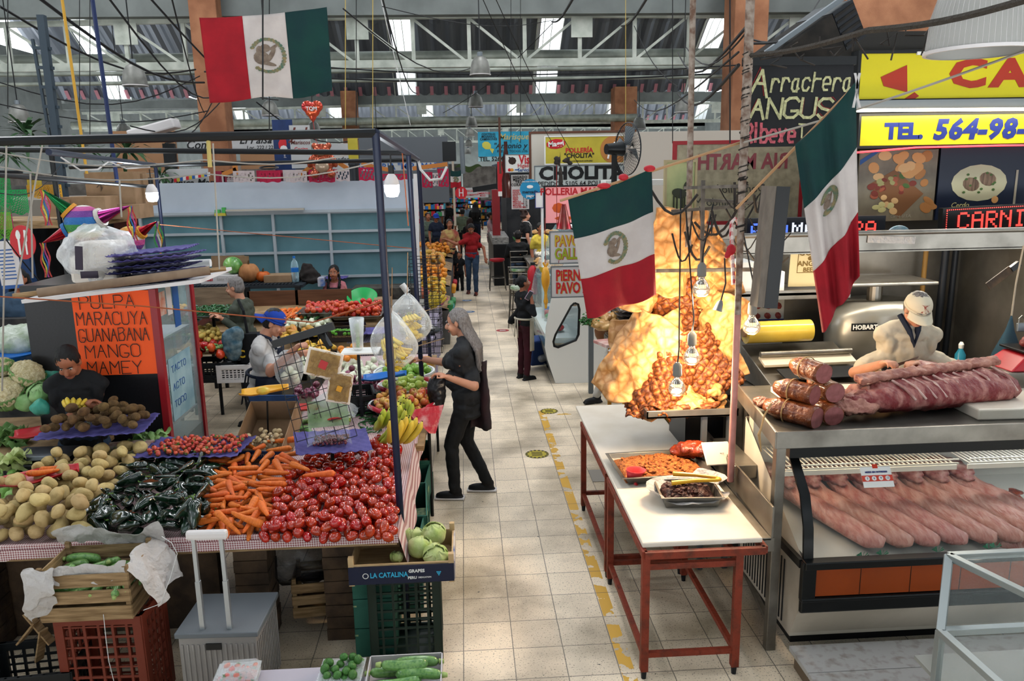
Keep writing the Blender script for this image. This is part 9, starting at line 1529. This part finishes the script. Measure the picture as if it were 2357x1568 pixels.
# banners beyond
def banner(label,x0,y0,x1,y1,yy,mat,lines=(),name='banner',**k):
 t=pb(name,label,'banner',x0,y0,x1,y1,yy,mat,.02,**k)
 for s,sz,mt,u,v,sh in lines:tx(t,s,sz,mt,u,v,shear=sh,bold=.015)
 return t
PW2=M('banner_white','a8a8a8',.6);SLATE=M('slate_wall','55595e',.7);TANW=M('tan_wall','8f6a4c',.8)
banner('white banner with black script El Paisa and red pin Loc. 222 / 223',535,308,640,346,17,PW2,(('El Paisa',.22,INK,.5,.62,.4),('Loc. 222 / 223',.1,INK,.62,.14,.1)));banner('dark banner with black lettering Con on white, left of the orange column',432,318,476,345,17.5,PW2,(('Com',.24,INK,.5,.4,.3),))
t=banner('tall blue banner with a red white and blue round emblem, partly folded',634,275,672,392,16,M('banner_navy','1c3260',.5,col2='16284e',ns=4));w_,h_=t_dim[t.name];m=MB();m.ell((w_*.45,-.004,h_*.52),(.08,.003,.12),(0,.2,0),n=14,k=4);m.build('red_mark',SRED,t);m=MB();m.ell((w_*.5,-.008,h_*.43),(.07,.003,.06),n=14,k=4);m.build('white_mark',PRW,t);tx(t,'pepsi',.07,PRW,.5,.32,rot=1.57)
banner('white banner with brown script behind the bear balloon',672,288,712,388,15.5,PW2,(('Jul',.3,M('brown_script','5c2a22',.6),.4,.8,.3),('Mariscos',.1,M('brown_script'),.5,.6,.2),('Cocina',.09,SRED,.5,.45,.2)));banner('white banner with a red flourish right of the bear balloon',735,330,800,392,16.5,PW2,(('Comedor',.12,INK,.6,.4,.3),));bx('painted_column','yellow and blue painted column behind the shutter','panel',at(803,375,y=17).x,at(825,375,y=17).x,17,17.1,3.02,at(803,311,y=17).z,SYEL);bx('painted_column_foot','blue foot of the yellow painted column','panel',at(803,375,y=17).x,at(825,375,y=17).x,17,17.1,2.5,3.02,BLI)
bx('slate_partition','grey partition wall behind the navy posts','panel',at(825,320,y=18).x,at(1030,320,y=18).x,18,18.1,2.2,at(900,316,y=18).z,SLATE);banner('white shop sign with blue letters reading CREMERIA MIRAMAR behind the paper flags',830,374,1004,394,15,PW2,(('CREMERIA "MIRAMAR"',.16,BLI,.5,.5,0),));bx('black_loudspeaker','black upright loudspeaker box above the paper flags','speaker',at(1019,370,y=14).x,at(1050,370,y=14).x,14,14.3,at(1030,371,y=14).z,at(1030,326,y=14).z,BLK)
banner('long white banner with a photo strip and small pennants at left',385,388,478,427,13,PW2,(('La Unica Mana',.16,INK,.5,.12,.3),));m=MB()
for k in range(12):p=at(400+7*k,412-1.3*k,y=12.95);m.poly([p,p+V((.045,0,.01)),p+V((.04,0,-.05)),p+V((0,0,-.05))],(0,-.003,0),k%4)
tag(m.build('pennant_string',[SRED,SYEL,BLI,PRW],w=1),'string of little red, yellow and blue pennants on the white banner','pennants')
for i,(x0,x1,y0,y1,yy,mt,lb)in enumerate(((270,400,300,400,18,TANW,'tan wall panel behind the plants at upper left'),(380,400,330,398,16,BLK,'dark doorway strip at the left of the orange column'),(555,632,350,390,19,TANW,'tan wall strip below the El Paisa banner'))):a,b=at(x0,y1,y=yy),at(x1,y0,y=yy);bx('wall_panel',lb,'panel',a.x,b.x,yy,yy+.1,a.z,b.z,mt)
# far market blocks keep the hall busy instead of bare
rr=random.Random(12);FM=[M('far_%d'%i,c,.7,col2=d,ns=3)for i,(c,d)in enumerate((('5c5a58','3a3a3c'),('7a7470','54504c'),('3c4a58','2a3440'),('6a3c34','4a2c28'),('2f3032','1c1d20'),('8a8078','6a625c')))]
for i in range(16):
 x=-19+i*1.1;h=2.6+rr.random()*.8
 if x<-2.2:bx('market_stall','row of plain dark stalls at the far left of the hall','stall',x,x+1.05,22+rr.random(),26,0,h,FM[i%6],0,'far stalls on the left')
for i in range(14):x=3.4+i*1.2;bx('market_stall','row of plain dark stalls at the far right of the hall','stall',x,x+1.1,15+rr.random()*2,20,0,2.5+rr.random()*.7,FM[(i+2)%6],0,'far stalls on the right')
for i in range(12):x=-12+i*2.0;bx('market_stall','row of plain dark stalls across the far end of the aisle','stall',x,x+1.9,46+rr.random()*4,56,0,3.1+rr.random()*.4,FM[(i+1)%6],0,'far stalls across the end')
for i,(x,y,h)in enumerate(((-3.2,14,2.3),(-5.4,13.4,2.3),(-8.2,12,2.4),(-10.5,13,2.5),(-3.2,27,2.8),(-3.0,33,2.9),(2.2,22.6,2.9),(2.6,30,3),(2.9,36,3),(-3.2,40,3))):bx('market_stall','plain stall block number %s seen behind the signs and rails'%('one two three four five six seven eight nine ten'.split()[i]),'stall',x-1.0,x+1.1,y,y+3.2,0,h,FM[(i*5+4)%6],0)
FC=[M('goods_%d'%i,c,.4)for i,c in enumerate(('a8202c','c9c4c0','1f5fa0','c98a2a','2f7a44','16181c','b04a7a','3a8aa0'))]
def goods(label,x0,x1,y0,y1,yy,n,seed): # small packets on far shelves
 a,b=at(x0,y1,y=yy),at(x1,y0,y=yy);r_=random.Random(seed);t=thing('goods_shelf',label,'shelf',((a.x+b.x)/2,yy,a.z));w,h=b.x-a.x,b.z-a.z
 for j in range(4):MB().bb(-w/2,w/2,0,.35,h*j/4,h*j/4+.02).build('shelf_board',BLK,t)
 MB().bb(-w/2,w/2,.35,.38,0,h).build('back_board',FM[seed%6],t)
 for k in range(8):
  m=MB()
  for i in range(n//8):x=r_.uniform(-w/2,w/2-.1);j=r_.randrange(4);m.bb(x,x+r_.uniform(.05,.14),r_.uniform(0,.1),.25,h*j/4+.02,h*j/4+.02+r_.uniform(.08,h/4-.04))
  m.build('packets',FC[k],t)['kind']='stuff'
for i,(x0,x1,y0,y1,yy,lb)in enumerate(((1108,1140,460,520,27,'magazine shelf of small packets left of the red pillar, far down the aisle'),(975,1022,435,500,23,'bright shelf of small packets behind the far fruit counter'),(1046,1076,455,500,34,'pale blue shelf of packets at the far end of the aisle'),(1078,1106,440,480,36,'dark shelf of goods at the far end beside the dark awning'),(1030,1048,455,510,29,'narrow shelf of dark goods behind the white pole'))):goods(lb,x0,x1,y0,y1,yy,90,i)
area('stall_light',(-1.6,23,2.7),(0,0,0),1.5,.5,55,(.95,.97,1));area('stall_light',(.2,35,2.9),(0,0,0),2,.5,60,(.8,.92,1));area('stall_light',(1.9,16,2.7),(0,0,0),1.2,.5,22,(1,.93,.85));area('stall_light',(-8,10.4,2.5),(0,0,0),1.2,.5,10,(1,.8,.6))
t=pb('round_sign','red round sign with white knife and fork above the far aisle','sign',1048,430,1075,458,18,SRED,.01);bpy.data.objects.remove([o for o in COL.objects if o.parent is t][0]);w_,h_=t_dim[t.name];MB().lathe([(.001,-.006),(.135,-.006),(.135,.006),(.001,.006)],(w_/2,0,h_/2),26,r=(PI/2,0,0)).build('disc',SRED,t);m=MB();m.bb(w_/2-.05,w_/2-.03,-.014,-.008,.05,.22);m.bb(w_/2+.03,w_/2+.05,-.014,-.008,.05,.22);m.bb(w_/2-.03,w_/2+.03,-.014,-.008,.12,.14);m.build('cutlery_symbol',PRW,t)
for i,(x0,y0,x1,y1,yy,s1,s2,lb)in enumerate(((1072,432,1098,456,20,'ESCALA','Y ROMERITOS','white hanging sign with small red letters left of the dark awning'),(1098,441,1124,455,20.5,'ROMERITOS','MOLE','white hanging sign with red letters ROMERITOS under the dark awning'))):t=banner(lb,x0,y0,x1,y1,yy,PW2,((s1,.07,SRED,.5,.68,0),(s2,.055,SRED,.5,.3,0)),'shop_sign')
tag(MB().beam(at(1088,437,y=19.5),at(1144,428,y=19.5),.16,.12).build('dark_awning_bar',INK,w=1),'dark sloping awning bar above the far aisle','awning');tag(MB().cyl(at(1062,315,y=16),at(1066,400,y=16),.05,10).build('grey_pipe',GREYM,w=1),'grey metal flue standing behind the black loudspeaker','pipe')
m=MB();c=at(1078,388,y=17);m.grid(lambda u,v:c+V(((u-.5)*.6,0,.12*sin(u*PI)*(v-.3)+.05*sin(u*9))),16,5);tag(m.build('green_cloth',M('dark_green_cloth','2c3c1c',.9),w=1,solid=.02),'small dark green cloth canopy above the far aisle','canopy');flag('small flag hung above the far aisle, green band on top',at(1037,392,y=15),at(1061,392,y=15),at(1061,432,y=15),at(1037,432,y=15),[A['G'],A['W'],A['R']],'v',(.5,.5,.04),.01,8)
cable('cream metal post standing at the fruit stand, left of the round red sign',[at(1042,370,y=17.5),at(1048,520,y=17.5)],.025,M('cream_post','a89c8c',.5),0,'post');cable('white upright tube at the end of the shutter wall',[at(957,400,y=11.3),at(962,680,y=11.3)],.035,PRW,0,'tube')
# the fruit stand on the left of the aisle
t=thing('fruit_stand','stepped fruit stand with purple and white cloths along the left of the aisle','stand',(-.8,14,0));PCL=stripes('purple_check','a39ca8','5c5070',.03);MB().bb(-1.5,-.45,9.8,12.6,.74,.78).build('front_table',WOOD,t,w=1);m=MB();m.grid(lambda u,v:V((-.42+.03*sin(u*30),9.8+2.9*u,.79-.5*(1-v))),40,5);m.grid(lambda u,v:V((-1.5+1.08*u,9.8+2.8*v,.785)),8,8);m.grid(lambda u,v:V((-1.5+1.08*u,9.79+.015*sin(u*30),.79-.5*(1-v))),30,4);m.build('purple_checked_cloth',PCL,t,w=1,sf=2)
for y0,z in((13.2,.6),(15.0,.75),(17.0,.8),(19.2,.85)):MB().bb(-1.6,-.3,y0,y0+1.5,0,z-.02).build('step_box',FM[0],t,w=1);MB().add([(-1.6,y0,z+.35),(-.3,y0,z),(-.3,y0+1.5,z),(-1.6,y0+1.5,z+.35)],[(0,1,2,3)]).build('sloping_tray',WOOD,t,w=1)
def slope(z):return lambda x,y:z+.35*(-.3-x)/1.3
for i,(key,y0,y1,x0,x1,z,n,r,lb,gr)in enumerate((('mango',13.3,14.5,-1.4,-.4,.62,95,.05,'yellow mango on the slope of the fruit stand','mangoes on the fruit stand'),('orange_fruit',15.1,16.3,-1.3,-.4,.77,80,.045,'orange fruit on the second slope of the fruit stand','oranges on the fruit stand'),('papaya',17.1,18.3,-1.4,-.5,.82,34,.07,'papaya on the third slope of the fruit stand','papayas on the fruit stand'),('orange_fruit',19.3,20.5,-1.4,-.4,.87,60,.05,'orange fruit on the furthest slope of the fruit stand','oranges on the furthest slope'))):heap([key],[(x0,y0),(x1,y0),(x1,y1),(x0,y1)],slope(z),n,r,lb,gr,L=.1 if key!='orange_fruit' else 0,mode='long' if key!='orange_fruit' else 'any',seed=60+i,sc=(1.1,1.4)if r<.06 else(.8,1.1))
heap(['red_apple'],[(-1.2,11.2),(-.6,11.2),(-.6,11.9),(-1.2,11.9)],.79,55,.035,'small red fruit heaped on the purple checked cloth','red fruit on the purple cloth',mode='up',seed=70,lim=lambda x,y:1.0)
for i,(x,y,z)in enumerate(((-.55,12.0,.85),(-.62,12.2,.85),(-.5,12.15,.88),(-1.0,12.6,1.1),(-.9,12.8,1.15),(-1.05,12.9,1.2),(-.8,12.7,1.05))):put('banana_hand_yellow',(x,y,z),(.3,-.4,.4*i),1.3,'hand of ripe yellow bananas on the fruit stand','bananas on the fruit stand')
q=at(1003,610,y=13.0);basket('magenta plastic basket hanging in front of the mangoes',(-.75,13.1,.6),.42,.2,M('magenta_plastic','9a1e6a',.4),M('magenta_plastic'));carton('fruit_carton','brown carton printed with two yellow fruits on the fruit stand',(-.78,12.85,.62),0,.36,.3,.22);q=thing('orange_net_bag','net bag of orange onions above the printed carton','bag',(-.78,12.85,.93));MB().ell((0,0,0),(.2,.14,.11)).build('net',M('orange_net','9c4a34',.7,col2='b8684a',ns=30),q,sf=1)
for i,(x,y,z,c)in enumerate(((-.3,13.4,.35,3),(-.28,13.5,.6,4),(-.28,14.2,.45,7),(-.26,15.2,.4,4),(-.26,16.4,.5,3),(-.25,17.5,.45,0))):tag(MB().box((x,y,z),(.1,.4,.16),(0,.2,0)).build('bagged_goods',FC[c],w=1,bev=.03),'bright bagged goods hooked on the aisle side of the fruit stand','bag','bagged goods along the fruit stand')
t=thing('round_tray','dark round tray with a bundled white cloth on the purple checked cloth','tray',(-.62,10.3,.8));MB().lathe([(.001,0),(.25,0),(.28,.03),(.001,.01)],n=30).build('dish',DARKM,t,sf=2);fuse(MB().ell((.05,0,.05),(.15,.12,.05)),'white_cloth',WHT,t,vox=.015,disp=.02,ds=12)
# plants at upper left
PLT=M('plant_leaf_dark','1f3a20',.6,col2='2e4f2a',ns=9)
for i,(px,py,yy,r)in enumerate(((60,310,14,.8),(20,360,13,.5),(185,340,15,.6),(290,345,15,.7),(370,405,13,.45))):
 c=at(px,py,y=yy);m=MB();r_=random.Random(i)
 for k in range(34):
  a=r_.uniform(0,6.28);e=r_.uniform(-.3,1.1);L_=r*r_.uniform(.5,1.1);d=V((cos(a)*cos(e),sin(a)*cos(e)*.6,sin(e)));s=V((-sin(a),cos(a),0))*.05*r
  pts=[c+d*L_*u+V((0,0,-.5*L_*u*u))for u in(0,.35,.7,1)];m.add([pts[0],pts[1]+s,pts[1]-s,pts[2]+s*.9,pts[2]-s*.9,pts[3]],[(0,2,1),(1,2,4,3),(3,4,5)])
 t=tag(m.build('potted_palm',PLT,w=1),('big leafy palm at the upper left, below the far left lamp','small dark palm at the left edge under the rails','leafy plant left of the tan wall panel','leafy plant in front of the tan wall panel','bushy plant behind the large printed carton')[i],'plant')
tag(MB().box(at(355,298,y=16),(.9,.4,.18),(0,-.25,0)).build('white_projector',PRW,w=1,bev=.03),'tilted white metal box hung left of the orange column','box');bx('plant_loft','high white cloth covered loft carrying the plants at left','loft',-12,-5.3,12.6,15.5,2.3,2.55,M('loft_cloth','7d776e',.8));
for i,x in enumerate((-10.5,-8,-5.6)):bx('loft_post','dark post under the high loft at left','post',x-.05,x+.05,13,13.1,0,2.3,DARKM,0,'dark posts under the loft')
bpy.data.scenes.remove(TMP)
